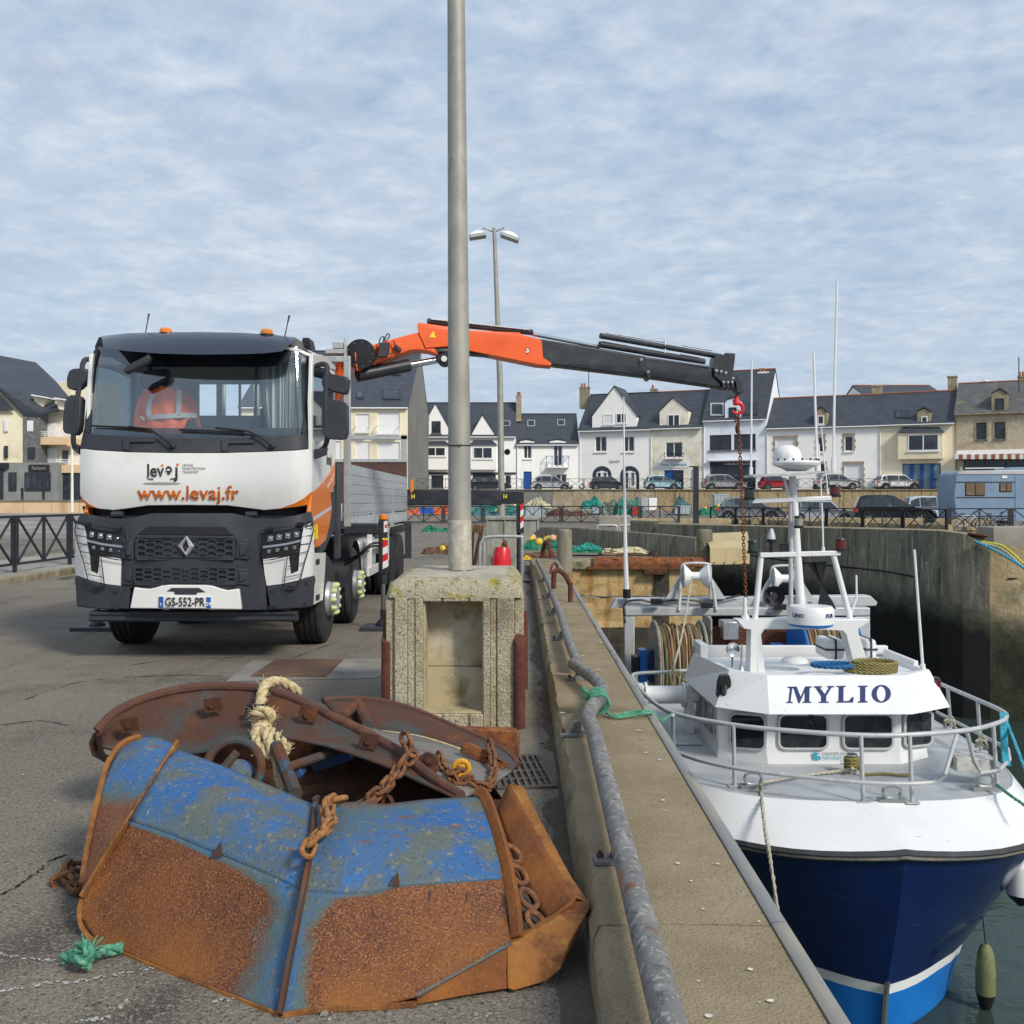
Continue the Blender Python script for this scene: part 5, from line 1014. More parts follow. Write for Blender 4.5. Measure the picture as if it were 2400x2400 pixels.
# left cheek
cl = [(326, 1731, 4.66), (279, 1755, 4.60), (240, 1835, 4.44), (213, 1945, 4.22), (193, 2070, 3.99)]
cr_ = [(410, 1748, 4.62), (390, 1785, 4.50), (340, 1868, 4.24), (285, 1960, 4.02), (198, 2096, 3.92)]
rows = grid([cl, [tuple((Vector(a)+Vector(c))/2+Vector((0, -8 if i < 2 else 0, 0))) for i, (a, c) in enumerate(zip(cl, cr_))], cr_], 16, 8)
sheet('cheek_plate', rows, X['door_paint'], d1, lambda u, v: .10 + 1.1*sst((u-.42)*2.6 + .25*v))
def ribbar(name, pts, w, h, m, parent=d1, up=(0, -.5, .8)):
    b = MB(); q = [px3(t) for t in pts]; q = spline(q, 4); rr = []
    for i, p in enumerate(q):
        t = (q[min(i+1, len(q)-1)] - q[max(i-1, 0)]).normalized(); a = t.cross(Vector(up)).normalized(); c = a.cross(t)
        rr.append([p-a*w/2-c*h*.4, p+a*w/2-c*h*.4, p+a*w/2+c*h*.6, p-a*w/2+c*h*.6])
    b.rows(rr, 0, closed=True); b.poly(rr[0]); b.poly(rr[-1]); return b.build(name, m, parent, bevel=.003)
ribbar('rib', [(330, 1730, 4.65), (300, 1738, 4.62), (274, 1760, 4.58), (250, 1802, 4.50), (225, 1899, 4.30), (206, 1990, 4.12), (193, 2075, 3.98)], .022, .03, X['door_edge'])
ribbar('rib', [(417, 1742, 4.62), (390, 1784, 4.49), (340, 1866, 4.23), (290, 1942, 4.03), (240, 2024, 3.97), (192, 2104, 3.90)], .012, .035, X['door_edge'])
ribbar('rib', [(742, 1866, 4.14), (738, 1900, 4.10), (731, 1980, 3.75), (712, 2088, 3.57), (690, 2200, 3.44), (674, 2280, 3.36), (657, 2381, 3.27)], .014, .045, X['door_inner'])
ribbar('edge_bar', [(192, 2106, 3.91), (186, 2142, 3.89), (197, 2180, 3.87), (231, 2208, 3.82), (362, 2266, 3.63), (502, 2320, 3.46), (657, 2380, 3.28)], .02, .014, X['door_edge'], up=(.3, -1, .1))
ribbar('edge_bar', [(657, 2380, 3.28), (759, 2365, 3.305), (900, 2358, 3.33), (978, 2353, 3.345)], .02, .014, X['door_edge'], up=(0, -1, .1))
ribbar('end_rib', [(1118, 1858, 4.30), (1137, 1866, 4.25), (1156, 1915, 4.12), (1180, 1992, 3.92), (1196, 2066, 3.76), (1207, 2130, 3.66), (1213, 2200, 3.57)], .042, .03, X['door_rust'], up=(-.5, -.6, .6))
for t, u in (((519, 2008, 3.80), (517, 1972, 3.80)), ((936, 2076, 3.62), (933, 2044, 3.63))):
    b = MB(); p, q = px3(t), px3(u); b.prism([p+Vector((-.04, 0, 0)), p, q], (0.0, .01, 0)); b.build('gusset', X['door_inner'], d1)
# shoe: the heavy corner
sh_t = [(977, 2304, 3.40), (1080, 2268, 3.45), (1189, 2217, 3.53), (1224, 2198, 3.57), (1317, 2146, 3.66), (1349, 2120, 3.70), (1382, 2116, 3.70)]
sh_b = [(977, 2356, 3.345), (1080, 2336, 3.385), (1189, 2318, 3.43), (1204, 2323, 3.42), (1279, 2301, 3.47), (1315, 2272, 3.50), (1381, 2122, 3.70)]
def shoe(name, ia, ib, m=X['door_rust'], off=0):
    top = [px3(t) for t in sh_t[ia:ib]]; bot = [px3(t) for t in sh_b[ia:ib]]; b = MB(); rows = []
    for a, c in zip(top, bot):
        bk = Vector((-.005, .05, 0)); md = a.lerp(c, .5)+Vector((0, -.02, 0)); rows.append([a+bk, a+Vector((0, 0, .004)), md+Vector((0, off, 0)), c, c+bk])
    b.rows([list(r) for r in zip(*rows)]); b.poly(rows[0]); b.poly(rows[-1]); return b.build(name, m, d1, bevel=.004, smooth=40)
shoe('shoe', 0, 3); shoe('shoe', 2, 7, X['door_edge'], -.012)
b = MB(); b.poly([px3(t) for t in ((977, 2300, 3.395), (1080, 2262, 3.445), (1199, 2212, 3.53), (1192, 2224, 3.52), (1080, 2272, 3.44), (979, 2312, 3.385))])
# upright end plate
ep_o = [(1200, 1836, 4.42), (1226, 1842, 4.40), (1287, 1960, 4.12), (1340, 2056, 3.88), (1383, 2118, 3.70)]
ep_i = [(1188, 1842, 4.43), (1196, 1840, 4.42), (1260, 1958, 4.13), (1308, 2040, 3.90), (1349, 2104, 3.72)]
b = MB(); b.rows([[px3(t) for t in ep_i], [px3(t) for t in ep_o], [px3(t)+Vector((.01, .02, -.06)) for t in ep_o], [px3(t)+Vector((-.02, .02, -.05)) for t in ep_i]], closed=False); b.build('end_plate_rim', X['door_edge'], d1, bevel=.004)
wall_t = [(1193, 1838, 4.42), (1235, 1911, 4.24), (1275, 1985, 4.06), (1312, 2046, 3.89), (1349, 2104, 3.72), (1338, 2118, 3.68)]
wall_b = [(1165, 1900, 4.36), (1186, 1965, 4.18), (1212, 2030, 4.0), (1240, 2090, 3.85), (1276, 2158, 3.72), (1280, 2162, 3.66)]
sheet('end_plate', grid([wall_t, wall_b], 20, 4), X['door_rust'], d1)
fl_l = [(1140, 1880, 4.30), (1160, 1935, 4.14), (1185, 2010, 3.94), (1202, 2080, 3.80), (1215, 2150, 3.70), (1222, 2200, 3.62)]
sheet('bracket_plate', grid([[(x+6, y+4, d+.03) for x, y, d in fl_l], [(x+2, y+8, d+.02) for x, y, d in wall_b]], 16, 4), X['door_inner'], d1)
for px, py, d in ((1200, 2002, 3.96), (1214, 2050, 3.86), (1238, 2106, 3.74), (1256, 2160, 3.66)):
    c = P(px, py, d); b = MB(); b.tube(arc(c, .040, 0, 360, 16, (.75, -.2, -.62), (.3, .8, .2))[:-1], .011, 8, closed=True); b.build('ring', X['chain_rust'], d1)
# boss and ring at the back of the front door
c = P(548, 1800, 4.72); b = MB(); b.tube(arc(c, .125, 0, 360, 28, (1, 0, -.12), (.1, .35, .93))[:-1], .021, 10, closed=True); b.tube([P(523, 1802, 4.66), P(556, 1762, 4.70)], .02, 8); b.build('lug_ring', X['door_inner'], d1)
b = MB(); b.sphere(P(556, 1818, 4.78), .085, 16, 10, (1, .8, .9)); b.build('float_boss', X['door_paint'], d1)
# --- rear door
d2 = thing('trawl_door', 'dark rusty trawl door with curved rim leaning behind the blue one', 'trawl door', P(700, 1800, 5.4), group='trawl doors on the quay')
rim = [(227, 1713, 5.35), (270, 1671, 5.42), (330, 1641, 5.48), (405, 1620, 5.52), (480, 1610, 5.54), (555, 1610, 5.52), (630, 1617, 5.46), (702, 1642, 5.36), (771, 1676, 5.24), (856, 1717, 5.08), (942, 1767, 4.90), (1010, 1820, 4.72), (1080, 1866, 4.52)]
low = [(240, 1752, 5.30), (290, 1762, 5.28), (350, 1770, 5.24), (420, 1772, 5.20), (480, 1764, 5.16), (545, 1738, 5.14), (610, 1729, 5.08), (680, 1732, 5.02), (765, 1749, 4.96), (845, 1774, 4.86), (915, 1800, 4.76), (990, 1835, 4.62), (1066, 1869, 4.49)]
rim2 = [(x, y+10, d-.02) for x, y, d in rim]
sheet('curved_plate', grid([rim2, [tuple((Vector(a)+Vector(c))/2+Vector((0, 0, .05))) for a, c in zip(rim2, low)], low], 48, 10), X['door_inner'], d2)
b = MB(); b.tube(spline([px3(t) for t in rim], 4), .026, 10); b.build('rim_bar', X['rust_brown'], d2)
sheet('rim_flange', grid([[(x, y, d) for x, y, d in rim[:9]], [(x+6, y-3, d+.16) for x, y, d in rim[:9]]], 36, 3), X['rust_brown'], d2)
b = MB(); b.rows([[px3((227, 1713, 5.34)), px3((240, 1752, 5.30)), px3((256, 1784, 5.2))], [px3((214, 1738, 5.5)), px3((222, 1768, 5.5)), px3((250, 1790, 5.4))]]); b.tube([px3(t) for t in ((227, 1722, 5.4), (217, 1742, 5.42), (222, 1764, 5.42), (256, 1782, 5.4))], .02, 8); b.build('tip_plate', X['door_inner'], d2)
for px, py, d in ((304, 1699, 5.30), (499, 1652, 5.36), (722, 1674, 5.18), (864, 1736, 4.94)):
    p = P(px, py, d); b = MB(); b.box(-.045, -.006, -.035, .045, .006, .035); b.lathe([(.018, -.02), (.018, -.006)], (0, 0, 0), (0, 1, 0), 8); b.v = [p + Matrix.Rotation(R(12 if px > 600 else -8), 3, 'Y') @ v for v in b.v]; b.build('fixing_plate', X['rust_dark'], d2)
b = MB(); b.prism([P(x, y, 5.27) for x, y in ((578, 1652), (626, 1650), (624, 1674), (572, 1678))], (0, .01, 0)); b.build('slot', X['cab_black'], d2)
# far half of the rear door
pt = [(757, 1642, 6.15), (819, 1638, 6.25), (897, 1644, 6.2), (976, 1666, 6.1), (1044, 1695, 5.95), (1112, 1724, 5.8), (1150, 1742, 5.7), (1190, 1766, 5.6), (1214, 1792, 5.5)]
pb = [(800, 1690, 5.9), (850, 1694, 5.9), (894, 1713, 5.85), (976, 1724, 5.75), (1040, 1742, 5.65), (1090, 1760, 5.55), (1130, 1776, 5.48), (1165, 1794, 5.42), (1200, 1806, 5.4)]
sheet('curved_plate', grid([pt, pb], 30, 4), X['door_inner'], d2)
b = MB(); b.tube(spline([px3(t) for t in pt], 3), .02, 8); b.build('rim_bar', X['rust_brown'], d2)
b = MB(); b.tube(spline([px3((x, y+1, d-.01)) for x, y, d in pb[2:6]], 3), .008, 6); b.build('weld_line', X['rope_cream'], d2)
fb = [(815, 1700, 5.3), (860, 1725, 5.15), (905, 1752, 5.02), (950, 1780, 4.9), (985, 1806, 4.8), (1020, 1830, 4.72), (1050, 1850, 4.66), (1090, 1868, 4.6), (1140, 1850, 4.9)]
sheet('inner_plate', grid([[(x, y+2, d) for x, y, d in pb], fb], 30, 4), X['door_grey'] if 'door_grey' in X else mat('door_grey', (.17,.165,.15), .8, layers=[((.12,.085,.06), 5, .48, .64), ((.25,.24,.22), 60, .6, .7)], bump=[(90, .003)]), d2)
b = MB(); b.prism([P(x, y, 6.45) for x, y in ((1050, 1708), (1206, 1712), (1219, 1722), (1216, 1788), (1050, 1790))], (0, .10, 0)); b.build('end_block', X['rust'], d2, bevel=.012)
b = MB(); b.prism([P(x, y, 5.35) for x, y in ((1077, 1765), (1084, 1744), (1098, 1741), (1150, 1764), (1180, 1786), (1198, 1790), (1170, 1812), (1150, 1798))], (0, .02, 0)); b.build('lug_plate', X['rust'], d2, bevel=.004)
b = MB(); b.prism([P(x, y, 4.82) for x, y in ((975, 1778), (1000, 1764), (1018, 1770), (1028, 1786), (1026, 1808), (1018, 1816))], (0, .025, 0)); b.lathe([(.022, -.02), (.022, 0), (.012, 0), (.012, .01)], P(1002, 1786, 4.80), (0, -1, 0), 12); b.build('lug_plate', X['rust_dark'], d2, bevel=.004)
for a, c, r in (((836, 1648, 6.1), (862, 1702, 5.7), .035), ((836, 1650, 6.1), (800, 1680, 5.6), .03), ((648, 1750, 5.0), (692, 1862, 4.5), .034), ((676, 1798, 4.85), (800, 1756, 5.1), .022)):
    b = MB(); b.tube([px3(a), px3(c)], r, 10); b.build('brace', X['door_inner'], d2)
b = MB(); b.prism([P(x, y, 5.2) for x, y in ((722, 1788), (810, 1762), (826, 1782), (736, 1812))], (0, .12, 0)); b.prism([P(x, y, 4.9) for x, y in ((678, 1800), (700, 1792), (712, 1818), (692, 1832))], (0, .10, 0)); b.build('blue_block', mat('blue_dull', (.02,.075,.20), .6, layers=[((.06,.06,.06), 8, .5, .66)]), d2, bevel=.01)
b = MB(); b.rows([[(-1.95, 6.0, .42), (-.3, 5.9, .30), (-.1, 5.5, .12)], [(-1.9, 6.15, .05), (-.3, 6.05, .03), (-.05, 5.6, .02)], [(-1.9, 5.0, .03), (-.5, 4.7, .03), (-.2, 4.5, .03)]]); b.build('dark_backing', X['rust_dark'], d2)  # dark sheet added behind and below, its colour standing in for the hollow's shade
# chains and ropes lying on them
def pxs(pts): return [px3(t) for t in pts]
chain('chain', 'orange rusty chain hanging over the middle of the blue trawl door', spline(pxs([(792, 1876, 4.06), (770, 1882, 4.0), (768, 1906, 3.90), (771, 1932, 3.80), (750, 1950, 3.75), (730, 1972, 3.69), (722, 1996, 3.64), (728, 2012, 3.62)]), 3), .080, .0108, X['chain_orange'], group='chains on the trawl doors', pitch=.60)
chain('chain', 'rusty chain running down into the dark gap between the doors', spline(pxs([(952, 1736, 4.86), (958, 1752, 4.84), (966, 1772, 4.80), (944, 1786, 4.76), (930, 1812, 4.70), (908, 1838, 4.62), (886, 1858, 4.55), (862, 1876, 4.5), (840, 1884, 4.5)]), 3), .085, .0112, X['chain_rust'], group='chains on the trawl doors', pitch=.62)
chain('chain', 'tangled rusty chain looping at the right end of the rear door', spline(pxs([(1030, 1776, 4.95), (1040, 1800, 4.9), (1060, 1822, 4.85), (1076, 1836, 4.8), (1090, 1822, 4.85), (1078, 1806, 4.8), (1058, 1812, 4.78), (1070, 1832, 4.76), (1096, 1826, 4.8), (1112, 1836, 4.8), (1140, 1844, 4.85), (1153, 1828, 5.0), (1157, 1799, 5.2), (1153, 1765, 5.3), (1147, 1744, 5.35)]), 3), .068, .0092, X['chain_rust'], group='chains on the trawl doors', pitch=.60)
chain('chain', 'short brown chain end on the asphalt left of the blue door', spline(pxs([(205, 2080, 4.28), (180, 2078, 4.30), (160, 2056, 4.42), (148, 2062, 4.40), (162, 2034, 4.52), (195, 2032, 4.55)]), 3), .095, .012, X['chain_rust'], group='chains on the trawl doors', pitch=.62)
b = MB(); b.sphere(P(1083, 1792, 4.82), .03, 10, 7, (1.2, 1, .8)); b.tube(arc(P(1082, 1800, 4.80), .035, 0, 360, 12)[:-1], .012, 7, closed=True); tag(b.build('shackle', mat('shackle_yellow', (.62,.30,.02), .6, layers=[((.30,.12,.02), 60, .52, .64)])), 'yellow painted shackle in the chain tangle on the rear door', 'shackle')
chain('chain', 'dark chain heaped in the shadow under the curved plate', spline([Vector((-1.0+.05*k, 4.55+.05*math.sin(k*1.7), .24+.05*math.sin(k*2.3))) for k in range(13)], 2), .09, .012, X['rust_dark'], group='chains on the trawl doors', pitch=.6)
def twisted(name, label, pts, r, m, cat='rope', strands=3, group=None, parent=None, pitch=None):
    q = spline([Vector(p) for p in pts], 7); b = MB(); L_ = 0; pos = [0]
    for i in range(1, len(q)): L_ += (q[i]-q[i-1]).length; pos.append(L_)
    pitch = pitch or r*7
    for s in range(strands):
        path = []
        for i, p in enumerate(q):
            t = (q[min(i+1, len(q)-1)] - q[max(i-1, 0)]).normalized(); u = t.cross(Vector((.2, .9, .35))).normalized(); w = t.cross(u); a = 2*math.pi*(s/strands + pos[i]/pitch); path.append(p + (u*math.cos(a)+w*math.sin(a))*r*.5)
        b.tube(path, r*.56, 6)
    o = b.build(name, m, parent, smooth=70)
    if parent is None: tag(o, label, cat, group)
    return o
rp = [(700, 1622, 5.62), (668, 1602, 5.55), (642, 1597, 5.48), (621, 1608, 5.42), (613, 1636, 5.36), (612, 1662, 5.30), (620, 1690, 5.24), (634, 1714, 5.16), (650, 1730, 5.08), (666, 1744, 5.02), (672, 1758, 4.98)]
kn = [(632, 1688, 5.20), (634, 1676, 5.18), (624, 1668, 5.16), (606, 1668, 5.16), (597, 1676, 5.18), (606, 1690, 5.20), (622, 1700, 5.16), (606, 1706, 5.14), (600, 1720, 5.12), (606, 1744, 5.06), (622, 1764, 5.02), (640, 1768, 4.98), (634, 1744, 5.02), (622, 1716, 5.10)]
tl = [(640, 1768, 5.0), (650, 1790, 4.95), (652, 1822, 4.85), (658, 1842, 4.78), (668, 1858, 4.7)]
b0 = thing('rope', 'thick frayed cream rope knotted over the rusty curved rim', 'rope', P(620, 1690, 5.2))
for pts in (rp, kn, tl): twisted('strand', None, pxs(pts), .028 if pts is not tl else .022, X['rope_cream'], parent=b0)
fb_ = MB()
for pts in (rp, kn, tl):
    q = spline(pxs(pts), 8)
    for p in q:
        for k in range(3): v = Vector((random.gauss(0, 1), random.gauss(0, 1), random.gauss(0, 1))).normalized(); w_ = Vector((random.gauss(0, 1), random.gauss(0, 1), random.gauss(0, 1)))*.012; fb_.tube([p+v*.022, p+v*.034+w_*.5, p+v*.040+w_], .0012, 3, cap=False)
fb_.build('frayed_fibres', X['rope_cream'], b0, smooth=0)['kind'] = 'stuff'
g1 = thing('rope_piece', 'knotted scrap of pale green rope on the asphalt beside the blue door', 'rope', G(200, 2250))
twisted('strand', None, [G(150, 2246, .03), G(172, 2240, .05), G(196, 2250, .06), G(222, 2236, .05), G(250, 2228, .03), G(285, 2222, .03)], .022, X['rope_green'], parent=g1)
twisted('strand', None, [G(196, 2252, .04), G(210, 2230, .09), G(196, 2214, .09), G(188, 2240, .05), G(206, 2262, .04)], .02, X['rope_green'], parent=g1)
b = MB()
for k in range(26): p = G(206, 2236, .07); a_ = random.uniform(0, 6.28); b.tube([p, p+Vector((math.cos(a_)*.05, math.sin(a_)*.05, random.uniform(.0, .06)))], .003, 4)
b.build('frayed_end', X['rope_green'], g1)
# green rope tying the boat rail to the pipe
g2 = thing('rope', 'green rope lashed round the bent pipe and led over the wall to the boat', 'rope', G(1400, 1650, .3))
for k in range(5):
    c = G(1400+2*k, 1634+5*k, rz); twisted('strand', None, [c + Vector((math.cos(a)*.062, .02*math.sin(a*.5)+.01*k, math.sin(a)*.062)) for a in [i*.7 for i in range(10)]], .008, X['rope_green'], parent=g2)
for k in range(3):
    twisted('strand', None, [G(1404, 1640+4*k, .30), G(1418+6*k, 1668+4*k, .23), G(1440+4*k, 1676+3*k, .22), G(1480, 1668+5*k, .22), G(1525, 1666+3*k, .225), P(1548, 1684+3*k, 7.4), P(1562, 1682+k, 9.2), G(1577, 1675, -.78)+Vector((0, 0, .02))], .009, X['rope_green'], parent=g2)
b = MB()
for k in range(40): p = G(1386, 1634, .33); a_ = random.uniform(1.5, 4.5); b.tube([p, p+Vector((math.cos(a_)*.06, math.sin(a_)*.06, random.uniform(-.02, .07)))], .003, 4)
b.build('frayed_end', X['rope_green'], g2)
# ---- gratings, droppings, scratches on the ground
def grate(label, p00, p10, p01, nx, ny, m, name='drain_grate', fr=.02, wd=.014):
    t = thing(name, label, 'drain cover', p00); ex, ey = (p10-p00), (p01-p00); lx, ly = ex.length, ey.length; ex.normalize(); ey = Vector((-ex.y, ex.x, 0)); b = MB(); z = Vector((0, 0, 1))
    Q = lambda u, v, h: p00 + ex*u + ey*v + z*h
    for u in (0, lx): b.hexa([Q(u-fr, -fr, .001), Q(u+fr, -fr, .001), Q(u+fr, ly+fr, .001), Q(u-fr, ly+fr, .001), Q(u-fr, -fr, .016), Q(u+fr, -fr, .016), Q(u+fr, ly+fr, .016), Q(u-fr, ly+fr, .016)])
    for v in (0, ly): b.hexa([Q(fr, v-fr, .001), Q(lx-fr, v-fr, .001), Q(lx-fr, v+fr, .001), Q(fr, v+fr, .001), Q(fr, v-fr, .016), Q(lx-fr, v-fr, .016), Q(lx-fr, v+fr, .016), Q(fr, v+fr, .016)])
    b.build('frame', m, t, bevel=.002); b = MB()
    for i in range(1, nx): u = lx*i/nx; b.hexa([Q(u-wd, fr, .003), Q(u+wd, fr, .003), Q(u+wd, ly-fr, .003), Q(u-wd, ly-fr, .003), Q(u-wd, fr, .014), Q(u+wd, fr, .014), Q(u+wd, ly-fr, .014), Q(u-wd, ly-fr, .014)])
    for j in range(1, ny): v = ly*j/ny; b.hexa([Q(fr, v-wd, .003), Q(lx-fr, v-wd, .003), Q(lx-fr, v+wd, .003), Q(fr, v+wd, .003), Q(fr, v-wd, .0135), Q(lx-fr, v-wd, .0135), Q(lx-fr, v+wd, .0135), Q(fr, v+wd, .0135)])
    gb = b.build('grate_bars', m, t); gb['kind'] = 'stuff'
    b = MB(); b.poly([Q(fr, fr, .002), Q(lx-fr, fr, .002), Q(lx-fr, ly-fr, .002), Q(fr, ly-fr, .002)]); b.build('pit', X['cab_black'], t)
X['cast_iron'] = mat('cast_iron', (.10,.085,.072), .7, .2, layers=[((.17,.13,.10), 14, .48, .66)], bump=[(60, .003)])
a = G(1172, 1850); grate('square cast iron gutter grate beside the quay wall', a, G(1300, 1846), G(1294, 1783), 8, 4, X['cast_iron'], fr=.016, wd=.0075)
a = G(597, 1586); grate('rusty rectangular manhole grating set in a pale concrete patch', a, G(757, 1586), G(786, 1558), 24, 12, mat('rust_grate', (.115,.065,.042), .85, layers=[((.16,.09,.055), 5, .46, .66)]), fr=.03, wd=.012)
b = MB(); b.poly([G(530, 1598), G(880, 1590), G(930, 1572), G(900, 1545), G(590, 1548)]); b.v = [v+Vector((0, 0, .004)) for v in b.v]; tag(b.build('concrete_patch', mat('concrete_patch', (.19,.178,.152), .92, layers=[((.26,.245,.215), 1.6, .45, .65), ((.11,.10,.088), 2.2, .50, .7), ((.30,.28,.25), 90, .58, .7)], bump=[(60, .006)])), kind='structure')
X['dropping'] = mat('dropping', (.66,.65,.60), .9, layers=[((.40,.37,.28), 60, .5, .64)])
def blot(px, py, r, z):
    c = G(px, py, z); b = MB(); n = 12; r *= .75; ring = [c + Vector((r*random.uniform(.55, 1.2)*math.cos(2*math.pi*i/n), r*.8*random.uniform(.6, 1.25)*math.sin(2*math.pi*i/n), .002)) for i in range(n)]; b.poly(ring); return b
bs = MB()
for px, py, r in ((1589, 2024, .016), (1682, 2025, .012), (1620, 2065, .010), (1648, 2131, .012), (1758, 2272, .014), (1806, 2346, .016), (1661, 2382, .018), (1554, 1876, .018), (1496, 1712, .022), (1513, 1764, .016), (1545, 1781, .015), (1409, 1506, .03), (1366, 1537, .03), (1400, 1570, .03), (1318, 1671, .025), (1779, 2160, .008), (1637, 2300, .007), (1310, 1365, .04), (1325, 1374, .04), (1436, 1695, .012), (1780, 2350, .006), (1560, 1900, .008)):
    q = blot(px, py, r, .207); bs.add(q.v, q.f)
o = bs.build('bird_droppings', X['dropping'], smooth=0); tag(o, kind='stuff', label='white bird droppings splashed on the quay wall coping', cat='stain')
bs = MB()
for line in ([(0, 2240), (60, 2248), (130, 2255)], [(170, 2258), (250, 2240), (330, 2225)], [(0, 2325), (100, 2308), (200, 2300), (280, 2285), (380, 2268)], [(180, 2398), (260, 2385)], [(500, 2350), (560, 2340)], [(20, 1438), (70, 1436)], [(130, 2262), (200, 2250)]):
    for i in range(len(line)-1):
        for k in range(14):
            if random.random() < .35: continue
            t = k/14; x, y = lerp(line[i][0], line[i+1][0], t), lerp(line[i][1], line[i+1][1], t)+random.uniform(-3, 3); q = blot(x, y, random.uniform(.006, .016), .0); bs.add([v+Vector((0, 0, .002)) for v in q.v], q.f)
o = bs.build('scratch_marks', mat('scratch', (.42,.41,.39), .9), smooth=0); tag(o, kind='stuff', label='pale scrape marks scratched into the asphalt by the trawl doors', cat='scrape marks')
# ================================================================ fishing boat
X['hull_navy'] = mat('hull_navy', (.005,.017,.082), .22, coat=.3, layers=[((.007,.024,.11), 1.2, .45, .7), ((.035,.05,.10), 4, .64, .74, (1,1,7)), ((.35,.37,.40), 55, .745, .76)], spec=.5)
X['hull_blue'] = mat('hull_blue', (.008,.135,.46), .3, layers=[((.012,.17,.52), .9, .45, .65), ((.10,.14,.13), 1.2, .66, .74, (2,2,.5))])
X['gel_white'] = mat('gel_white', (.72,.73,.735), .38, coat=.15, layers=[((.66,.67,.67), 1.6, .48, .72), ((.50,.49,.46), 7, .66, .78, (2,2,.5)), ((.42,.33,.22), 2.6, .655, .80, (6,6,.35)), ((.25,.26,.28), 7, .69, .73, (1,2,7)), ((.30,.31,.33), 26, .72, .78)])
X['deck_grey'] = mat('deck_grey', (.36,.385,.405), .7, layers=[((.44,.465,.48), 1.6, .45, .65), ((.60,.61,.61), 5, .66, .74, (3,.6,1)), ((.27,.29,.31), 2.5, .60, .74)], bump=[(120, .002)])
X['boat_window'] = mat('boat_window', (.010,.013,.016), .06, layers=[((.035,.04,.04), 2.2, .52, .62)], spec=.6)
X['inox'] = mat('inox', (.55,.55,.54), .28, .9); X['alu_paint'] = mat('alu_paint', (.45,.465,.475), .5, .2, layers=[((.36,.37,.38), 3, .5, .7), ((.56,.57,.57), 12, .56, .7)])
X['fender_rubber'] = mat('fender_rubber', (.03,.032,.036), .6, layers=[((.055,.058,.062), 6, .5, .7)]); X['mylio_blue'] = mat('mylio_blue', (.012,.028,.12), .4)
X['rope_yellow'] = mat('rope_yellow', (.20,.17,.055), .9, layers=[((.34,.30,.13), 60, .48, .64)], bump=[(160, .004)]); X['rope_blue'] = mat('rope_blue', (.012,.10,.28), .85, layers=[((.03,.2,.42), 60, .5, .66)])
X['rope_cyan'] = mat('rope_cyan', (.03,.30,.42), .85, layers=[((.10,.45,.55), 60, .5, .66)]); X['rope_grey'] = mat('rope_grey', (.42,.40,.33), .9, layers=[((.28,.26,.20), 70, .5, .66)], bump=[(160, .003)])
X['light_black'] = mat('light_black', (.012,.012,.014), .4); X['lens_red'] = mat('lens_red', (.10,.008,.012), .15, coat=.5); X['orange_stain'] = mat('orange_stain', (.30,.12,.05), .8)
BOAT = thing('fishing_boat', 'white and navy blue fishing boat moored bow first below the quay wall', 'boat', (3.85, 13, WZ))
def cxl(d): return 3.75 + (d-10)*.028
def level(hb, z, n=26):
    ds = [p[1] for p in hb]; L_ = [0]
    for i in range(1, len(hb)): L_.append(L_[-1] + math.hypot(hb[i][0]-hb[i-1][0], hb[i][1]-hb[i-1][1]))
    half = []
    for k in range(n+1):
        t = L_[-1]*(k/n)**1.4; h = interp(L_, [p[0] for p in hb], t); d = interp(L_, ds, t); half.append((h, d, z(k/n) if callable(z) else z))
    return half
def smooth_hb(h): q = spline([Vector((a, c, 0)) for a, c in h], 6); return [(max(p.x, 0), p.y) for p in q]
SL = [
 ([(0, 9.75), (.7, 9.86), (1.25, 10.12), (1.75, 10.6), (2.08, 11.3), (2.3, 12.6), (2.42, 15), (2.42, 19)], lambda t: -1.66-.16*min(t*2.2, 1)**.9),
 ([(0, 9.76), (.68, 9.91), (1.22, 10.16), (1.72, 10.64), (2.05, 11.35), (2.27, 12.65), (2.39, 15), (2.39, 19)], lambda t: -1.78-.16*min(t*2.2, 1)**.9),
 ([(0, 9.98), (.52, 10.19), (1.05, 10.52), (1.55, 11.1), (1.92, 12.0), (2.16, 13.3), (2.34, 15.5), (2.34, 19)], lambda t: -2.5-.2*t),
 ([(0, 10.26), (.36, 10.47), (.8, 10.86), (1.18, 11.26), (1.55, 12.1), (1.88, 13.5), (2.16, 15.5), (2.16, 19)], lambda t: -3.20),
 ([(0, 10.29), (.35, 10.49), (.78, 10.88), (1.15, 11.28), (1.52, 12.12), (1.85, 13.5), (2.14, 15.5), (2.14, 19)], lambda t: -3.31),
 ([(0, 10.36), (.28, 10.5), (.64, 10.8), (1.0, 11.25), (1.36, 12.1), (1.7, 13.4), (2.03, 15.5), (2.03, 19)], lambda t: -3.72),
 ([(0, 10.6), (.1, 10.7), (.3, 11.1), (.6, 11.8), (.9, 12.8), (1.2, 14.2), (1.6, 16), (1.7, 19)], lambda t: -4.6)]
LV = [level(smooth_hb(h), z) for h, z in SL]
def full(lv, dx=0): return [Vector((cxl(d)-h-dx, d, z)) for h, d, z in lv[::-1]] + [Vector((cxl(d)+h+dx, d, z)) for h, d, z in lv[1:]]
FL = [full(l) for l in LV]
b = MB(); b.rows([FL[1], FL[2]]+[FL[3]]); hull = b.build('hull', X['hull_navy'], BOAT, smooth=13)
b = MB(); b.rows([FL[3], FL[4]]); b.build('hull_stripe', X['gel_white'], BOAT, smooth=28)
b = MB(); b.rows([FL[4], FL[5], FL[6]]); b.build('bottom_paint', X['hull_blue'], BOAT, smooth=13)
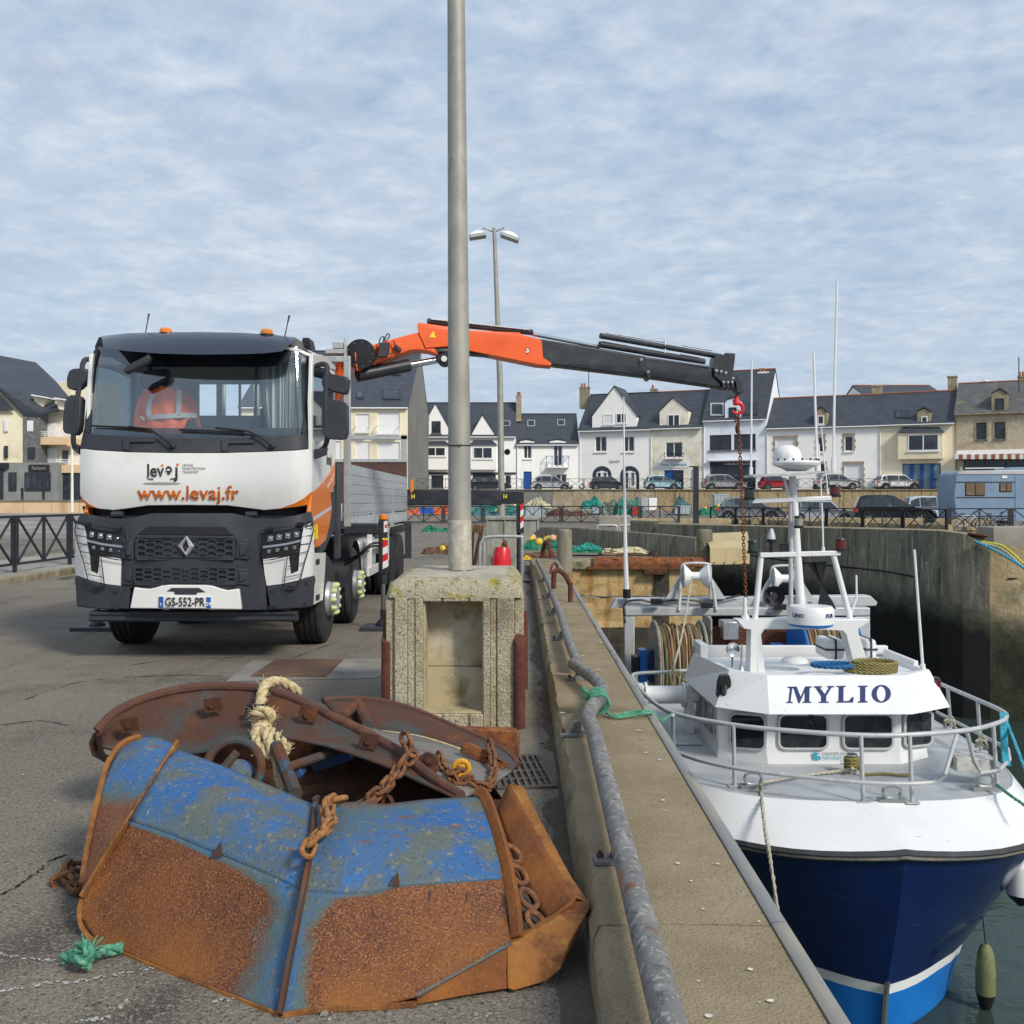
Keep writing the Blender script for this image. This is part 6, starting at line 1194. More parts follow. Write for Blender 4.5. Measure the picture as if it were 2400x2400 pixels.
b = MB(); b.rows([[p.lerp(q, .5)+Vector((0, -.015 if abs(p.x-cxl(p.y)) < 1.9 else 0, 0)) for p, q in zip(FL[0], FL[1])]]*1 and [FL[0], [p.lerp(q, .3)+(p-Vector((cxl(12), 12.5, p.z))).normalized()*.05 for p, q in zip(FL[0], FL[1])], [p.lerp(q, .75)+(p-Vector((cxl(12), 12.5, p.z))).normalized()*.05 for p, q in zip(FL[0], FL[1])], FL[1]]); b.build('rubbing_strake', X['fender_rubber'], BOAT, smooth=40)
b = MB(); b.rows([[p.lerp(q, .42)+(p-Vector((cxl(12), 12.5, p.z))).normalized()*.056 for p, q in zip(FL[0], FL[1])], [p.lerp(q, .66)+(p-Vector((cxl(12), 12.5, p.z))).normalized()*.056 for p, q in zip(FL[0], FL[1])]]); b.build('strake_strip', X['edge_steel'], BOAT, smooth=40)
b = MB(); st = [Vector((cxl(10), d-.012, z)) for d, z in ((10.215, -3.14), (10.27, -3.32), (10.335, -3.72), (10.55, -4.5))]; b.rows([[p+Vector((-.028, .015, 0)) for p in st], st, [p+Vector((.028, .015, 0)) for p in st]]); b.build('stem_guard', X['inox'], BOAT, smooth=0)
# bulwark cap sloping up to the deck edge
DK = -1.45
de = smooth_hb([(0, 10.58), (.7, 10.62), (1.2, 10.76), (1.52, 10.98), (1.82, 11.5), (1.98, 12.3), (2.08, 14), (2.1, 19)]); DE = level(de, lambda t: DK)
FD = full(DE)
b = MB(); b.rows([FD, [p.lerp(q, .04)+Vector((0, 0, .02)) for p, q in zip(FD, FL[0])], FL[0]]); b.build('bulwark', X['gel_white'], BOAT, smooth=28)
b = MB(); b.poly([p+Vector((0, 0, -.004)) for p in FD]); b.build('deck', X['deck_grey'], BOAT, smooth=0)
def hit(px, py, p0, n):
    o = Vector((0, 0, H)); d = P(px, py, 1)-o; n = Vector(n); return o + d*((Vector(p0)-o).dot(n)/d.dot(n))
# wheelhouse
ZR, ZB, ZF = -.80, DK, -.41
wall = [(2.53, 14.2), (2.49, 12.42), (3.03, 12.1), (4.60, 12.1), (5.05, 12.42), (5.05, 14.2)]
fas_b = [(2.36, 14.1), (2.42, 12.2), (2.96, 11.78), (4.60, 11.78), (5.22, 12.2), (5.2, 14.1)]
fas_t = [(2.46, 13.9), (2.66, 12.52), (3.02, 12.13), (4.66, 12.13), (5.10, 12.52), (5.12, 14.0)]
b = MB(); b.rows([[(x, y, ZB-.01) for x, y in wall], [(x+(.02 if x < 3 else -.02), y+.01, ZB+.12) for x, y in wall], [(x, y+.015, ZR+.06) for x, y in wall]]); b.rows([[(2.53, 14.2, ZB), (5.05, 14.2, ZB)], [(2.53, 14.2, ZR+.06), (5.05, 14.2, ZR+.06)]]); wh = b.build('wheelhouse', X['gel_white'], BOAT, smooth=0)
b = MB(); b.rows([[(x, y, ZR) for x, y in wall], [(x, y, ZR) for x, y in fas_b], [(x, y, ZF) for x, y in fas_t], [(lerp(x, 3.85, .05), lerp(y, 13.2, .05), ZF) for x, y in fas_t], [(lerp(x, 3.85, .06), lerp(y, 13.2, .06), ZF-.06) for x, y in fas_t]]); b.build('roof_fascia', X['gel_white'], wh, smooth=0)
b = MB(); b.poly([(lerp(x, 3.85, .05), lerp(y, 13.2, .05), ZF-.055) for x, y in fas_t]); b.poly([(x, y, ZR+.02) for x, y in wall]); b.build('roof', X['gel_white'], wh, smooth=0)
b = MB(); b.box(2.50, 13.6, ZR, 2.60, 14.1, ZF+.16); b.box(2.5, 14.02, ZR, 5.15, 14.12, ZF+.08); b.box(5.06, 12.9, ZR, 5.12, 13.95, ZF+.05); b.build('roof_upstand', X['gel_white'], wh, bevel=.01)
# the name, drawn as serif capitals on the sloping fascia
fo, fu = Vector((3.8, 11.78, ZR)), Vector((0, .35, ZF-ZR)).normalized()
fn = Vector((1, 0, 0)).cross(fu).normalized()
def fpt(px, py): return hit(px, py, fo, fn) + fn*.004*(1 if fn.y < 0 else -1)
def glyph(polys):
    b = MB()
    for pl in polys: b.prism([fpt(x, y) for x, y in pl], fn*.004*(1 if fn.y < 0 else -1))
    return b.build('name_letter', X['mylio_blue'], wh, smooth=0, fix=False)
zx = lambda q: [(1600+x/2.415, 1400+y/2.415) for x, y in q]
glyph([zx(p) for p in ([(595, 507), (632, 507), (632, 513), (620, 516), (610, 592), (622, 594), (622, 599), (586, 599), (586, 594), (599, 592), (608, 516), (595, 513)], [(625, 507), (645, 507), (668, 566), (694, 506), (704, 506), (662, 600), (656, 600)], [(694, 506), (730, 505), (730, 511), (718, 514), (716, 591), (728, 593), (728, 598), (678, 598), (678, 593), (690, 591), (692, 530)])])
glyph([zx(p) for p in ([(742, 505), (788, 504), (788, 510), (776, 512), (804, 550), (828, 511), (817, 509), (817, 504), (856, 503), (856, 509), (843, 511), (812, 560), (812, 591), (826, 593), (826, 598), (770, 598), (770, 593), (784, 591), (784, 560), (752, 512), (742, 510)],)])
glyph([zx(p) for p in ([(870, 503), (922, 502), (922, 508), (910, 510), (909, 589), (940, 588), (958, 566), (968, 566), (964, 596), (870, 597), (870, 592), (882, 590), (884, 510), (870, 508)],)])
glyph([zx(p) for p in ([(992, 502), (1046, 501), (1046, 507), (1033, 509), (1033, 588), (1046, 590), (1046, 596), (992, 597), (992, 591), (1005, 589), (1005, 509), (992, 507)],)])
oc = (1124, 547); oo = [(oc[0]+54*math.cos(a*.2618), oc[1]+50*math.sin(a*.2618)) for a in range(25)]; oi = [(oc[0]+26*math.cos(a*.2618), oc[1]+43*math.sin(a*.2618)) for a in range(25)]
b = MB(); b.rows([[fpt(*zx([q])[0]) for q in oo], [fpt(*zx([q])[0]) for q in oi]], thick=fn*.004*(1 if fn.y < 0 else -1)); b.build('name_letter', X['mylio_blue'], wh, smooth=0)
# windows
def window(x0, x1, y0, y1, p0, p1, skew=0, r=13):
    p0, p1 = Vector((*p0, 0)), Vector((*p1, 0)); t = (p1-p0).normalized(); n = Vector((t.y, -t.x, 0)); n = n if n.y < 0 else -n
    def ring(e, off):
        out = []; a0, a1, c0, c1 = x0-e, x1+e, y0-e, y1+e; rr = r+e
        for cx_, cy_, s0 in ((a1-rr, c0+rr, -90), (a1-rr, c1-rr, 0), (a0+rr, c1-rr, 90), (a0+rr, c0+rr, 180)):
            for k in range(6): a = R(s0+k*18); x, y = cx_+rr*math.cos(a), cy_+rr*math.sin(a); out.append(hit(x, y+skew*(x-x0), p0, n)+n*off)
        return out
    b = MB(); b.rows([ring(6, 0), ring(6, .018), ring(3, .024), ring(0, .018), ring(0, .004)], closed=True); f_ = b.build('window_frame', X['alu_paint'], wh, smooth=60)
    b = MB(); b.poly(ring(0.5, .006)); b.build('pane', X['boat_window'], f_, smooth=0)
window(1714, 1791, 1674, 1750, wall[1], wall[2], .06); window(1828, 1936, 1677, 1752, wall[2], wall[3]); window(1979, 2089, 1677, 1752, wall[2], wall[3]); window(2122, 2180, 1674, 1748, wall[3], wall[4], -.1, 9)
for k in range(4):
    y0 = 12.62+k*.36; b = MB(); b.box(2.478, y0, ZB+.2, 2.50, y0+.24, ZR-.08); f_ = b.build('window_frame', X['alu_paint'], wh, bevel=.008); b = MB(); b.box(2.472, y0+.03, ZB+.23, 2.478, y0+.21, ZR-.11); b.build('pane', X['boat_window'], f_)
b = MB(); b.bar(hit(1895, 1672, (0, 12.06, 0), (0, 1, 0)), hit(1926, 1712, (0, 12.06, 0), (0, 1, 0)), .014, .014); b.bar(hit(1902, 1672, (0, 12.06, 0), (0, 1, 0)), hit(1918, 1700, (0, 12.06, 0), (0, 1, 0)), .01, .01); b.build('window_wiper', X['light_black'], wh)
lettering('CHANTIER NAVAL', hit(1961, 1766, (0, 12.085, 0), (0, 1, 0)), (1,0,0), (0,0,1), .035, X['mylio_blue'], wh, 'yard_print', width=.35, depth=.001)
lettering('CROISICAIS', hit(1961, 1776, (0, 12.085, 0), (0, 1, 0)), (1,0,0), (0,0,1), .055, X['rope_cyan'], wh, 'yard_print', width=.35, depth=.001)
b = MB(); b.poly([hit(x, y, (0, 12.084, 0), (0, 1, 0)) for x, y in ((1905, 1763), (1923, 1765), (1913, 1769), (1924, 1774), (1922, 1781), (1906, 1780))]); b.build('yard_print', X['rope_cyan'], wh)
# rails
def pipe(name, pts, r, m='alu_paint', n=10, parent=BOAT): b = MB(); b.tube(pts, r, n); return b.build(name, X[m], parent, smooth=60)
RZ = -.78
top = spline([G(x, y, RZ) for x, y in ((1628, 1570), (1560, 1575), (1487, 1580), (1490, 1600), (1520, 1636), (1580, 1672), (1718, 1699), (1868, 1714), (2018, 1723), (2132, 1722), (2270, 1711), (2342, 1693), (2359, 1678), (2342, 1663), (2288, 1639), (2204, 1603), (2150, 1580))], 5)
pipe('rail', top, .026)
pipe('rail', spline([G(x, y, -1.2) for x, y in ((1540, 1730), (1600, 1769), (1720, 1800), (1890, 1822), (2018, 1834), (2126, 1837), (2185, 1834))], 4) + [G(2200, 1828, -1.17), G(2214, 1816, -1.1), P(2242, 1724, G(2242, 1715, RZ).y)], .022)
pipe('rail', [P(2267, 1718, G(2267, 1711, RZ).y), P(2283, 1785, 11.0), G(2300, 1812, -1.2), G(2341, 1806, -1.2), G(2366, 1780, -1.2), G(2362, 1755, -1.2), G(2304, 1725, -1.2), G(2196, 1669, -1.2)], .022)
for bx_, by_, tx_, ty_ in ((1722, 1843, 1719, 1700), (2023, 1880, 2018, 1724), (2138, 1882, 2132, 1724), (2337, 1843, 2328, 1700), (2300, 1762, 2291, 1642), (2229, 1706, 2221, 1612), (1579, 1757, 1577, 1675)):
    p = G(bx_, by_, DK); q = G(tx_, ty_, RZ); b = MB(); b.tube([p, q], .022, 10); b.box(p.x-.07, p.y-.04, DK, p.x+.07, p.y+.04, DK+.012); b.build('stanchion', X['alu_paint'], BOAT)
for px, py in ((1765, 1846), (2090, 1879), (2308, 1851)):
    c = G(px, py, DK)+Vector((0, 0, .10)); b = MB(); b.tube([c+Vector((.09*math.copysign(abs(math.cos(a))**.6, math.cos(a)), .0, .065*math.sin(a))) for a in [i*math.pi/10 for i in range(20)]], .017, 9, closed=True); b.box(c.x-.14, c.y-.05, DK, c.x+.14, c.y+.05, DK+.035); b.build('fairlead', X['inox'], BOAT)
c = G(1997, 1812, DK); b = MB(); b.lathe([(.05, 0), (.05, .19), (.062, .20), (.062, .22), (0, .225)], c, n=16); b.tube([c+Vector((-.13, 0, .12)), c+Vector((.13, 0, .12))], .02, 8); b.build('bitt', X['inox'], BOAT)
b = MB(); p = [P(x, y, 11.15) for x, y in ((2243, 1776), (2330, 1782), (2340, 1816), (2240, 1808))]; b.prism(p, (0, .22, 0)); b.build('anchor_box', mat('anchor_box', (.50,.50,.47), .7, layers=[((.22,.07,.03), 4, .56, .66), ((.3,.3,.28), 8, .5, .65)]), BOAT, bevel=.01)
b = MB(); b.box(2.05, 13.0, DK, 2.42, 13.45, DK+.03); b.build('hatch', X['alu_paint'], BOAT, bevel=.008)
# arch with legs on the wheelhouse roof
AD = 12.7
def arch_plate(poly, y0=AD, th=.25, name='roof_arch'): b = MB(); b.prism([P(x, y, y0) for x, y in poly], (0, th, 0)); return b.build(name, X['gel_white'], wh, bevel=.012)
arch_plate([(1727, 1453), (1870, 1452), (1876, 1474), (1792, 1475), (1784, 1487), (1790, 1540), (1795, 1592), (1757, 1592), (1760, 1476), (1744, 1474)])
arch_plate([(1870, 1453), (2038, 1451), (2036, 1460), (2020, 1470), (2012, 1473), (2014, 1490), (2037, 1562), (2002, 1562), (1984, 1490), (1974, 1478), (1876, 1474)])
c = P(1900, 1466, 12.5); b = MB(); b.lathe([(.20, -.02), (.26, .0), (.275, .03)], c, n=28); b.build('radar_base', X['hull_blue'], wh); b = MB(); b.lathe([(.275, .03), (.28, .10), (.278, .20), (.25, .24), (0, .252)], c, n=32); rd = b.build('radar_dome', X['gel_white'], wh)
for s_, x_, y_ in (('UNO', 1862, 1441), ('FUR', 1943, 1440)):
    ang = math.atan2(P(x_, 0, 12.3).x-c.x, .24); u = Vector((math.cos(ang), math.sin(ang)*1, 0)); ctr_ = c + Vector((math.sin(ang)*.284, -math.cos(ang)*.284, .14)); lettering(s_, ctr_, u, (0, 0, 1), .068, X['mylio_blue'], rd, 'radar_print', depth=.002, bold=.002)
MD = 12.85
mp_ = lambda px, py, d=MD: P(px, py, d)
pipe('mast', [mp_(1878, 1430), mp_(1868, 1290), mp_(1862, 1180), mp_(1857, 1116)], [.055, .05, .045, .045], 'gel_white', 14); pipe('mast_brace', [mp_(1854, 1436), mp_(1853, 1180)], .028, 'alu_paint'); pipe('mast_brace', [mp_(1838, 1120), mp_(1853, 1180), mp_(1858, 1300)], .02, 'gel_white')
pipe('tripod_leg', [mp_(1769, 1456), mp_(1784, 1302)], .036, 'gel_white'); pipe('tripod_leg', [mp_(1994, 1455), mp_(1953, 1300)], .036, 'gel_white')
for a_, c_, h_ in (((1780, 1301), (1968, 1296), .06), ((1762, 1175), (1948, 1167), .055)): b = MB(); b.bar(mp_(*a_), mp_(*c_), .09, h_); b.build('crosstree', X['gel_white'], BOAT, bevel=.008)
b = MB(); b.prism([mp_(x, y, 12.5) for x, y in ((1765, 1112), (1850, 1109), (1954, 1103), (1954, 1107), (1850, 1114), (1765, 1118))], (0, .5, 0)); b.build('mast_platform', X['alu_paint'], BOAT)
b = MB(); c = mp_(1845, 1084, 12.75); b.lathe([(.17, 0), (.178, .06), (.17, .12), (.14, .175), (.08, .21), (0, .22)], c, n=28); b.build('satellite_dome', X['gel_white'], BOAT)
b = MB(); c = mp_(1866, 1104, 12.75); b.lathe([(.12, 0), (.17, .03), (.28, .07), (.295, .10), (.28, .125), (.17, .13)], c, n=32); ds_ = b.build('scanner_disc', X['gel_white'], BOAT); b = MB()
for k in range(16): a_ = 2*math.pi*k/16; b.box(c.x+.27*math.cos(a_)-.01, c.y+.27*math.sin(a_)-.01, c.z+.12, c.x+.27*math.cos(a_)+.01, c.y+.27*math.sin(a_)+.01, c.z+.15)
b.build('disc_vents', X['light_black'], ds_)['kind'] = 'stuff'
def lantern(px, y0, y1, m, w_=.075, d=MD):
    c = mp_(px, y1, d); h = (y1-y0)/2400*d; b = MB(); b.lathe([(w_, 0), (w_, h*.2), (w_*.8, h*.22)], c, n=14); b.lathe([(w_*.8, h*.8), (w_, h*.82), (w_*.9, h*.95), (0, h)], c, n=14); o = b.build('navigation_light', X['light_black'], BOAT); b = MB(); b.lathe([(w_*.85, h*.2), (w_*.85, h*.82)], c, n=14); b.build('light_lens', X[m], o)
X['lens_dark'] = mat('lens_dark', (.03,.05,.045), .12, coat=.5); X['lens_clear'] = mat('lens_clear', (.25,.26,.22), .15, coat=.5)
lantern(1756, 1142, 1172, 'lens_dark'); lantern(1957, 1135, 1165, 'lens_red'); lantern(1765, 1265, 1297, 'lens_dark'); lantern(1969, 1260, 1292, 'lens_red'); lantern(1872, 1208, 1238, 'lens_clear', .06, 12.7)
c = mp_(1808, 1271); b = MB(); b.lathe([(.055, 0), (.058, .04)], c, n=14, m=1); b.lathe([(.055, .04), (.045, .10), (.02, .17), (0, .175)], c, n=14); b.tube([c, c+Vector((0, 0, -.16))], .02, 8, 1); b.build('beacon', [X['alu_paint'], X['light_black']], BOAT)
b = MB(); p = mp_(1828, 1292); b.box(p.x, p.y, p.z, p.x+.17, p.y+.06, p.z+.10); b.build('floodlight', X['light_black'], BOAT)
b = MB(); c = mp_(1814, 1398, 12.9); b.lathe([(.135, 0), (.12, .06), (.05, .10), (.02, .16)], c, (.1, 1, .1), n=24, cap=False); b.lathe([(.05, .02), (0, .05)], c, (.1, 1, .1), n=12); b.build('loudhailer', X['fender_rubber'], BOAT)
b = MB(); b.prism([mp_(x, y, 12.95) for x, y in ((1890, 1318), (1938, 1315), (1927, 1372))], (.0, .02, 0)); b.prism([mp_(x, y, 12.9) for x, y in ((1926, 1374), (1952, 1410), (1960, 1428), (1918, 1416))], (0, .02, 0)); b.prism([mp_(1910, 1316, 12.90), mp_(1926, 1372, 12.95), mp_(1914, 1316, 13.12)], (.008, 0, 0)); b.build('day_shape', X['light_black'], BOAT, smooth=0)
# whip aerials
for pts, r in (([(1747, 1452), (1746, 1400)], .03), ([(1991, 1449), (2008, 1400), (2007, 1348)], .016), ([(1760, 1118), (1761, 990), (1762, 845)], .014), ([(1916, 1104), (1911, 960), (1907, 826)], .018), ([(1953, 1108), (1956, 900), (1962, 657)], .018), ([(1930, 1300), (1927, 1200), (1919, 1040)], .012), ([(2164, 1582), (2154, 1440), (2143, 1288)], .020), ([(1941, 1160), (1932, 1080), (1925, 1000)], .010)):
    d_ = 12.6 if pts[0][0] > 2100 else MD
    b = MB(); b.tube([mp_(x, y, d_) for x, y in pts], [r*(1-.35*i/len(pts)) for i in range(len(pts))], 8); x0, y0 = pts[0]; b.tube([mp_(x0, y0, d_), mp_(lerp(x0, pts[1][0], .18), lerp(y0, pts[1][1], .18), d_)], r*1.7, 8); b.build('whip_aerial', X['gel_white'], BOAT)
# roof gear
c = P(1718, 1522, 12.6); b = MB(); b.lathe([(.02, .10), (.07, .06), (.085, 0), (.08, -.02), (.06, -.01), (0, .0)], c, (-.1, 1, .05), n=22); b.tube([c+Vector((0, .03, -.07)), c+Vector((0, .03, -.30))], .014, 8); b.build('searchlight', X['chrome'], BOAT)
b = MB(); c = P(1738, 1510, 12.62); b.lathe([(.012, 0), (.012, -.22), (.03, -.32), (.045, -.34)], c, n=12); b.build('horn', X['inox'], BOAT)
b = MB(); c = P(1863, 1552, 12.85); b.lathe([(.17, 0), (.165, .03), (.12, .06), (0, .075)], c, n=24); b.build('flat_dome', X['gel_white'], BOAT)
for x0, x1, y0, y1, d in ((1936, 1982, 1500, 1546, 13.0), (2028, 2056, 1499, 1546, 13.2)):
    b = MB(); a, q = P(x0, y1, d), P(x1, y0, d); b.box(a.x, d, a.z, q.x, d+.5, q.z); r_ = b.build('liferaft', X['gel_white'], BOAT, bevel=.05, seg=3); b = MB(); zc = (a.z+q.z)/2; b.box(a.x-.006, d-.006, zc-.012, q.x+.006, d+.506, zc+.012); b.box((a.x+q.x)/2-.012, d-.008, a.z, (a.x+q.x)/2+.012, d+.508, q.z+.008); b.build('liferaft_strap', X['fender_rubber'], r_)
def navbox(poly, d, lens, lm):
    b = MB(); b.prism([P(x, y, d) for x, y in poly], (0, .12, 0)); o = b.build('side_light', X['light_black'], BOAT, bevel=.01); c = P(*lens, d-.02); b = MB(); b.lathe([(.035, -.06), (.035, .06)], c, n=14); b.build('light_lens', X[lm], o)
navbox([(1681, 1634), (1684, 1600), (1690, 1584), (1710, 1582), (1714, 1596), (1714, 1638)], 12.3, (1697, 1618), 'lens_dark'); navbox([(2190, 1590), (2204, 1588), (2206, 1626), (2212, 1630), (2196, 1634)], 12.42, (2198, 1605), 'lens_red')
# gantry at the stern
GD = 17.6
def gb(name, x0, x1, y0, y1, d, dep, m='alu_paint', bev=.02): a, q = P(x0, y1, d), P(x1, y0, d); b = MB(); b.box(a.x, d, a.z, q.x, d+dep, q.z); return b.build(name, X[m], BOAT, bevel=bev)
gb('gantry_beam', 1465, 2040, 1424, 1444, GD, .22); b = MB(); b.prism([P(x, y, GD+.28) for x, y in ((1430, 1427), (1444, 1404), (1700, 1401), (2040, 1396), (2057, 1412), (2054, 1420), (2030, 1421), (1470, 1424))], (0, .3, 0)); b.build('gantry_beam', X['alu_paint'], BOAT, bevel=.012)
for x0, x1, y0, y1 in ((1463, 1488, 1444, 1640), (1650, 1666, 1444, 1560), (2004, 2040, 1444, 1640), (1818, 1850, 1444, 1540)): gb('gantry_post', x0, x1, y0, y1, GD+.02, .18)
for cx_, cy_ in ((1630, 1350), (1840, 1356)):
    c = P(cx_, cy_, GD+.2); b = MB(); b.lathe([(.21, -.22), (.205, -.19), (.07, -.06), (.07, .06), (.205, .19), (.21, .22)], c, (1, 0, 0), n=22); ro = b.build('warp_roller', X['gel_white'], BOAT)
    b = MB(); b.tube(spline([c+Vector((-.25, -.05, -.1)), c+Vector((-.25, -.05, .14)), c+Vector((-.18, -.05, .22)), c+Vector((.18, -.05, .22)), c+Vector((.25, -.05, .14)), c+Vector((.25, -.05, -.1))], 4), .022, 8); b.build('roller_guard', X['alu_paint'], ro)
    for s in (-1, 1):
        b = MB(); b.prism([c+Vector((s*.25, -.03, .02)), c+Vector((s*.30, -.03, -.05)), c+Vector((s*.52, -.03, -.40)), c+Vector((s*.24, -.03, -.40))], (0, .1, 0)); b.tube([c+Vector((s*.27, -.1, -.08)), c+Vector((s*.32, -.22, -.58))], .03, 8); b.build('roller_bracket', X['alu_paint'], ro)
for x, y in ((1538, 1409), (1655, 1417), (1826, 1421)): p = P(x, y, GD-.05); b = MB(); b.box(p.x-.1, p.y-.12, p.z-.05, p.x+.1, p.y+.02, p.z+.05); b.build('deck_lamp', X['light_black'], BOAT, bevel=.01)
b = MB(); b.tube(spline([P(1465, 1460, GD-.03), P(1464, 1415, GD+.2), P(1500, 1406, GD+.2), P(1530, 1411, GD+.2), P(1600, 1405, GD+.2), P(1660, 1410, GD+.2), P(1735, 1395, GD+.2)], 5), .018, 6); b.build('cable', X['light_black'], BOAT)
b = MB(); b.tube([P(1469, 1400, GD+.2), P(1466, 1300, GD+.2), P(1463, 1100, GD+.2), P(1462, 930, GD+.2)], [.05, .035, .02, .008], 8); b.build('whip_aerial', X['gel_white'], BOAT); b = MB(); p = P(1469, 1402, GD+.2); b.tube([p, p+Vector((0, 0, .16))], .07, 10); b.build('aerial_base', X['light_black'], BOAT)
# net drums full of warp
WARP = [(.22,.14,.07), (.30,.22,.12), (.16,.10,.055), (.40,.34,.22), (.10,.16,.10), (.19,.085,.04)]
wm = [mat('warp%d' % k, c_, .95) for k, c_ in enumerate(WARP)]
def drum(px0, px1, py, r, d, fl):
    a, q = P(px0, py, d), P(px1, py, d); dr = MB(); dr.lathe([(r*.93, 0), (r*.93, (q-a).length)], a, (1, 0, 0), 24); o = dr.build('net_drum', wm[2], BOAT)
    for x in (a.x, q.x): b = MB(); b.lathe([(r*1.1, -.02), (r*1.12, 0), (r*1.1, .02)], (x, d, a.z), (1, 0, 0), 32); b.build('drum_flange', X[fl], o)
    n = 34; b = MB()
    for k in range(n):
        x = lerp(a.x+.03, q.x-.03, k/(n-1)); rr = r*random.uniform(.94, 1.03); sh = random.uniform(-.09, .09)
        b.tube([(x+sh*math.cos(t*.45)*.6+random.uniform(-.008, .008), d+rr*math.cos(t*.45), a.z+rr*math.sin(t*.45)) for t in range(14)], .016, 5, k % 6, closed=True)
    w_ = b.build('wound_warp', wm, o); w_['kind'] = 'stuff'
drum(1534, 1642, 1560, .66, 16.6, 'edge_steel'); drum(1868, 1992, 1545, .62, 16.6, 'hull_blue')
for x0, x1, y0, y1, m in ((1500, 1517, 1524, 1602, 'hull_blue'), (1484, 1498, 1540, 1580, 'light_black'), (1522, 1532, 1524, 1600, 'mylio_blue'), (1815, 1842, 1512, 1532, 'hull_blue')): gb('hydraulic_motor', x0, x1, y0, y1, 16.5, .3, m, .01)
gb('metal_locker', 1695, 1732, 1457, 1500, 16.9, .4, 'steel'); gb('bulkhead', 1660, 1860, 1470, 1570, 17.2, .1, 'rust_dark'); gb('drum_guard', 1664, 1670, 1450, 1540, 16.7, .5, 'edge_steel')
b = MB(); b.box(1.55, 14.3, -2.4, 6.3, 19, -2.3); b.build('working_deck', X['deck_grey'], BOAT)
c = P(1566, 1628, 13.8); b = MB(); b.lathe([(.17, -.32), (.17, -.29), (.12, -.285), (.12, .18), (.17, .185), (.17, .22)], c, (1, 0, 0), n=20)
for x in (-.38, .28): b.box(c.x+x-.05, c.y-.1, DK, c.x+x+.05, c.y+.1, c.z+.14)
b.lathe([(.10, .24), (.12, .40), (.09, .42)], c, (1, 0, 0), n=16); b.build('capstan', X['gel_white'], BOAT, fix=False)
twisted('stay_rope', None, [P(1622, 1352, GD), P(1600, 1480, 15.8), P(1577, 1570, 14.4)], .016, X['rope_grey'], parent=BOAT)
for k in range(5): twisted('lashing', None, [P(1570+5*k, 1572, 14.45), P(1573+9*k, 1590, 14.3), P(1580+6*k, 1620, 14.1)], .012, X['rope_cream'], parent=BOAT)
# ropes lying on the boat
def rope(label, pts, r, m): return twisted('rope', label, pts, r, X[m])
coil = thing('rope_coil', 'coil of yellow and blue rope lying on the wheelhouse roof', 'rope', P(2000, 1580, 12.4))
for k in range(4): twisted('strand', None, [P(2040, 1570, 12.35)+Vector((.30*math.cos(a)*(1-.06*k)+.02*k, .20*math.sin(a), .03*k)) for a in [i*math.pi/7 for i in range(15)]], .026, X['rope_yellow'], parent=coil)
twisted('strand', None, [P(1990, 1568, 12.4)+Vector((-.05+.27*math.cos(a)-.12, .16*math.sin(a), .05)) for a in [i*math.pi/6 for i in range(12)]], .028, X['rope_blue'], parent=coil)
rope('old mooring rope from the bow bitt to the fairlead and down the hull', [G(1999, 1800, DK+.10), G(1990, 1805, DK+.06), G(1960, 1808, DK+.03), G(1880, 1818, DK+.03), G(1800, 1832, DK+.06), G(1784, 1836, DK+.12), G(1782, 1850, DK+.02), P(1785, 1862, 10.82), P(1788, 1900, 10.38), P(1796, 1960, 9.95), P(1806, 2020, 9.85), P(1828, 2170, 9.7), P(1850, 2290, 9.6)], .022, 'rope_grey')
bt = thing('rope', 'greenish rope wound round the steel bitt on the fore deck', 'rope', G(1997, 1812, DK))
c = G(1997, 1812, DK)
for k in range(4): twisted('strand', None, [c+Vector((.075*math.cos(a), .075*math.sin(a), .05+.035*k+.004*a)) for a in [i*.7 for i in range(10)]], .020, X['rope_yellow'], parent=bt)
twisted('strand', None, [c+Vector((.05, -.08, .10)), c+Vector((.1, -.12, .02)), c+Vector((.30, -.10, .02)), c+Vector((.5, -.16, .02)), c+Vector((.62, -.14, .02))], .018, X['rope_yellow'], parent=bt)
cy = thing('rope', 'bright blue mooring rope knotted on the starboard bow rail', 'rope', G(2352, 1690, RZ))
for k in range(4): twisted('strand', None, [G(2345+5*k, 1672, RZ+.03), P(2347+4*k, 1720, 11.2), P(2349+4*k, 1760+4*k, 11.2), P(2352+5*k, 1795, 11.15)], .016, X['rope_cyan'], parent=cy)
twisted('strand', None, [G(2352, 1672, RZ), P(2378, 1740, 10.9), P(2412, 1830, 10.4)], .018, X['rope_cyan'], parent=cy); twisted('strand', None, [P(2338, 1840, 10.9), P(2365, 1862, 10.6), P(2420, 1900, 10.2)], .02, X['rope_green'], parent=cy)
for x, y in ((2225, 1690), (2300, 1738)):
    kn_ = thing('rope', 'grey rope end tied on the far %s stanchion of the boat rail' % ('rearmost' if x < 2250 else 'starboard'), 'rope', P(x, y, 12.2)); twisted('strand', None, [P(x, y, G(x, y, -1.0).y)+Vector((.06*math.cos(a), .05*math.sin(a), .05*math.sin(a*1.7)-.005*a)) for a in [i*.8 for i in range(12)]], .014, X['rope_grey'], parent=kn_)
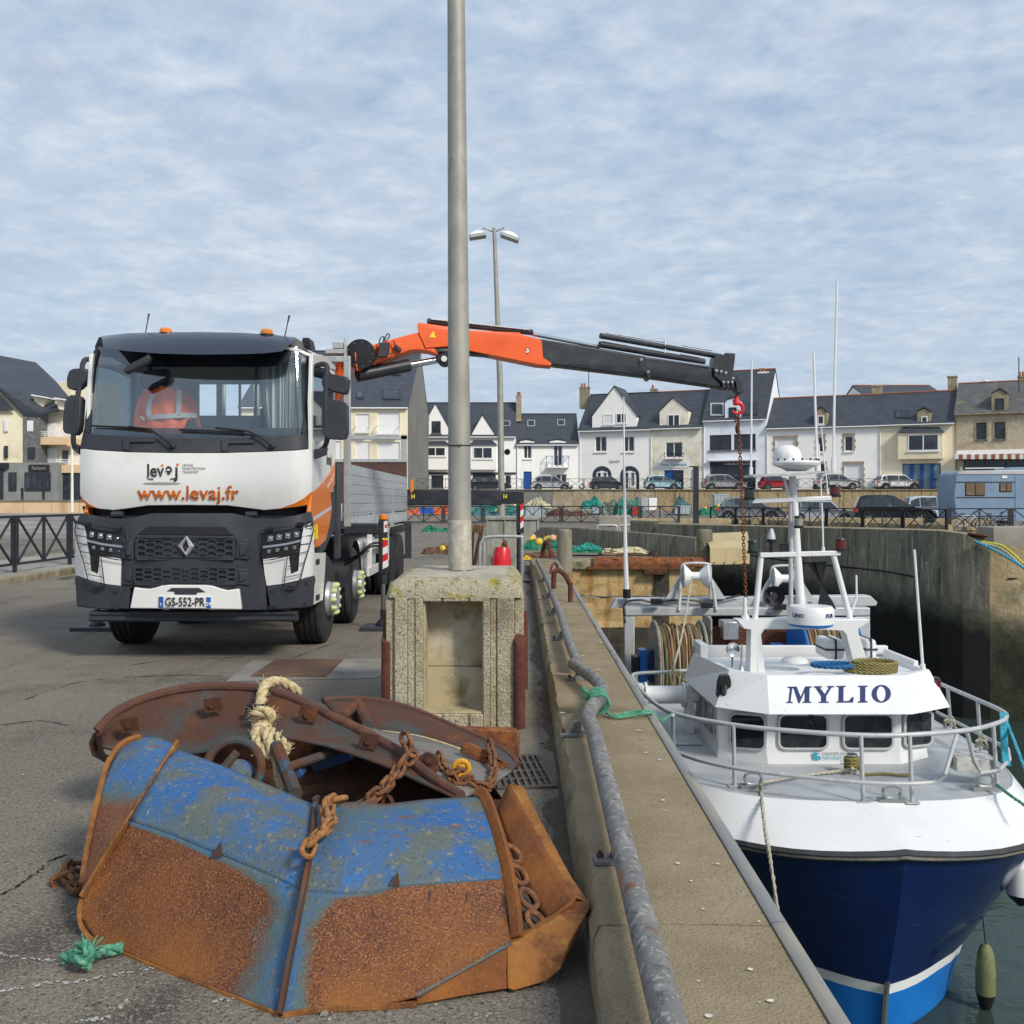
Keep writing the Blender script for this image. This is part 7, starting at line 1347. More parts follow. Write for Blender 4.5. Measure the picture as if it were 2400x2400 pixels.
# fenders
X['fender_olive'] = mat('fender_olive', (.13,.15,.06), .6, layers=[((.20,.21,.11), 6, .5, .68)])
def fender(label, px, y0, y1, d, r, m='gel_white'):
    a, q = P(px, y1, d), P(px, y0, d); h = q.z-a.z; t = thing('fender', label, 'fender', a); b = MB(); b.lathe([(.03, 0), (.06, .06*h), (r*.8, .16*h), (r, .26*h)], a, n=20, m=1); b.lathe([(r, .26*h), (r*1.02, .6*h), (r*.85, .84*h), (.06, .95*h), (.03, h)], a, n=20); b.build('fender_body', [X[m], X['light_black']], t); b = MB(); b.tube([q, q+Vector((-.02, .1, .55))], .008, 6); b.build('lanyard', X['light_black'], t)
fender('white fender with black end hanging off the starboard bow', 2392, 2010, 2122, 11.2, .15)
fender('slim olive fender hanging low over the water beside the hull', 2310, 2212, 2368, 10.9, .10, 'fender_olive')
# ================================================================ the far side: street of houses, cars, nets
X['render_white'] = mat('render_white', (.88,.875,.85), .9, layers=[((.82,.81,.78), .5, .5, .7), ((.70,.68,.63), 1.8, .64, .80, (1,1,.35))], bump=[(12, .01)], spec=.2)
X['render_cream'] = mat('render_cream', (.80,.73,.55), .9, layers=[((.66,.58,.40), .6, .5, .7)], spec=.2); X['render_pale'] = mat('render_pale', (.80,.76,.66), .9, layers=[((.60,.55,.43), .8, .52, .7), ((.50,.45,.34), 2, .62, .76, (1,1,.3))], spec=.2)
X['render_blue'] = mat('render_blue', (.76,.80,.86), .9, layers=[((.60,.64,.70), .5, .5, .7)], spec=.2); X['render_beige'] = mat('render_beige', (.50,.43,.31), .95, layers=[((.40,.33,.23), 1.2, .48, .64), ((.58,.52,.40), 3, .55, .7), ((.28,.23,.15), 5, .62, .74)], bump=[(4, .04)], spec=.2)
X['slate'] = mat('slate', (.042,.050,.066), .6, layers=[((.060,.068,.085), 1.1, .46, .66, (1,1,2)), ((.030,.035,.046), 7, .52, .68, (1,1,5))], bump=[(5, .03, (1,1,4))]); X['slate_old'] = mat('slate_old', (.10,.105,.105), .8, layers=[((.16,.155,.13), 1.2, .48, .66), ((.055,.06,.07), 6, .50, .64, (1,1,4)), ((.26,.20,.05), .7, .62, .72)], bump=[(5, .04, (1,1,4))])
X['stone'] = mat('stone', (.30,.25,.17), .95, layers=[((.40,.34,.24), 2, .46, .62), ((.17,.15,.10), 4, .56, .70), ((.34,.28,.06), 1.1, .60, .70)], bump=[(8, .04)]); X['stone_grey'] = mat('stone_grey', (.13,.13,.135), .9, layers=[((.20,.20,.20), 5, .46, .62), ((.07,.07,.08), 7, .54, .68)], bump=[(6, .05)])
X['house_glass'] = mat('house_glass', (.022,.028,.038), .08, layers=[((.06,.07,.085), .7, .52, .64), ((.16,.17,.17), 1.3, .66, .72, (3,3,.4))], spec=.6); X['pvc'] = mat('pvc', (.78,.78,.77), .5); X['shutter'] = mat('shutter', (.72,.73,.73), .6, bump=[(30, .006, (.1,.1,1))]); X['dark_frame'] = mat('dark_frame', (.03,.033,.04), .5)
X['shop_blue'] = mat('shop_blue', (.010,.075,.30), .5); X['teal_glass'] = mat('teal_glass', (.16,.27,.30), .12, spec=.6); X['terracotta'] = mat('terracotta', (.35,.13,.07), .85, layers=[((.22,.09,.05), 3, .5, .7)]); X['peach'] = mat('peach', (.66,.48,.30), .9, layers=[((.58,.41,.25), .8, .5, .7)]); X['grey_render'] = mat('grey_render', (.22,.235,.225), .9, layers=[((.27,.285,.27), .8, .48, .66)]); X['concrete_gable'] = mat('concrete_gable', (.20,.20,.185), .95, layers=[((.14,.14,.13), .7, .46, .64, (1,1,.5)), ((.26,.255,.23), 2, .58, .7)])
X['wall_block'] = mat('wall_block', (.33,.255,.15), .95, layers=[((.26,.20,.12), 1.2, .46, .62), ((.13,.11,.075), 1.4, .52, .68, (3,3,.3)), ((.52,.43,.29), 5, .58, .7)], bump=[(5, .03)])
GZ = 2.78
def dl(px): return interp([640, 1360, 1800, 2500], [115, 115, 107, 95], px)
def house(name, label, pl, pr, ye, yr, wall, roof, wins=(), dep=9, d0=None, over=.25, group='houses along the upper street'):
    a, c = Vector((*P(pl, 0, d0 or dl(pl)).xy, 0)), Vector((*P(pr, 0, d0 or dl(pr)).xy, 0)); t = (c-a).normalized(); n = Vector((-t.y, t.x, 0)); L_ = (c-a).length
    h = thing(name, label, 'house', ((a+c)/2 + n*dep/2 + Vector((0, 0, GZ))), group=group)
    pt = lambda u, v, z: a + t*u + n*v + Vector((0, 0, z))
    fh = lambda px, py, off=0: hit(px, py, a + n*off, n)
    mid = (pl+pr)/2; ze = fh(mid, ye).z; zr = hit(mid, yr, a + n*dep*.5, n).z
    U = lambda px: (fh(px, 1100)-a).dot(t); Z = lambda py, px=mid: fh(px, py).z
    holes = []
    for w in wins:
        x0, y0, x1, y1, k = w[:5]
        if k[0] != '_': holes.append((max(U(x0), .05), min(U(x1), L_-.05), max(Z(y1, x0), GZ+.02), Z(y0, x0)))
    b = MB(); wallholes(b, 0, L_, GZ-.1, ze, holes, lambda u, z, v: pt(u, v, z), .16)
    for u in (0, L_): b.add([pt(u, 0, GZ-.1), pt(u, dep, GZ-.1), pt(u, dep, ze), pt(u, dep*.5, zr-.12), pt(u, 0, ze)], [(0, 1, 2, 3, 4)])
    b.add([pt(0, dep, GZ-.1), pt(L_, dep, GZ-.1), pt(L_, dep, ze), pt(0, dep, ze)], [(0, 1, 2, 3)]); b.build('wall', wall, h, smooth=0)
    b = MB(); sl = (zr-ze)/(dep*.5)
    b.rows([[pt(-.06, -over, ze-over*sl+.02), pt(L_+.06, -over, ze-over*sl+.02)], [pt(-.06, dep*.5, zr), pt(L_+.06, dep*.5, zr)], [pt(-.06, dep+over, ze-over*sl+.02), pt(L_+.06, dep+over, ze-over*sl+.02)]], thick=(0, 0, .12)); rf = b.build('roof', roof, h, smooth=0)
    b = MB(); b.tube([pt(-.05, dep*.5, zr+.14), pt(L_+.05, dep*.5, zr+.14)], .09, 6); b.build('ridge_tiles', X['terracotta'] if roof is not X['slate'] or pl > 1520 else roof, rf, smooth=0)
    b = MB(); b.tube([pt(0, -over-.06, ze-over*sl+.02), pt(L_, -over-.06, ze-over*sl+.02)], .07, 6); b.tube([pt(.12, -.08, ze-.1), pt(.12, -.08, GZ)], .05, 6); b.build('gutter', X['pvc'] if wall is not X['render_beige'] else X['stone'], h)
    h_ = dict(h=h, a=a, t=t, n=n, pt=pt, fh=fh, U=U, Z=Z, ze=ze, zr=zr, L=L_, dep=dep, roof=roof, rf=rf, sl=sl)
    for w in wins: win(h_, *w)
    return h_
def win(H_, x0, y0, x1, y1, k, off=None):
    """window or door: frame in its opening (or proud of the wall when the kind starts with _), pane, bars, sill"""
    h, t, n, fh = H_['h'], H_['t'], H_['n'], H_['fh']; pr_ = k[0] == '_'; kk = k.lstrip('_'); o = (.09 if not pr_ else (-.05 if off is None else off)); fw = .09
    p = [fh(x0, y1, o), fh(x1, y1, o), fh(x1, y0, o), fh(x0, y0, o)]; W_ = (p[1]-p[0]).length; Hh = (p[3]-p[0]).length; up = Vector((0, 0, 1)); fm = {'w': 'pvc', 'd': 'dark_frame', 's': 'pvc', 'b': 'shop_blue', 'g': 'alu', 't': 'shop_blue', 'y': 'pvc', 'e': 'dark_frame'}[kk[0]]
    Q = lambda u, z, v: p[0] + t*u + up*z + n*v
    b = MB()
    def bx_(u0, z0, u1, z1, v0=0, v1=.06): b.hexa([Q(u0, z0, v0), Q(u1, z0, v0), Q(u1, z0, v1), Q(u0, z0, v1), Q(u0, z1, v0), Q(u1, z1, v0), Q(u1, z1, v1), Q(u0, z1, v1)])
    bx_(0, 0, fw, Hh); bx_(W_-fw, 0, W_, Hh); bx_(fw, Hh-fw, W_-fw, Hh); bx_(fw, 0, W_-fw, fw)
    m = kk[1:]; nb = int(m) if m.isdigit() else (2 if W_ > .9 else 1)
    if kk[0] != 's':
        for i in range(1, nb): u = W_*i/nb; bx_(u-.05, fw, u+.05, Hh-fw)
    f_ = b.build('door' if (Hh > 1.75 and Z_is_ground(p[0].z)) else 'window', X[fm], h, smooth=0, fix=False)
    b = MB(); b.add([Q(fw*.5, fw*.5, .04), Q(W_-fw*.5, fw*.5, .04), Q(W_-fw*.5, Hh-fw*.5, .04), Q(fw*.5, Hh-fw*.5, .04)], [(0, 1, 2, 3)]); b.build('pane', X[{'s': 'shutter', 't': 'teal_glass', 'b': 'shop_blue'}.get(kk[0], 'house_glass')], f_, smooth=0)
    if not Z_is_ground(p[0].z): b = MB(); b.hexa([Q(-.1, -.14, -.22 if not pr_ else -.06), Q(W_+.1, -.14, -.22 if not pr_ else -.06), Q(W_+.1, -.14, .02), Q(-.1, -.14, .02), Q(-.1, -.02, -.22 if not pr_ else -.06), Q(W_+.1, -.02, -.22 if not pr_ else -.06), Q(W_+.1, -.02, .02), Q(-.1, -.02, .02)]); b.build('sill', X['pvc'] if fm != 'dark_frame' else X['stone_grey'], f_, smooth=0)
def Z_is_ground(z): return z < GZ + .35
def gable(H_, poly, wall, roof=None, dep=4.5, fascia=None, name='gable'):
    """wall dormer: its front outline pushed back into the roof, with two roof slopes lying on it"""
    fh, n = H_['fh'], H_['n']; b = MB(); pp = [fh(x, y, -.03) for x, y in poly]; b.prism(pp, n*dep); g = b.build(name, wall, H_['h'], smooth=0)
    k = max(range(len(pp)), key=lambda i: pp[i].z); ap = pp[k]; rm = roof or H_['roof']
    for q in (pp[k-1], pp[(k+1) % len(pp)]):
        ex = (q-ap)*.06; b = MB(); s_ = Vector((0, 0, .07)); b.hexa([ap-n*.12+s_, q+ex-n*.12+s_, q+ex+n*dep+s_, ap+n*dep+s_, ap-n*.12+s_*2.6, q+ex-n*.12+s_*2.6, q+ex+n*dep+s_*2.6, ap+n*dep+s_*2.6]); b.build('gable_roof', rm, g, smooth=0)
    return g
def chimney(H_, x0, x1, y0, y1, m='stone', v=None, w_=.9, pots=2):
    v = H_['dep']*.5 if v is None else v; a, c = hit(x0, y0, H_['a']+H_['n']*v, H_['n']), hit(x1, y1, H_['a']+H_['n']*v, H_['n']); b = MB(); z0, z1 = c.z-.6, a.z; t, n = H_['t'], H_['n']
    q = [a+t*0, c, c+n*w_, a+n*w_]; q = [Vector((p.x, p.y, 0)) for p in q]; u = lambda z, e=0: [Vector((p.x, p.y, z)) for p in q]
    b.hexa(u(z0)+u(z1)); m_ = [sum(((p.x) for p in q))/4, sum((p.y for p in q))/4]; big = [Vector((lerp(m_[0], p.x, 1.15), lerp(m_[1], p.y, 1.1), 0)) for p in q]; b.hexa([Vector((p.x, p.y, z1)) for p in big]+[Vector((p.x, p.y, z1+.15)) for p in big]); o = b.build('chimney', X[m], H_['rf'], smooth=0)
    for i in range(pots): b = MB(); f_ = (i+1)/(pots+1); b.lathe([(.14, z1+.1), (.11, z1+.6)], (lerp(q[0].x, q[1].x, f_), lerp(q[0].y, q[1].y, f_)+w_*.4, 0), n=8); b.build('chimney', X['terracotta'], H_['rf'])
def skylight(H_, x0, y0, x1, y1):
    a, n, t = H_['a'], H_['n'], H_['t']; nn = Vector((0, 0, 1)) - n*H_['sl']; p0 = H_['pt'](0, 0, H_['ze']+.17); p = [hit(x, y, p0, nn) for x, y in ((x0, y1), (x1, y1), (x1, y0), (x0, y0))]; nu = nn.normalized(); b = MB(); b.prism(p, nu*.07); f_ = b.build('skylight', X['dark_frame'] if x0 > 1700 or x0 < 1000 else X['alu'], H_['rf'], smooth=0); c = sum(p, Vector())/4
    b = MB(); b.poly([c+(q-c)*.78+nu*.08 for q in p]); b.build('pane', X['house_glass'], f_, smooth=0)
def fbox(H_, x0, y0, x1, y1, v0, v1, m, name, parent=None): a, c = H_['fh'](x0, y1), H_['fh'](x1, y0); t, n = H_['t'], H_['n']; Q = lambda u, z, v: a+t*u+Vector((0, 0, z))+n*v; W_ = (c-a).dot(t); hh = c.z-a.z; b = MB(); b.hexa([Q(0, 0, v0), Q(W_, 0, v0), Q(W_, 0, v1), Q(0, 0, v1), Q(0, hh, v0), Q(W_, hh, v0), Q(W_, hh, v1), Q(0, hh, v1)]); return b.build(name, X[m], parent or H_['h'], smooth=0)
def oriel(H_, x0, y0, x1, y1, yr, wx0, wy0, wx1, wy1, k='_w2', m='render_white'):
    o = fbox(H_, x0, y0, x1, y1, -.75, .02, m, 'oriel'); fh = H_['fh']; n = H_['n']; b = MB(); e = 3
    b.rows([[fh(x0-e, y0, -.95), fh(x1+e, y0, -.95)], [fh(x0+10, yr, -.0), fh(x1-10, yr, -.0)]]); b.add([fh(x0-e, y0, -.95), fh(x0-e, y0, .02), fh(x0+10, yr, 0), fh(x1+e, y0, -.95), fh(x1+e, y0, .02), fh(x1-10, yr, 0)], [(0, 1, 2), (3, 5, 4)]); b.build('oriel_roof', H_['roof'], o, smooth=0); win(H_, wx0, wy0, wx1, wy1, k, -.80)
def quoins(H_, x0, y0, x1, y1, m='stone', e=6):
    o = None
    for s, x in ((-1, x0), (1, x1)):
        k = max(2, int((y1-y0)/7))
        for i in range(k): w_ = e if i % 2 else e*.55; q = (x-w_, x) if s < 0 else (x, x+w_); fbox(H_, q[0], lerp(y0, y1, i/k)+.3, q[1], lerp(y0, y1, (i+1)/k)-.3, -.05, .04, m, 'stone_block')
    fbox(H_, x0-e*.7, y0-7, x1+e*.7, y0-.4, -.05, .04, m, 'stone_block')
def balcony(H_, x0, y0, x1, y1, m='dark_frame', k=0):
    o = fbox(H_, x0, y1-3, x1, y1, -.8, 0, 'pvc', 'balcony'); fh = H_['fh']; b = MB()
    for x in [lerp(x0, x1, i/4) for i in range(5)]: b.bar(fh(x, y1-3, -.76), fh(x, y0, -.76), .05, .05, (1, 0, 0))
    b.bar(fh(x0, y0, -.76), fh(x1, y0, -.76), .06, .06); b.bar(fh(x0, y0, -.76), fh(x0, y0, 0), .06, .06); b.bar(fh(x1, y0, -.76), fh(x1, y0, 0), .06, .06)
    for i in range(4): u0, u1 = lerp(x0, x1, i/4), lerp(x0, x1, (i+1)/4); b.bar(fh(u0, y1-4, -.76), fh(u1, y0+2, -.76), .03, .03, (1, 0, 0)) if i % 2 == 0 else b.bar(fh(u0, y0+2, -.76), fh(u1, y1-4, -.76), .03, .03, (1, 0, 0))
    b.build('railing', X[m], o, smooth=0)
def signtext(H_, body, px, py, wpx, size, m, off=-.08): lettering(body, H_['fh'](px, py, off), H_['t'], (0, 0, 1), size, X[m], H_['h'], 'lettering', width=wpx/2400*dl(px), depth=.01)

# cream apartment block behind the truck
h1 = house('apartment_block', 'cream apartment block with steep slate roof and bare concrete gable behind the truck', 560, 956, 954, 826, X['render_cream'], X['slate'], [(833, 970, 866, 1019, 's'), (884, 966, 937, 1018, 's'), (833, 1034, 866, 1086, 's'), (884, 1036, 937, 1086, 's'), (760, 970, 800, 1019, 's'), (760, 1034, 800, 1086, 's')], dep=24, d0=92)
b = MB(); pt = h1['pt']; b.add([pt(h1['L']+.03, 0, GZ), pt(h1['L']+.03, 24, GZ), pt(h1['L']+.03, 24, h1['ze']), pt(h1['L']+.03, 12, h1['zr']-.05), pt(h1['L']+.03, 0, h1['ze'])], [(0, 1, 2, 3, 4)]); b.build('gable_wall', X['concrete_gable'], h1['h'], smooth=0)
skylight(h1, 836, 917, 852, 935); skylight(h1, 896, 914, 938, 937); skylight(h1, 920, 872, 940, 880); balcony(h1, 884, 996, 937, 1020, 'pvc'); balcony(h1, 834, 998, 866, 1016, 'pvc')
# white house with twin gables
h2 = house('terraced_house', 'white house with two steep gables and bay windows behind the lamp post', 958, 1209, 1021, 947, X['render_white'], X['slate'], [(1011, 1114, 1039, 1144, 'd2'), (1108, 1111, 1162, 1144, 'd4'), (1183, 1113, 1198, 1144, 'w1')])
for pl in ([(980, 1050), (980, 1020), (1021, 946), (1062, 1020), (1062, 1050)], [(1105, 1050), (1105, 1019), (1131, 973), (1163, 1022), (1163, 1050)]): gable(h2, pl, X['render_white'])
win(h2, 1012, 987, 1033, 1015, '_e1', -.09); oriel(h2, 991, 1043, 1053, 1101, 1033, 997, 1048, 1044, 1069); oriel(h2, 1101, 1043, 1163, 1101, 1031, 1109, 1048, 1154, 1075); fbox(h2, 958, 1107, 1209, 1112, -.06, .02, 'dark_frame', 'string_course'); skylight(h2, 1178, 987, 1196, 999); chimney(h2, 1210, 1222, 930, 975, 'stone', 3)
b = MB(); c = h2['fh'](1189, 1059); b.lathe([(.34, -.06), (.34, .04), (.26, .05), (.26, 0)], c, (0, -1, 0), 16); b.bar(c+Vector((-.28, -.03, 0)), c+Vector((.28, -.03, 0)), .06, .04); b.bar(c+Vector((0, -.03, -.28)), c+Vector((0, -.03, .28)), .06, .04, (1,0,0)); o = b.build('window', X['dark_frame'], h2['h']); 
# low white house with blue door
h3 = house('terraced_house', 'low white house with a blue door and a small blue railed balcony', 1210, 1356, 1040, 973, X['render_white'], X['slate'], [(1227, 1043, 1246, 1075, 'w2'), (1297, 1043, 1318, 1092, 'w2'), (1227, 1105, 1246, 1149, 'b1'), (1290, 1111, 1328, 1136, 'w3')])
skylight(h3, 1236, 985, 1254, 1000); skylight(h3, 1306, 984, 1324, 998); balcony(h3, 1281, 1069, 1333, 1097, 'shop_blue')
for x0, x1 in ((1218, 1252), (1288, 1326)): gable(h3, [(x0, 1042), (x0, 1034), ((x0+x1)/2, 1031), (x1, 1034), (x1, 1042)], X['render_white'], dep=3)
# white house with one broad gable
h4 = house('terraced_house', 'white house with one broad pointed gable and two arched ground floor windows', 1357, 1524, 1003, 926, X['render_white'], X['slate'], [(1395, 1023, 1422, 1059, 'w2'), (1460, 1023, 1487, 1059, 'w2')], over=.4)
gable(h4, [(1388, 1020), (1388, 976), (1440, 907), (1492, 973), (1492, 1020)], X['render_white']); win(h4, 1413, 971, 1437, 995, '_s', -.09); win(h4, 1444, 969, 1468, 992, '_w2', -.09); chimney(h4, 1358, 1377, 910, 945); chimney(h4, 1524, 1538, 914, 936, pots=1)
for x0, x1 in ((1389, 1433), (1454, 1498)):
    cx_ = (x0+x1)/2; r_ = (x1-x0)/2; pts = [(x1, 1148)] + [(cx_+r_*math.cos(R(a)), 1113-r_*math.sin(R(a))*.95) for a in range(0, 181, 20)] + [(x0, 1148)]; b = MB(); b.prism([h4['fh'](x, y, -.05) for x, y in pts], h4['n']*.06); o = b.build('arched_window', X['house_glass'], h4['h'], smooth=0); cc = (cx_, 1120); b = MB(); b.prism([h4['fh'](cx_+(x-cx_)*.68, 1148+(y-1148)*.80, -.08) for x, y in pts], h4['n']*.03); b.build('frame', X['pvc'], o, smooth=0)
    for s in (-1, 1): win(h4, cx_+s*7-5.5, 1106, cx_+s*7+5.5, 1140, '_w1', -.12)
signtext(h4, 'Kergon\u00e9 an Avel', 1440, 1081, 24, .4, 'ink')
# cream shop house
h5 = house('terraced_house', 'cream house with a stained stone gable over a pottery shop with pale sign', 1524, 1648, 998, 920, X['render_pale'], X['slate'], [(1560, 1037, 1600, 1073, 'w2'), (1557, 1102, 1602, 1149, 'b1')], over=.4)
gable(h5, [(1546, 1020), (1546, 965), (1578, 933), (1613, 962), (1613, 1020)], X['render_pale']); win(h5, 1565, 972, 1593, 1006, '_w2', -.09); win(h5, 1580, 1105, 1600, 1149, '_d1', -.0); b = fbox(h5, 1543, 1081, 1615, 1097, -.06, 0, 'render_blue', 'shop_sign'); signtext(h5, 'Peter C\u00e9ramiste', 1579, 1089, 60, .5, 'teal_glass'); balcony(h5, 1557, 1062, 1603, 1077); win(h5, 1621, 1102, 1633, 1149, '_t1', -.02)
# bluish shop house
h6 = house('terraced_house', 'bluish white house with big dark windows and a black shop front', 1648, 1796, 981, 872, X['render_blue'], X['slate'], [(1663, 1020, 1714, 1056, 'd2'), (1720, 1018, 1771, 1054, 'd2'), (1664, 1083, 1771, 1149, 'd3')], dep=11)
gable(h6, [(1699, 1000), (1699, 946), (1704, 938), (1717, 933), (1731, 938), (1736, 946), (1736, 1000)], X['render_blue']); win(h6, 1708, 955, 1726, 984, '_d1', -.09); skylight(h6, 1665, 945, 1697, 975); skylight(h6, 1740, 943, 1775, 973); chimney(h6, 1777, 1800, 875, 940, 'render_white', 5); fbox(h6, 1664, 1083, 1771, 1092, -.10, 0, 'ink', 'shop_sign'); signtext(h6, "L'ATELIER DES BROSSES", 1730, 1087.5, 66, .28, 'white', -.13); fbox(h6, 1660, 1077, 1775, 1081, -.5, 0, 'pvc', 'awning_box')
# white stone dressed house
h7 = house('terraced_house', 'long white house with tan stone surrounds round its shutters', 1796, 2060, 998, 932, X['render_white'], X['slate'], [(1817, 1027, 1866, 1066, 's'), (1916, 1024, 1931, 1060, 'w1'), (1979, 1022, 2000, 1058, 'w1'), (1979, 1088, 2021, 1149, 's'), (1921, 1088, 1934, 1149, 'd1')], over=.3)
for q in ((1817, 1027, 1866, 1066), (1916, 1024, 1931, 1060), (1979, 1022, 2000, 1058), (1979, 1088, 2021, 1146), (1921, 1088, 1934, 1146)): quoins(h7, *q)
gable(h7, [(1909, 1000), (1909, 967), (1924, 955), (1939, 967), (1939, 1000)], X['stone'], dep=3.5); win(h7, 1916, 974, 1931, 995, '_w1', -.09); chimney(h7, 2043, 2066, 907, 934, pots=0)
bk = house('terraced_house', 'ridge of a slate roofed house peeping out behind the cream one', 2029, 2216, 930, 906, X['render_white'], X['slate'], d0=118)
h8 = house('terraced_house', 'cream house with a square bay window over a blue shop front', 2060, 2238, 991, 922, X['render_cream'], X['slate'], [(2115, 1087, 2205, 1149, 't4')], over=.3)
oriel(h8, 2106, 1013, 2211, 1077, 1001, 2128, 1019, 2200, 1057, '_w2', 'render_cream'); gable(h8, [(2150, 996), (2150, 966), (2166, 957), (2182, 966), (2182, 996)], X['stone'], dep=3.5); win(h8, 2159, 976, 2174, 996, '_w1', -.09); skylight(h8, 2098, 961, 2131, 980)
for x in (2136, 2160, 2184): fbox(h8, x-4, 1087, x+5, 1149, -.04, .05, 'shop_blue', 'shop_pillar')
h9 = house('terraced_house', 'weathered beige stone house with mossy roof and striped awning', 2238, 2470, 964, 897, X['render_beige'], X['slate_old'], [(2288, 991, 2312, 1030, 'd1'), (2331, 990, 2356, 1029, 'd1'), (2258, 1078, 2460, 1149, 'd4')], over=.3)
for q in ((2288, 991, 2312, 1030), (2331, 990, 2356, 1029)): quoins(h9, *q, 'stone', 5)
fbox(h9, 2238, 1051, 2470, 1066, -.05, .02, 'render_white', 'fascia_board')
for k in range(24): fbox(h9, 2240+k*9.4, 1066, 2240+k*9.4+9.2, 1077, -1.2, -.06, 'terracotta' if k % 2 else 'pvc', 'awning_stripe')
gable(h9, [(2324, 968), (2324, 924), (2343, 912), (2362, 924), (2362, 968)], X['stone'], dep=4, roof=X['slate_old']); win(h9, 2333, 934, 2353, 961, '_d1', -.09); chimney(h9, 2221, 2242, 885, 922, pots=0); chimney(h9, 2386, 2410, 885, 905, pots=2)
gl_ = thing('seagull', 'white seagull perched on the mossy ridge of the beige house', 'gull', h9['pt'](8, 4.5, h9['zr'])); c = hit(2312, 893, h9['a']+h9['n']*4.5, h9['n']); b = MB(); b.sphere(c, .16, 10, 7, (1.7, .9, .8)); b.sphere(c+Vector((-.24, 0, .12)), .09, 8, 6); b.tube([c+Vector((-.3, 0, .12)), c+Vector((-.42, 0, .10))], [.03, .005], 5); b.tube([c, c+Vector((0, 0, -.3))], .02, 5); b.build('body', X['pvc'], gl_)
for px, y0, y1, d in ((1380, 870, 935, 112), (2388, 836, 890, 98)): m_ = thing('roof_mast', 'thin roof aerial mast above the %s' % ('broad gabled white house' if px < 2000 else 'mossy beige roof'), 'aerial', P(px, y1, d)); b = MB(); b.tube([P(px, y1+30, d), P(px, y0, d)], .05, 5); b.build('pole', X['dark_frame'], m_)
# upper street retaining wall and railings
uw = thing('retaining_wall', 'low stained stone retaining wall below the parked cars of the upper street', 'wall', (10, 100, 1))
for k in range(46): b = MB(); x0 = -14+k*2; b.box(x0, 100.0+random.uniform(-.03, .03), .5, x0+1.96, 100.45, 2.74); b.build('stone_block', X['wall_block'] if x0 > 12 else (X['stone'] if x0 > 3 else X['concrete_gable']), uw, smooth=0)
b = MB(); b.box(-14, 99.85, 2.74, 78, 100.6, 2.84); b.build('coping', X['coping_face'], uw)
lw = thing('retaining_wall', 'low tan block wall in front of the restaurant street on the left', 'wall', (-40, 76.7, 1))
for k in range(26): b = MB(); x0 = -68+k*2.1; b.box(x0, 76.5+random.uniform(-.01, .01), .5, x0+2.07, 76.9, 1.66); b.build('stone_block', X['peach'], lw, smooth=0)
b = MB(); b.box(-68, 76.4, 1.66, -13.9, 77.0, 1.76); b.build('coping', X['concrete_gable'], lw)
def railing(label, pts, z, h, n, w_=.05, base=.12, group=None, near=False):
    """posts with X braced panels between them"""
    t = thing('railing', label, 'railing', (*pts[0], z), group=group); pts = [Vector((*p, z)) for p in pts]; u = Vector((0, 0, 1))
    for i, (p, q) in enumerate(zip(pts[:-1], pts[1:])):
        for k in range(n):
            a, c = p.lerp(q, k/n), p.lerp(q, (k+1)/n); e = (c-a).normalized(); g = .10
            b = MB(); b.bar(a-u*.05, a+u*h, w_*1.3, w_*1.3, (1, 0, 0)); b.build('post', X['black_paint'], t, smooth=0)
            a, c = a+e*g, c-e*g; m = (a+c)/2; lo, hi = u*base, u*(h-.03); b = MB()
            if near: nx_ = lambda nm: b.build(nm, X['black_paint'], t, smooth=0) and MB()
            else: nx_ = lambda nm: b
            b.bar(a+hi, c+hi, w_, w_); b = nx_('top_rail'); b.bar(a+lo, c+lo, w_, w_); b = nx_('bottom_rail')
            for x in (a, m, c): b.bar(x+lo, x+hi, w_, w_, (1, 0, 0)); b = nx_('upright')
            for s, r in ((a, m), (m, c)): b.bar(s+lo, r+hi, w_*.7, w_*.7, (1, 0, 0)); b = nx_('brace'); b.bar(s+hi, r+lo, w_*.7, w_*.7, (1, 0, 0)); b = nx_('brace')
            if not near: b.build('fence_panel', X['black_paint'], t, smooth=0)
    a = pts[-1]; b = MB(); b.bar(a-u*.05, a+u*h, w_*1.3, w_*1.3, (1, 0, 0)); b.build('post', X['black_paint'], t, smooth=0)
    return t
railing('black X braced railing on the left pavement beside the truck', [(-10.62, 19.15), (-10.62, 40.9)], .13, 1.22, 8, .055, .18, near=True)
railing('distant black X braced railing across the quay behind the lamp post', [(-9.5, 66), (10.8, 66)], .2, 1.15, 8, .07)
railing('long black X braced railing above the dark quay wall on the right', [(12.2, 63), (19.3, 45.4)], .2, 1.12, 7, .05)
railing('black X braced railing in front of the blue camper van', [(19.6, 46), (28, 46)], .2, 1.15, 3, .055)
railing('thin black railing along the upper street in front of the parked cars', [(-14, 100.3), (46, 100.3)], 2.84, 1.05, 20, .04)

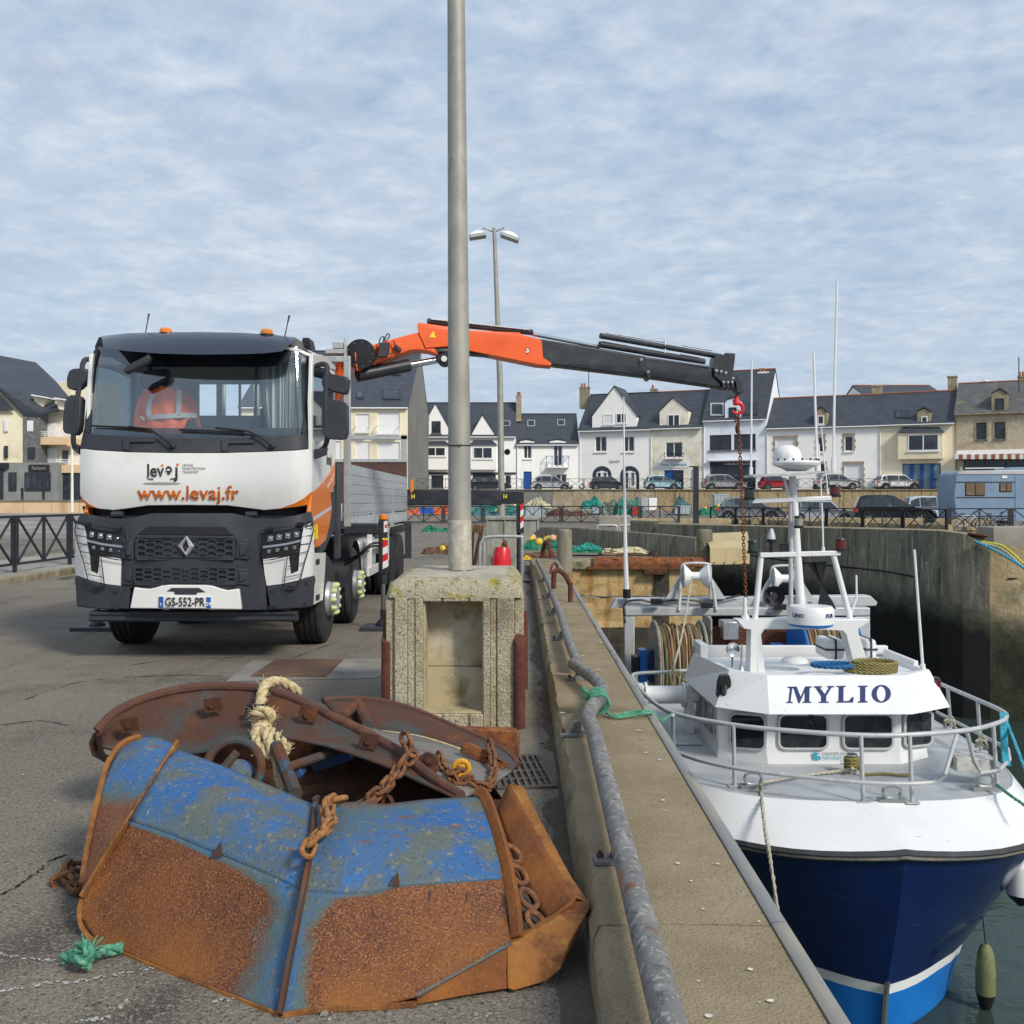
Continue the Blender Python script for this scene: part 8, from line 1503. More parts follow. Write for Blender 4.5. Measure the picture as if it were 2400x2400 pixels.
# ------------------------------------------------------------------- cars
X['tyre'] = mat('tyre', (.018,.018,.019), .8); X['car_glass'] = mat('car_glass', (.030,.040,.050), .06, spec=.7, layers=[((.10,.13,.14), .9, .54, .62)]); X['alloy'] = mat('alloy', (.42,.43,.44), .35, .6)
CAR = dict(hatch=(.26, .52, .60, .95, .62), suv=(.25, .46, .56, .93, .60), small=(.20, .44, .48, .94, .62), mpv=(.22, .40, .48, .97, .60), box=(.27, .38, .46, .985, .58))
def car(name, label, pxc, d, L_, Ht, col, kind='hatch', z=GZ+.0, yaw=0, rim='alloy', cat='car', group='cars parked along the upper street', extra=None):
    x = (pxc-1200)/2400*d; c = thing(name, label, cat, (x, d, z), R(yaw), group); hood, wsb, rf, rr, bl = CAR[kind]; W_ = 1.76; pm = mat('paint_'+name+str(pxc), col, .28, coat=.5, metal=.0); hb = Ht*bl
    body = [(0.02, .28), (0, .45), (.01, hb*.82), (.04, hb), (.5, hb*1.0), (1-hood, hb*1.0), (1-hood*.35, hb*.90), (.985, hb*.74), (1.0, hb*.50), (.995, .28)]
    b = MB(); rows = []
    for s, ins in ((-1, .10), (-1, 0), (1, 0), (1, .10)): rows.append([((u-.5)*L_*(1-.0), s*(W_/2-ins) * (1-.10*max(0, (u-.9)/.1) -.05*max(0, (.08-u)/.08)), zz if ins == 0 else zz+(.02 if zz > .4 else -.02)) for u, zz in body])
    b.rows(rows); b.poly(rows[0]); b.poly(rows[-1]); b.add([rows[k][i] for k in (0, 1, 2, 3) for i in (0, -1)], [(0, 1, 3, 2), (2, 3, 5, 4), (4, 5, 7, 6)]); bo = b.build('body', pm, c, bevel=.05, seg=2, smooth=50, local=True)
    cab = [(1-rr, hb*.98), (1-rr+.055, Ht*.955), (1-rr+.14, Ht), (rf-.06+.0, Ht), (rf+.02, Ht*.97), (1-hood+.01, hb*.98)]; cab = [(.05+ (1-rr)*.0+u*0, zz) if False else (u, zz) for u, zz in cab]
    b = MB(); rows = []
    for s in (-1, 1): rows.append([((u-.5)*L_, s*(W_/2-.06 - .17*(zz-hb)/(Ht-hb)), zz) for u, zz in cab])
    b.rows(rows); b.poly(rows[0]); b.poly(rows[1]); ca = b.build('cabin', pm, c, bevel=.05, seg=2, smooth=50, local=True)
    def side_pt(u, zz, s): return ((u-.5)*L_, s*(W_/2-.045 - .17*(zz-hb)/(Ht-hb)), zz)
    x0, x1 = 1-rr+.05, 1-hood-.015; zt, zb = Ht*.945, hb*1.03; mids = [lerp(x0, x1, f_) for f_ in ((.0, .22, .60, 1) if kind in ('suv', 'mpv', 'box') else (.0, .16, .58, 1))]
    for s in (-1, 1):
        for i in range(3):
            u0, u1 = mids[i]+.006, mids[i+1]-.006; tl = lambda u: min(1, max(.15, min((u-(1-rr)-.01)/.07, (1-hood-u)/max(.05, (1-hood-rf)))))
            t0, t1 = lerp(zb, zt, tl(u0)), lerp(zb, zt, tl(u1)); um = rf-.0; pts = [(u0, zb), (u1, zb), (u1, t1)] + ([(rf-.01, zt)] if u0 < rf-.01 < u1 else []) + [(u0, t0)]
            if i == 2 and u1 > rf: pts = [(u0, zb), (u1, zb), (rf+.01, zt*.995), (u0, zt)]
            b = MB(); b.poly([side_pt(u, zz, s) for u, zz in pts]); b.build('side_window', X['car_glass'], c, smooth=0, local=True)
    for (u0, z0), (u1, z1), nm in (((1-hood+.004, hb*1.03), (rf+.025, Ht*.945), 'windscreen'), ((1-rr-.004, hb*1.05), (1-rr+.048, Ht*.93), 'rear_window')):
        k0, k1 = W_/2-.16, W_/2-.30; b = MB(); o = .018 if nm == 'windscreen' else -.018; b.add([((u0-.5)*L_+o, -k0, z0), ((u0-.5)*L_+o, k0, z0), ((u1-.5)*L_+o, k1, z1), ((u1-.5)*L_+o, -k1, z1)], [(0, 1, 2, 3)]); b.build(nm, X['car_glass'], c, smooth=0, local=True)
    r = .33 if Ht < 1.75 else .39
    for u in (.175, .80):
        for s in (-1, 1):
            o = (((u-.5)*L_), s*(W_/2-.10), r); b = MB(); b.lathe([(r*.6, -.1), (r*.95, -.1), (r, -.07), (r, .07), (r*.95, .1), (r*.66, .1), (r*.64, .08)], o, (0, s, 0), 20); wo = b.build('wheel', X['tyre'], c, local=True); b = MB(); b.lathe([(r*.66, .07), (r*.60, .10), (.06, .075), (0, .09)], o, (0, s, 0), 20)
            for k in range(5): a = k*1.2566; b.bar((o[0], o[1]+s*.085, o[2]), (o[0]+r*.6*math.cos(a), o[1]+s*.10, o[2]+r*.6*math.sin(a)), .07, .03, (0, 1, 0))
            b.build('rim', X[rim], wo, local=True); b = MB(); b.lathe([(r*1.18, -.03), (r*1.18, .1085), (r*.9, .1085)], (o[0], o[1]-s*.005, r+.02), (0, s, 0), 22); b.build('wheel_arch', X['cab_black'], c, local=True)
    for s in (-1, 1):
        b = MB(); b.box(L_*.455, s*.5, hb*.66, L_*.487, s*.83, hb*.82); b.build('headlight', X['led'], c, bevel=.02, local=True); b = MB(); b.box(-L_*.497, s*.55, hb*.72, -L_*.465, s*.84, hb*.92); b.build('tail_light', X['red'], c, bevel=.02, local=True); b = MB(); b.box((.5-hood)*L_*.86, s*(W_/2-.02), hb*.98, (.5-hood)*L_*.86+.12, s*(W_/2+.16), hb*1.10); b.build('door_mirror', pm, c, bevel=.02, local=True)
    b = MB(); b.box(-L_*.47, -W_/2-.004, .24, L_*.47, W_/2+.004, .36); b.build('sill', X['cab_black'], c, bevel=.02, local=True); b = MB(); b.box(L_*.49, -.5, .35, L_*.502, .5, .50); b.build('front_grille', X['cab_black'], c, local=True)
    return c
def dc(px): return interp([900, 1300, 1650, 2150], [111, 108, 104, 101.5], px)
for nm, lab, px, L_, Ht, col, kd in (('parked_car', 'dark grey saloon half hidden behind the black railing left of the far lamp post', 1148, 4.6, 1.42, (.03,.035,.045), 'hatch'), ('parked_car', 'silver crossover parked in front of the low house with blue door', 1293, 4.4, 1.60, (.42,.43,.44), 'suv'), ('parked_car', 'dark grey hatchback parked before the arched windows', 1425, 4.0, 1.42, (.045,.048,.055), 'hatch'), ('parked_car', 'pale turquoise small car parked in front of the pottery shop', 1552, 3.7, 1.53, (.36,.58,.62), 'small'), ('parked_car', 'silver grey crossover parked in front of the black shop front', 1697, 4.4, 1.60, (.33,.33,.35), 'suv'), ('parked_car', 'small red car parked behind the boat mast', 1822, 3.6, 1.48, (.42,.015,.03), 'small'), ('parked_car', 'silver car with spare wheel on its tail beside the white garage shutter', 1962, 4.3, 1.65, (.47,.48,.49), 'suv'), ('parked_car', 'white hatchback parked before the cream house with blue shop front', 2104, 4.5, 1.52, (.74,.74,.73), 'hatch')): car(nm, lab, px, dc(px), L_, Ht, col, kd)
b = MB(); o = P(1911, 1143, 101.8); b.lathe([(.36, -.08), (.38, 0), (.36, .08), (.2, .09)], o, (-1, -.3, 0), 16); sw = b.build('spare_wheel', X['tyre'], [q for q in bpy.data.objects if q.get('label', '').startswith('silver car with spare')][0])
for lab, px, d, L_, Ht, col, kd, yw in (('grey crossover parked on the lower quay behind the crane chain', 1760, 69, 4.5, 1.62, (.20,.21,.24), 'suv', -14), ('silver hatchback parked on the lower quay behind the boat mast', 1928, 65, 4.4, 1.50, (.40,.43,.47), 'hatch', -16), ('black off-road car parked on the lower quay beside the light grey estate', 2096, 63.5, 4.75, 1.85, (.010,.012,.018), 'box', -14), ('light grey estate car next to the blue camper van', 2196, 68, 4.4, 1.72, (.46,.50,.56), 'box', -6)): car('parked_car', lab, px, d, L_, Ht, col, kd, zg(d), yw, group='cars parked on the lower quay')
# camper van
D = 55; cv = thing('camper_van', 'slate blue camper van with brown tinted side windows behind the railing', 'camper van', (P(2330, 0, D).x, D, .2)); X['camper_blue'] = mat('camper_blue', (.17,.25,.36), .45, layers=[((.20,.285,.40), .8, .46, .66)]); X['camper_glass'] = mat('camper_glass', (.16,.11,.06), .15, layers=[((.22,.16,.09), 1.5, .5, .65)])
cp = lambda x, y, d=D: P(x, y, d)
b = MB(); b.prism([cp(x, y) for x, y in ((2240, 1215), (2235, 1165), (2241, 1110), (2248, 1106), (2480, 1106), (2480, 1221), (2250, 1221))], (0, 2.2, 0)); b.build('body', X['camper_blue'], cv, bevel=.06)
b = MB(); b.prism([cp(x, y, D-.04) for x, y in ((2243, 1112), (2250, 1103), (2470, 1101), (2470, 1112))], (0, 2.28, 0)); b.build('roof', X['alu_paint'], cv, bevel=.03); b = MB(); b.prism([cp(x, y, D+.2) for x, y in ((2358, 1104), (2372, 1095), (2470, 1094), (2470, 1103))], (0, 1.8, 0)); b.build('roof_pod', X['camper_blue'], cv, bevel=.04)
for y in (1130, 1166, 1210): b = MB(); b.box(cp(2240, 0).x, D-.012, cp(0, y).z-.03, cp(2478, 0).x, D, cp(0, y).z+.03); b.build('trim_strip', X['dark_frame'], cv)
for x0, x1, y0, y1 in ((2262, 2308, 1132, 1162), (2342, 2372, 1132, 1153)):
    b = MB(); b.box(cp(x0, 0).x, D-.04, cp(0, y1).z, cp(x1, 0).x, D+.01, cp(0, y0).z); o = b.build('window', X['dark_frame'], cv, bevel=.05, seg=3)
    for i in range(2): u0, u1 = lerp(x0, x1, i*.5)+1.5, lerp(x0, x1, i*.5+.5)-1.5; b = MB(); b.box(cp(u0, 0).x, D-.06, cp(0, y1-2).z, cp(u1, 0).x, D-.041, cp(0, y0+2).z); b.build('pane', X['camper_glass'], o, bevel=.02)
b = MB(); b.box(cp(2379, 0).x, D-.025, cp(0, 1222).z, cp(2440, 0).x, D, cp(0, 1115).z); b.build('door', X['camper_blue'], cv, bevel=.03); b = MB(); b.box(cp(2348, 0).x, D-.03, cp(0, 1121).z, cp(2360, 0).x, D, cp(0, 1115).z); b.build('vent', X['pvc'], cv)
for x in (2360,): b = MB(); b.lathe([(.2, -.12), (.38, -.12), (.40, 0), (.38, .12), (.2, .12)], (cp(x, 0).x, D+.3, .6), (0, 1, 0), 20); b.build('wheel', X['tyre'], cv)
b = MB(); b.tube([cp(2262, 1098, D+.3), cp(2352, 1097, D+.3)], .04, 6); b.tube([cp(2252, 1106), cp(2251, 1095)], .06, 6); b.build('roof_rack', X['alu_paint'], cv)
# bicycles leaning on the railing
def bicycle(label, px, d, col):
    x = (px-1200)/2400*d; t = thing('bicycle', label, 'bicycle', (x, d, .2), group='bicycles by the railing'); r = .34
    for s in (-.52, .52): b = MB(); b.tube(arc((s, 0, r), r, 0, 360, 20)[:-1], .025, 6, closed=True); w_ = b.build('wheel', X['tyre'], t, local=True); b = MB(); [b.bar((s, 0, r), (s+r*math.cos(a), 0, r+r*math.sin(a)), .008, .008, (0, 1, 0)) for a in [k*.7 for k in range(9)]]; b.build('spokes', X['steel'], w_, local=True)
    m_ = mat('bike_'+str(px), col, .4); P_ = {'bb': (-.08, 0, .30), 'st': (-.22, 0, .80), 'hd': (.34, 0, .78), 'rw': (-.52, 0, r), 'fw': (.52, 0, r)}
    b = MB(); [b.tube([P_[i], P_[j]], .022, 6) for i, j in (('bb', 'st'), ('bb', 'hd'), ('st', 'hd'), ('bb', 'rw'), ('st', 'rw'), ('hd', 'fw'))]; b.build('frame', m_, t, local=True); b = MB(); b.tube([(.34, 0, .78), (.31, 0, .95)], .018, 6); b.tube([(.36, -.25, .97), (.31, 0, .95), (.36, .25, .97)], .018, 6); b.build('handlebar', X['dark_frame'], t, local=True); b = MB(); b.box(-.36, -.07, .84, -.12, .07, .90); b.build('saddle', X['dark_frame'], t, bevel=.03, local=True)
    return t
bicycle('bicycle with white mudguard leaning at the left end of the camper railing', 2268, 47, (.5, .5, .5)); bicycle('dark bicycle beside the orange plate in front of the camper', 2330, 47, (.03, .03, .035))
# ------------------------------------------------------------------- nets, crates and gear
X['net_teal'] = mat('net_teal', (.02,.24,.19), .95, layers=[((.05,.36,.28), 5, .46, .62), ((.01,.11,.10), 7, .54, .66)], bump=[(14, .08)]); X['net_green'] = mat('net_green', (.02,.15,.075), .95, layers=[((.04,.25,.13), 6, .46, .62), ((.008,.06,.035), 8, .54, .66)], bump=[(16, .06)]); X['net_grey'] = mat('net_grey', (.15,.20,.16), .95, layers=[((.24,.31,.25), 6, .46, .62), ((.06,.09,.075), 7, .54, .66)], bump=[(14, .08)]); X['net_blue'] = mat('net_blue', (.04,.13,.15), .95, layers=[((.09,.22,.24), 6, .46, .62), ((.02,.06,.07), 7, .54, .66)], bump=[(14, .06)])
X['net_orange'] = mat('net_orange', (.60,.12,.05), .95, layers=[((.70,.22,.10), 7, .46, .62), ((.25,.05,.03), 9, .54, .66)], bump=[(16, .06)]); X['net_brown'] = mat('net_brown', (.15,.085,.05), .95, layers=[((.26,.16,.10), 10, .46, .62), ((.05,.03,.02), 12, .54, .66)], bump=[(20, .05)]); X['net_wine'] = mat('net_wine', (.07,.022,.026), .95, layers=[((.12,.05,.05), 7, .46, .62), ((.02,.012,.014), 8, .54, .66)], bump=[(14, .06)]); X['net_cream'] = mat('net_cream', (.52,.47,.30), .95, layers=[((.62,.57,.40), 7, .46, .62)]); X['float_yellow'] = mat('float_yellow', (.66,.46,.03), .5, layers=[((.5,.32,.05), 9, .52, .7)]); X['float_pink'] = mat('float_pink', (.62,.38,.20), .6)
X['crate_grey'] = mat('crate_grey', (.38,.43,.47), .6, layers=[((.28,.32,.36), 3, .5, .7)]); X['crate_red'] = mat('crate_red', (.45,.05,.03), .6); X['crate_blue'] = mat('crate_blue', (.015,.11,.50), .5); X['bucket_red'] = mat('bucket_red', (.62,.008,.02), .3, coat=.3, layers=[((.50,.006,.016), 5, .5, .7)])
def pile(name, label, x0, x1, y0, y1, d, m, floats=0, strands=40, group='fishing nets heaped on the quay', sr=.02, cat='fishing net', dep=.7, base_z=None, m2=None):
    """lumpy heap of netting: a ruffled mound with loose twine looped over it"""
    a, q = P(x0, y1, d), P(x1, y0, d); z0 = a.z if base_z is None else base_z; w_ = q.x-a.x; h = q.z-z0; t = thing(name, label, cat, ((a.x+q.x)/2, d, z0), group=group); b = MB(); nx, ny = 26, 14; ph = [random.uniform(0, 6) for _ in range(8)]; dp = w_*dep if w_*dep < 4 else 4
    def top(u, v): r = max(0, 1-(2*u-1)**2)**.5*max(0, 1-(2*v-1)**2)**.5; return z0-.03 + h*r**.75*(.72+.16*math.sin(9*u+ph[0])+.10*math.sin(17*u+11*v+ph[1])+.09*math.sin(23*v+ph[2])+.05*math.sin(41*u+ph[3]))
    pt = lambda u, v: Vector((a.x+w_*u+.03*w_*math.sin(9*v+ph[4]), d-dp/2+dp*v+.04*dp*math.sin(11*u+ph[5]), top(u, v)))
    b.rows([[pt(i/nx, j/ny) for i in range(nx+1)] for j in range(ny+1)]); b.build('net_mass', X[m], t, smooth=60)
    if strands:
        b = MB()
        for k in range(strands):
            u, v = random.uniform(.12, .88), random.uniform(.05, .75); pts = []
            for i in range(5): pts.append(pt(u, v)+Vector((0, 0, random.uniform(0, .05*h+.01)))); u = min(.97, max(.03, u+random.uniform(-.16, .16))); v = min(.9, max(.02, v+random.uniform(-.2, .2)))
            b.tube(spline(pts, 3), sr, 4, cap=False)
        o = b.build('loose_twine', X[m2 or m], t, smooth=0); o['kind'] = 'stuff'
    for k in range(floats):
        u, v = random.uniform(.12, .88), random.uniform(.1, .5); p = pt(u, v); b = MB(); b.sphere(p+Vector((0, 0, .06)), random.uniform(.10, .13), 10, 7); b.build('float', X['float_yellow' if random.random() < .62 else 'float_pink'], t)
    return t
pile('net_pile', 'turquoise net heap on a grey crate under the arched windows', 1364, 1411, 1163, 1192, 78, 'net_teal'); pile('net_pile', 'grey green net heap between two turquoise ones', 1408, 1450, 1166, 1204, 78, 'net_grey', strands=50); pile('net_pile', 'biggest green net heap, beside the red crate', 1444, 1506, 1158, 1206, 77.5, 'net_teal', m2='net_grey', strands=60); pile('net_pile', 'dark green net bulging out of a grey crate near the black post', 1576, 1620, 1160, 1203, 77, 'net_blue', m2='net_grey'); pile('net_pile', 'loose green net spread right of the black post', 1637, 1722, 1180, 1207, 77, 'net_green', floats=4, m2='net_teal')
pile('net_pile', 'orange net heap seen under the black stabiliser beam', 1010, 1062, 1182, 1204, 78, 'net_orange', m2='net_orange'); pile('net_pile', 'small orange net heap beside the truck tail', 955, 986, 1188, 1205, 78, 'net_orange', strands=20); pile('net_pile', 'teal net heap with yellow floats under the beam', 1104, 1232, 1178, 1208, 77, 'net_blue', floats=9, m2='net_teal', strands=90); pile('net_pile', 'cream rope heap beside the striped stabiliser leg', 1228, 1292, 1166, 1196, 79, 'net_grey', m2='net_cream', strands=80, sr=.035); pile('net_pile', 'dark wine coloured net heap left of the concrete block', 1275, 1376, 1190, 1217, 76, 'net_wine', m2='net_brown')
pile('net_pile', 'teal net lying on the asphalt left of the lamp post', 984, 1062, 1230, 1256, 49, 'net_teal', m2='net_green'); pile('net_pile', 'brown rope and chain mat left of the lamp post', 990, 1075, 1272, 1306, 31, 'net_brown', floats=1, strands=150, sr=.016); pile('net_pile', 'green net with yellow and pink floats behind the rusty hoop', 1224, 1324, 1254, 1286, 33, 'net_green', floats=16, m2='net_teal', strands=70); pile('net_pile', 'brown rope heap at the end of the quay wall', 1226, 1318, 1288, 1306, 28.5, 'net_brown', strands=110, sr=.014); pile('net_pile', 'green net lying behind the stained bollard', 1335, 1412, 1271, 1292, 30, 'net_green', m2='net_teal', strands=80); pile('net_pile', 'dark debris of net and rope along the rusty fender', 1405, 1520, 1280, 1296, 30.5, 'net_brown', m2='net_cream', strands=60); pile('net_pile', 'scrap of yellow net by the quay wall end', 1225, 1245, 1299, 1309, 27, 'float_yellow', strands=20, sr=.012)
def crate(label, x0, x1, y0, y1, d, m, name='fish_crate'):
    a, q = P(x0, y1, d), P(x1, y0, d); t = thing(name, label, 'crate', ((a.x+q.x)/2, d, a.z), group='crates on the quay'); b = MB(); w_ = .05; b.box(a.x, d, a.z, q.x, d+1, a.z+w_); b.box(a.x, d, a.z+w_, q.x, d+w_, q.z); b.box(a.x, d+1-w_, a.z+w_, q.x, d+1, q.z); b.box(a.x, d+w_, a.z+w_, a.x+w_, d+1-w_, q.z); b.box(q.x-w_, d+w_, a.z+w_, q.x, d+1-w_, q.z); b.box(a.x-.03, d-.03, q.z-.08, q.x+.03, d, q.z)
    n = 4
    for i in range(n+1): x = lerp(a.x+.03, q.x-.03, i/n); b.box(x-.03, d-.04, a.z, x+.03, d, q.z-.09)
    b.build('crate_box', X[m], t, smooth=0, fix=False); return t
crate('grey crate under the turquoise net', 1389, 1411, 1186, 1203, 77.0, 'crate_grey'); crate('red crate beside the biggest green net', 1483, 1500, 1188, 1207, 76, 'crate_red'); crate('grey crate holding the dark green net', 1583, 1618, 1185, 1204, 76, 'crate_grey'); crate('upper of the two pale crates stacked beyond the loose green net', 1675, 1708, 1158, 1173, 79, 'crate_grey'); crate('lower of the two pale crates stacked beyond the loose green net', 1675, 1708, 1174, 1192, 79, 'crate_grey'); crate('bright blue tray under the truck stabiliser beam', 985, 1014, 1190, 1204, 76, 'crate_blue'); crate('long grey crate beside the striped stabiliser leg', 1233, 1276, 1188, 1213, 74, 'crate_grey'); crate('faded grey crate by the orange nets', 1045, 1068, 1186, 1203, 79.5, 'crate_grey')
def plate_thing(name, label, cat, poly, d, dep, m, bev=.02): p = [P(x, y, d) for x, y in poly]; t = thing(name, label, cat, (sum(q.x for q in p)/len(p), d, min(q.z for q in p))); b = MB(); b.prism(p, (0, dep, 0)); b.build('panel', X[m], t, bevel=bev); return t
plate_thing('wall_cabinet', 'grey metal cabinet left of the white one on the retaining wall', 'cabinet', [(1503, 1167), (1519, 1167), (1519, 1198), (1503, 1198)], 98, .6, 'alu'); plate_thing('wall_cabinet', 'white metal cabinet on the retaining wall', 'cabinet', [(1521, 1167), (1540, 1167), (1540, 1196), (1521, 1196)], 98, .6, 'pvc')
# concrete lego block, black post, kerb beams
t = thing('concrete_block', 'long pale concrete block with studs on top by the far railing', 'concrete block', P(1441, 1235, 58)); a, q = P(1403, 1235, 58), P(1479, 1209, 58); b = MB(); b.box(a.x, 58, .2, q.x, 58.7, q.z); b.build('block_body', X['concrete_walk'], t, bevel=.03)
for i in range(6): x = lerp(a.x+.15, q.x-.15, i/5); b = MB(); b.lathe([(.10, 0), (.07, .06), (0, .06)], (x, 58.3, q.z), n=10); b.build('stud', X['concrete_walk'], t)
for x in (a.x+.65, q.x-.6): b = MB(); b.box(x-.1, 57.985, .2, x+.1, 58, .27); b.build('lifting_notch', X['cab_black'], t)
t = thing('steel_post', 'tall square black steel post standing behind the parapet', 'post', P(1632, 1226, 55)); a, q = P(1626, 1226, 55), P(1638, 1092, 55); b = MB(); b.box(a.x, 55, .15, q.x, 55.27, q.z); b.build('post_body', X['crane_black'], t, bevel=.01); b = MB(); b.box(a.x-.25, 55.05, q.z-.06, a.x, 55.15, q.z); b.build('bracket', X['crane_black'], t)
def beam(label, p, q, h, m='wall_block'):
    p, q = Vector((*p, .2)), Vector((*q, .2)); t = thing('kerb_beam', label, 'kerb', (p+q)/2, group='tan concrete kerb beams'); e = (q-p).normalized(); n = Vector((-e.y, e.x, 0)); b = MB(); pr = [(-.18, 0), (-.18, h*.7), (-.12, h*.95), (0, h), (.15, h*.9), (.2, h*.5), (.2, 0)]; b.rows([[x_+n*u+Vector((0, 0, z)) for u, z in pr] for x_ in (p, q)]); b.poly([p+n*u+Vector((0, 0, z)) for u, z in pr]); b.poly([q+n*u+Vector((0, 0, z)) for u, z in pr]); b.build('beam_body', X[m], t, smooth=50)
for k in range(7):
    p, q = Vector((12.2, 63)).lerp(Vector((19.3, 45.4)), (k+.06)/7), Vector((12.2, 63)).lerp(Vector((19.3, 45.4)), (k+.92)/7); o = Vector((.35, .2)); beam('tan concrete kerb beams lying in a row behind the black railing', p+o, q+o, .42)
for k in range(5): x = 6.5+k*3.4; beam('tan concrete kerb beams lying in a row across the quay below the parked cars', (x, 60.5-.1*k), (x+3.0, 60.4-.1*k), .45)
for k in range(4): x = 13.8+k*2.9; beam('tan concrete kerb beams in a line under the fronts of the lower parked cars', (x, 59-k*1.5), (x+2.5, 58-k*1.5), .55)
beam('orange tan kerb beam right of the railing end', (20.6, 46.5), (23.4, 46.5), .30)
# gear behind the lamp base
t = thing('hopper', 'grey steel hopper bin with sloping sides behind the lamp base', 'hopper', P(1200, 1325, 23)); hp = lambda x, y, d=23: P(x, y, d)
X['hopper_grey'] = mat('hopper_grey', (.30,.305,.27), .7, layers=[((.22,.22,.19), 2.4, .46, .62, (2,2,.4)), ((.40,.40,.36), 7, .58, .7), ((.20,.10,.05), 3, .66, .76)])
b = MB(); b.prism([hp(x, y) for x, y in ((1141, 1219), (1258, 1219), (1258, 1243), (1227, 1278), (1196, 1315), (1160, 1315), (1141, 1300))], (0, 1.4, 0)); b.build('bin_body', X['hopper_grey'], t, bevel=.01)
b = MB(); b.box(hp(1138, 0).x, 22.96, hp(0, 1218.8).z, hp(1263, 0).x, 24.44, hp(0, 1211).z); b.box(hp(1258.3, 0).x, 22.98, hp(0, 1243).z, hp(1263, 0).x, 23.1, hp(0, 1218.9).z); b.build('rim_frame', X['hopper_grey'], t, bevel=.01)
for x in (1141, 1182): b = MB(); b.box(hp(x, 0).x, 22.97, hp(0, 1312).z, hp(x+3, 0).x, 23, hp(0, 1219).z); b.build('stiffener', X['hopper_grey'], t)
b = MB(); b.prism([hp(x, y, 22.6) for x, y in ((1168, 1290), (1180, 1268), (1188, 1268), (1192, 1300))], (0, .04, 0)); b.lathe([(.05, -.03), (.05, .03)], hp(1184, 1271, 22.6), (0, -1, 0), 10); b.build('lifting_lug', X['rust'], t); b = MB(); [b.box(hp(x, 0).x, 23.1, 0, hp(x+5, 0).x, 23.2, hp(0, 1300).z) for x in (1150, 1205)]; b.build('support_legs', X['hopper_grey'], t)
t = thing('barrier_hoop', 'galvanised bent tube barrier standing behind the lamp base', 'barrier', P(1172, 1380, 19.5)); zt = P(0, 1258, 19.5).z; x0, x1 = P(1124, 0, 19.5).x, P(1223, 0, 19.5).x
b = MB(); b.tube(spline([(x0, 19.5, 0), (x0, 19.5, zt-.30), (x0+.05, 19.5, zt-.08), (x0+.2, 19.5, zt), (x1-.05, 19.5, zt), (x1, 19.5, zt-.04), (x1, 19.5, zt-.3), (x1, 19.5, 0)], 4), .032, 10); b.build('hoop', X['galv'], t, smooth=60); b = MB(); b.tube([(x0+.085, 19.52, 0), (x0+.085, 19.52, zt-.10)], .028, 10); b.build('inner_leg', X['galv'], t)
t = thing('bucket', 'red plastic bucket turned upside down behind the lamp base', 'bucket', P(1172, 1363, 20.8)); c = P(1172, 1300, 20.8); zt = P(0, 1286, 20.8).z; b = MB(); b.lathe([(.235, 0), (.235, .03), (.215, .04), (.20, zt*.55), (.165, zt-.03), (.15, zt), (0, zt)], (c.x, 20.8, .03), (.07, .05, 1), n=24); b.build('pail', X['bucket_red'], t)
t = thing('wooden_board', 'weathered brown plank frame leaning beside the lamp post', 'board', P(1120, 1340, 22)); 
for pl in ([(1108, 1230), (1133, 1231), (1130, 1250), (1106, 1248)], [(1126, 1231), (1135, 1232), (1116, 1325), (1106, 1325)], [(1106, 1248), (1112, 1249), (1108, 1325), (1102, 1325)]): b = MB(); b.prism([P(x, y, 22+random.uniform(-.05, .05)) for x, y in pl], (0, .06, 0)); b.build('plank', mat('plank', (.15,.085,.045), .9, layers=[((.23,.14,.08), 6, .46, .64, (4,4,.5)), ((.07,.04,.025), 9, .56, .7, (4,4,.5))]) if 'plank' not in X else X['plank'], t)
t = thing('bent_plate', 'tan bent steel fender plate at the corner of the far quay', 'plate', P(1705, 1323, 26)); b = MB(); A_ = [P(1652, 1250, 27.0), P(1752, 1246, 27.0)]; B_ = [P(1664, 1283, 25.75), P(1758, 1281, 25.75)]; C_ = [P(1664, 1324, 25.72), P(1757, 1322, 25.72)]; b.rows([A_, B_, C_], thick=(0, .05, -.01)); b.build('plate_body', mat('plate_tan', (.50,.40,.22), .7, layers=[((.42,.33,.18), 1.6, .46, .64), ((.30,.17,.07), 2.2, .62, .74, (3,3,.4)), ((.60,.50,.32), 6, .6, .7)]), t, bevel=.01, smooth=30)
for k in range(4): p = P(1674+k*24, 1319, 25.70); b = MB(); b.lathe([(.02, 0), (.02, .012)], p, (0, -1, 0), 8); b.build('bolt', X['rust_dark'], t)
for x0, x1 in ((1400, 1446), (1452, 1512)): t = thing('low_hoop', 'low pale tube hoop %s beside the concrete block' % ('on the left' if x0 < 1450 else 'on the right'), 'barrier', P((x0+x1)/2, 1244, 52)); b = MB(); a, q = P(x0, 1246, 50), P(x1, 1246, 50); b.tube(spline([(a.x, 50, .15), (a.x, 50, .40), (a.x+.15, 50, .48), (q.x-.15, 50, .48), (q.x, 50, .40), (q.x, 50, .15)], 4), .05, 8); b.build('hoop', X['galv'], t)
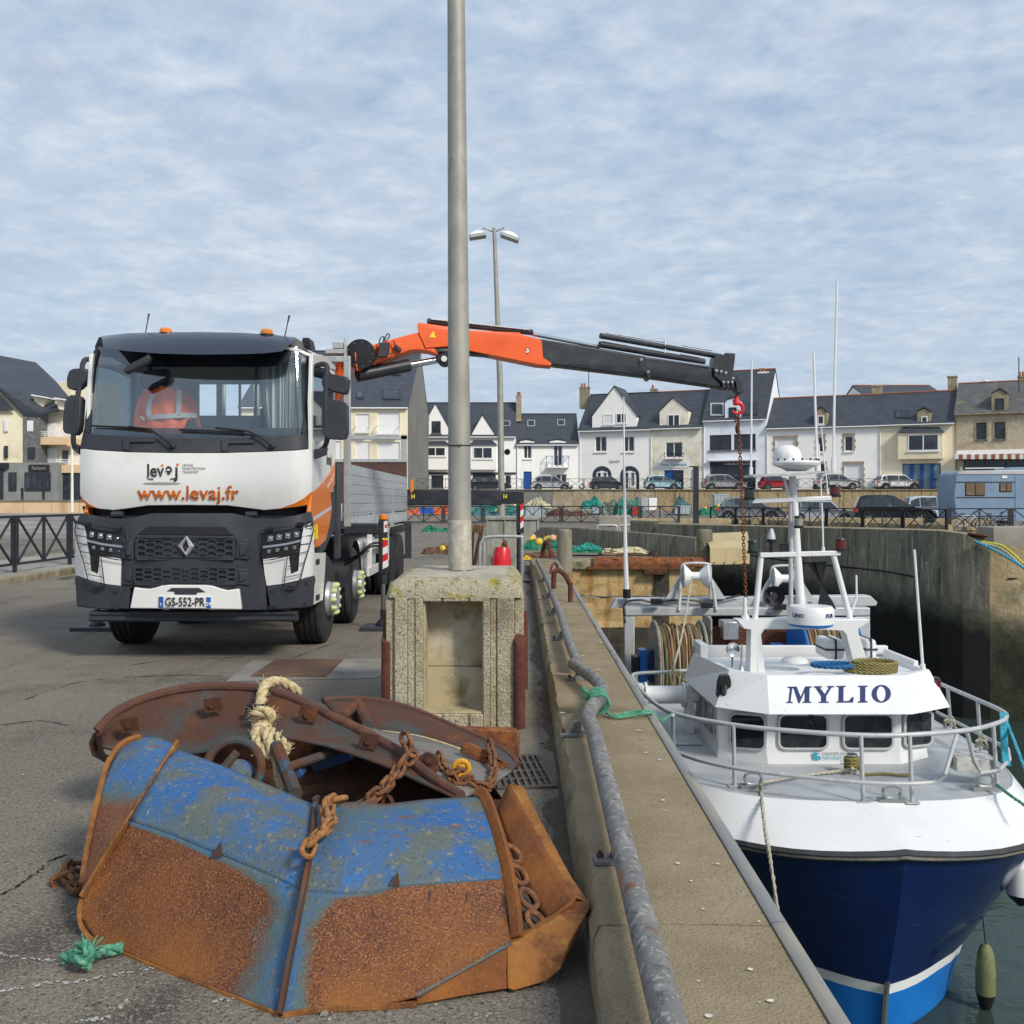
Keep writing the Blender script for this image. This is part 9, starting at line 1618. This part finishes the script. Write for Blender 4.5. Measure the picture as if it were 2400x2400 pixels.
# mooring bitt and ropes at the right edge
t = thing('mooring_bitt', 'rusty mooring bitt with ropes on the right hand quay edge', 'bollard', P(2290, 1284, 25.6)); c = Vector((P(2290, 0, 25.6).x, 25.6, .5)); b = MB(); b.lathe([(.17, -.1), (.15, .05), (.13, .18), (.16, .26), (.26, .30), (.24, .34), (0, .35)], c, (.1, 0, 1), n=16); b.build('bitt_body', X['rust_dark'], t)
t = thing('rope', 'pale cyan and yellow mooring ropes stretched from the rusty bitt over the quay edge', 'rope', c)
for m, e in (('rope_cyan', [(2284, 1268), (2318, 1283), (2350, 1300), (2380, 1318), (2420, 1345)]), ('rope_grey', [(2290, 1272), (2330, 1280), (2356, 1292), (2390, 1322), (2420, 1352)]), ('rope_yellow2', [(2300, 1270), (2345, 1278), (2372, 1296), (2400, 1322), (2430, 1340)])): twisted('strand', None, [P(x, y, 25.3-.25*i) for i, (x, y) in enumerate(e)], .035, X[m] if m in X else mat('rope_yellow2', (.55,.47,.06), .85), parent=t)
plate_thing('concrete_wedge', 'pale concrete wedge block standing on the right hand quay', 'concrete block', [(2328, 1236), (2440, 1234), (2440, 1284), (2328, 1284)], 28, 1.0, 'smooth_white' if 'smooth_white' in X else 'concrete_walk', .02)
# ---- left side: restaurant building
DL = 82; lb = thing('apartment_building', 'cream and grey apartment building with slate roof over a restaurant at the left edge', 'building', P(70, 1172, DL)); lp_ = lambda x, y, d=DL: P(x, y, d); zb = 1.70
def lpoly(name, poly, m, d=DL, dep=6, par=None): b = MB(); b.prism([lp_(x, y, d) for x, y in poly], (0, dep, 0)); return b.build(name, X[m], par or lb, smooth=0)
lpoly('wall', [(-90, 1085), (54, 1085), (54, 962), (0, 912), (-60, 856), (-90, 856)], 'render_cream', DL, .5); lpoly('stone_tower', [(54.3, 1085), (91, 1085), (91, 966), (54.3, 963)], 'stone_grey', DL-.1); lpoly('wall', [(91.3, 1085), (172, 1110), (230, 1110), (230, 940), (91.3, 940)], 'render_pale', DL+1.6, 5); lpoly('restaurant_front', [(-90, 1176), (134, 1176), (134, 1084), (-90, 1084)], 'grey_render', DL-.6, 4); lpoly('shop_front', [(134.5, 1176), (240, 1176), (240, 1108), (134.5, 1108)], 'teal_glass' if False else 'house_glass', DL+.4, 3)
b = MB(); b.add([lp_(-90, 846, DL-.3), lp_(0, 909, DL-.3), lp_(54, 965, DL-.3), lp_(91, 968, DL-.3), lp_(138, 958, DL+.6), lp_(163, 932, DL+3), lp_(131, 893, DL+7), lp_(84, 849, DL+9), lp_(-90, 816, DL+9)], [(0, 1, 2, 3, 4, 5, 6, 7, 8)]); rf = b.build('roof', X['slate'], lb, smooth=0); sm = rf.modifiers.new('thickness', 'SOLIDIFY'); sm.thickness = .25
lpoly('rear_wing', [(131, 1000), (131, 896), (240, 896), (240, 1000)], 'render_cream', DL+9, 4); lpoly('side_gable', [(-90, 962), (33, 962), (0, 925), (-60, 880), (-90, 870)], 'slate', DL-.35, .1)
for x0, x1, y0, y1 in ((32, 54, 946, 962),): pass
for x0, y0, x1, y1, m in ((10, 982, 20, 1011, 'shutter'), (10, 1045, 19, 1074, 'house_glass'), (64, 986, 78, 1011, 'shutter'), (66, 1048, 82, 1075, 'house_glass'), (93, 992, 105, 1020, 'shutter'), (109, 992, 134, 1024, 'shutter'), (93, 1050, 105, 1084, 'shutter'), (109, 1050, 135, 1084, 'shutter'), (147, 1056, 160, 1082, 'house_glass'), (100, 936, 112, 950, 'shutter'), (152, 1000, 170, 1024, 'shutter')):
    dd = (DL-.12 if x1 < 91 else DL+1.5); b = MB(); a, q = lp_(x0, y1, dd), lp_(x1, y0, dd); b.box(a.x, dd-.06, a.z, q.x, dd, q.z); f_ = b.build('window', X['pvc'] if m == 'shutter' else X['dark_frame'], lb); b = MB(); b.box(a.x+.08, dd-.08, a.z+.08, q.x-.08, dd-.061, q.z-.08); b.build('pane', X[m], f_)
for x0, y0, x1, y1, n in ((59, 1107, 119, 1150, 4), (21, 1107, 39, 1150, 1), (-20, 1100, 8, 1172, 2)):
    dd = DL-.62; b = MB(); a, q = lp_(x0, y1, dd), lp_(x1, y0, dd); b.box(a.x, dd-.08, a.z, q.x, dd, q.z); f_ = b.build('window', X['dark_frame'], lb)
    for i in range(n): b = MB(); b.box(lerp(a.x, q.x, i/n)+.1, dd-.11, a.z+.12, lerp(a.x, q.x, (i+1)/n)-.1, dd-.081, q.z-.12); b.build('pane', X['house_glass'], f_)
sg = lpoly('shop_sign', [(67, 1105), (115, 1105), (115, 1089), (67, 1089)], 'ink', DL-.72, .1); lettering('Restaurant', lp_(91, 1097, DL-.75), (1, 0, 0), (0, 0, 1), .42, X['print_grey'], lb, 'lettering', width=1.1, depth=.01)
sg = lpoly('shop_sign', [(-30, 1098), (17, 1098), (17, 1085), (-30, 1085)], 'ink', DL-.9, .3)
for x0, x1, y0, y1, dd in ((91, 150, 1024, 1042, DL+.2), (148, 200, 1028, 1046, DL+.9), (133, 240, 1089, 1108, DL+.2)):
    bo = lpoly('balcony', [(x0, y1), (x1, y1), (x1, y0), (x0, y0)], 'peach', dd, 1.5); b = MB()
    for y in (y0-4, y0-8, y0-12): b.bar(lp_(x0, y, dd+.1), lp_(x1, y, dd+.1), .05, .05)
    for k in range(5): x = lerp(x0, x1, k/4); b.bar(lp_(x, y0, dd+.1), lp_(x, y0-12, dd+.1), .05, .05, (1, 0, 0))
    b.build('railing', X['pvc'], bo, smooth=0)
for pts in ([(75, 925), (110, 932), (98, 950), (83, 948)], [(128, 932), (160, 938), (150, 957), (136, 955)]): lpoly('dormer', [(p[0]+2, p[1]+4) for p in pts], 'render_cream', DL+.5, 3); lpoly('dormer_roof', [(pts[0][0]-2, pts[0][1]-1), (pts[1][0]+2, pts[1][1]-1), (pts[1][0]+2, pts[1][1]+2), (pts[0][0]-2, pts[0][1]+2)], 'pvc', DL, 3)
for x0, y0, x1, y1 in ((28, 922, 62, 945), (45, 878, 66, 897)): p = [lp_(x, y, DL+lerp(0, 9, (965-y)/120)-.6) for x, y in ((x0, y0), (x0+14, y0+1), (x1, y1), (x1-14, y1-1))]; b = MB(); b.prism(p, (0, .2, 0)); b.build('skylight', X['dark_frame'], rf); b = MB(); c = sum(p, Vector())/4; b.poly([c+(q-c)*.8+Vector((0, -.02, 0)) for q in p]); b.build('pane', X['teal_glass'], rf)
for k, x in enumerate((52, 102, 152)): t = thing('street_bollard', ['small grey bollard left of the restaurant window', 'small grey bollard under the restaurant sign', 'small grey bollard before the dark shop front'][k], 'bollard', (P(x, 0, 79).x, 79, 1.72)); b = MB(); b.lathe([(.10, 0), (.10, .8), (.13, .85), (.13, .95), (0, 1.0)], (P(x, 0, 79).x, 79, 1.70), n=10); b.build('post', X['dark_frame'], t)
t = thing('street_lamp', 'thin cream lamp column on the left seen under the truck mirror', 'lamp post', (P(169, 0, 75).x, 75, .77)); b = MB(); b.tube([P(169, 1200, 75), P(169, 1000, 75), P(168, 880, 75)], [.10, .08, .06], 10); b.build('shaft', X['render_pale'], t)
t = thing('scooter', 'white scooter parked by the upper street railing', 'scooter', P(1350, 1145, 103)); b = MB(); c = P(1350, 1146, 103)
for s in (-.6, .6): b.tube(arc((c.x+s, 103, c.z+.25), .24, 0, 360, 12)[:-1], .06, 6, closed=True)
b.build('wheels', X['tyre'], t); b = MB(); b.prism([(c.x-.7, 102.9, c.z+.4), (c.x-.1, 102.9, c.z+.3), (c.x+.4, 102.9, c.z+.35), (c.x+.6, 102.9, c.z+1.0), (c.x+.5, 102.9, c.z+1.05), (c.x+.3, 102.9, c.z+.5), (c.x-.1, 102.9, c.z+.5), (c.x-.15, 102.9, c.z+.8), (c.x-.75, 102.9, c.z+.8)], (0, .2, 0)); b.build('body', X['pvc'], t)
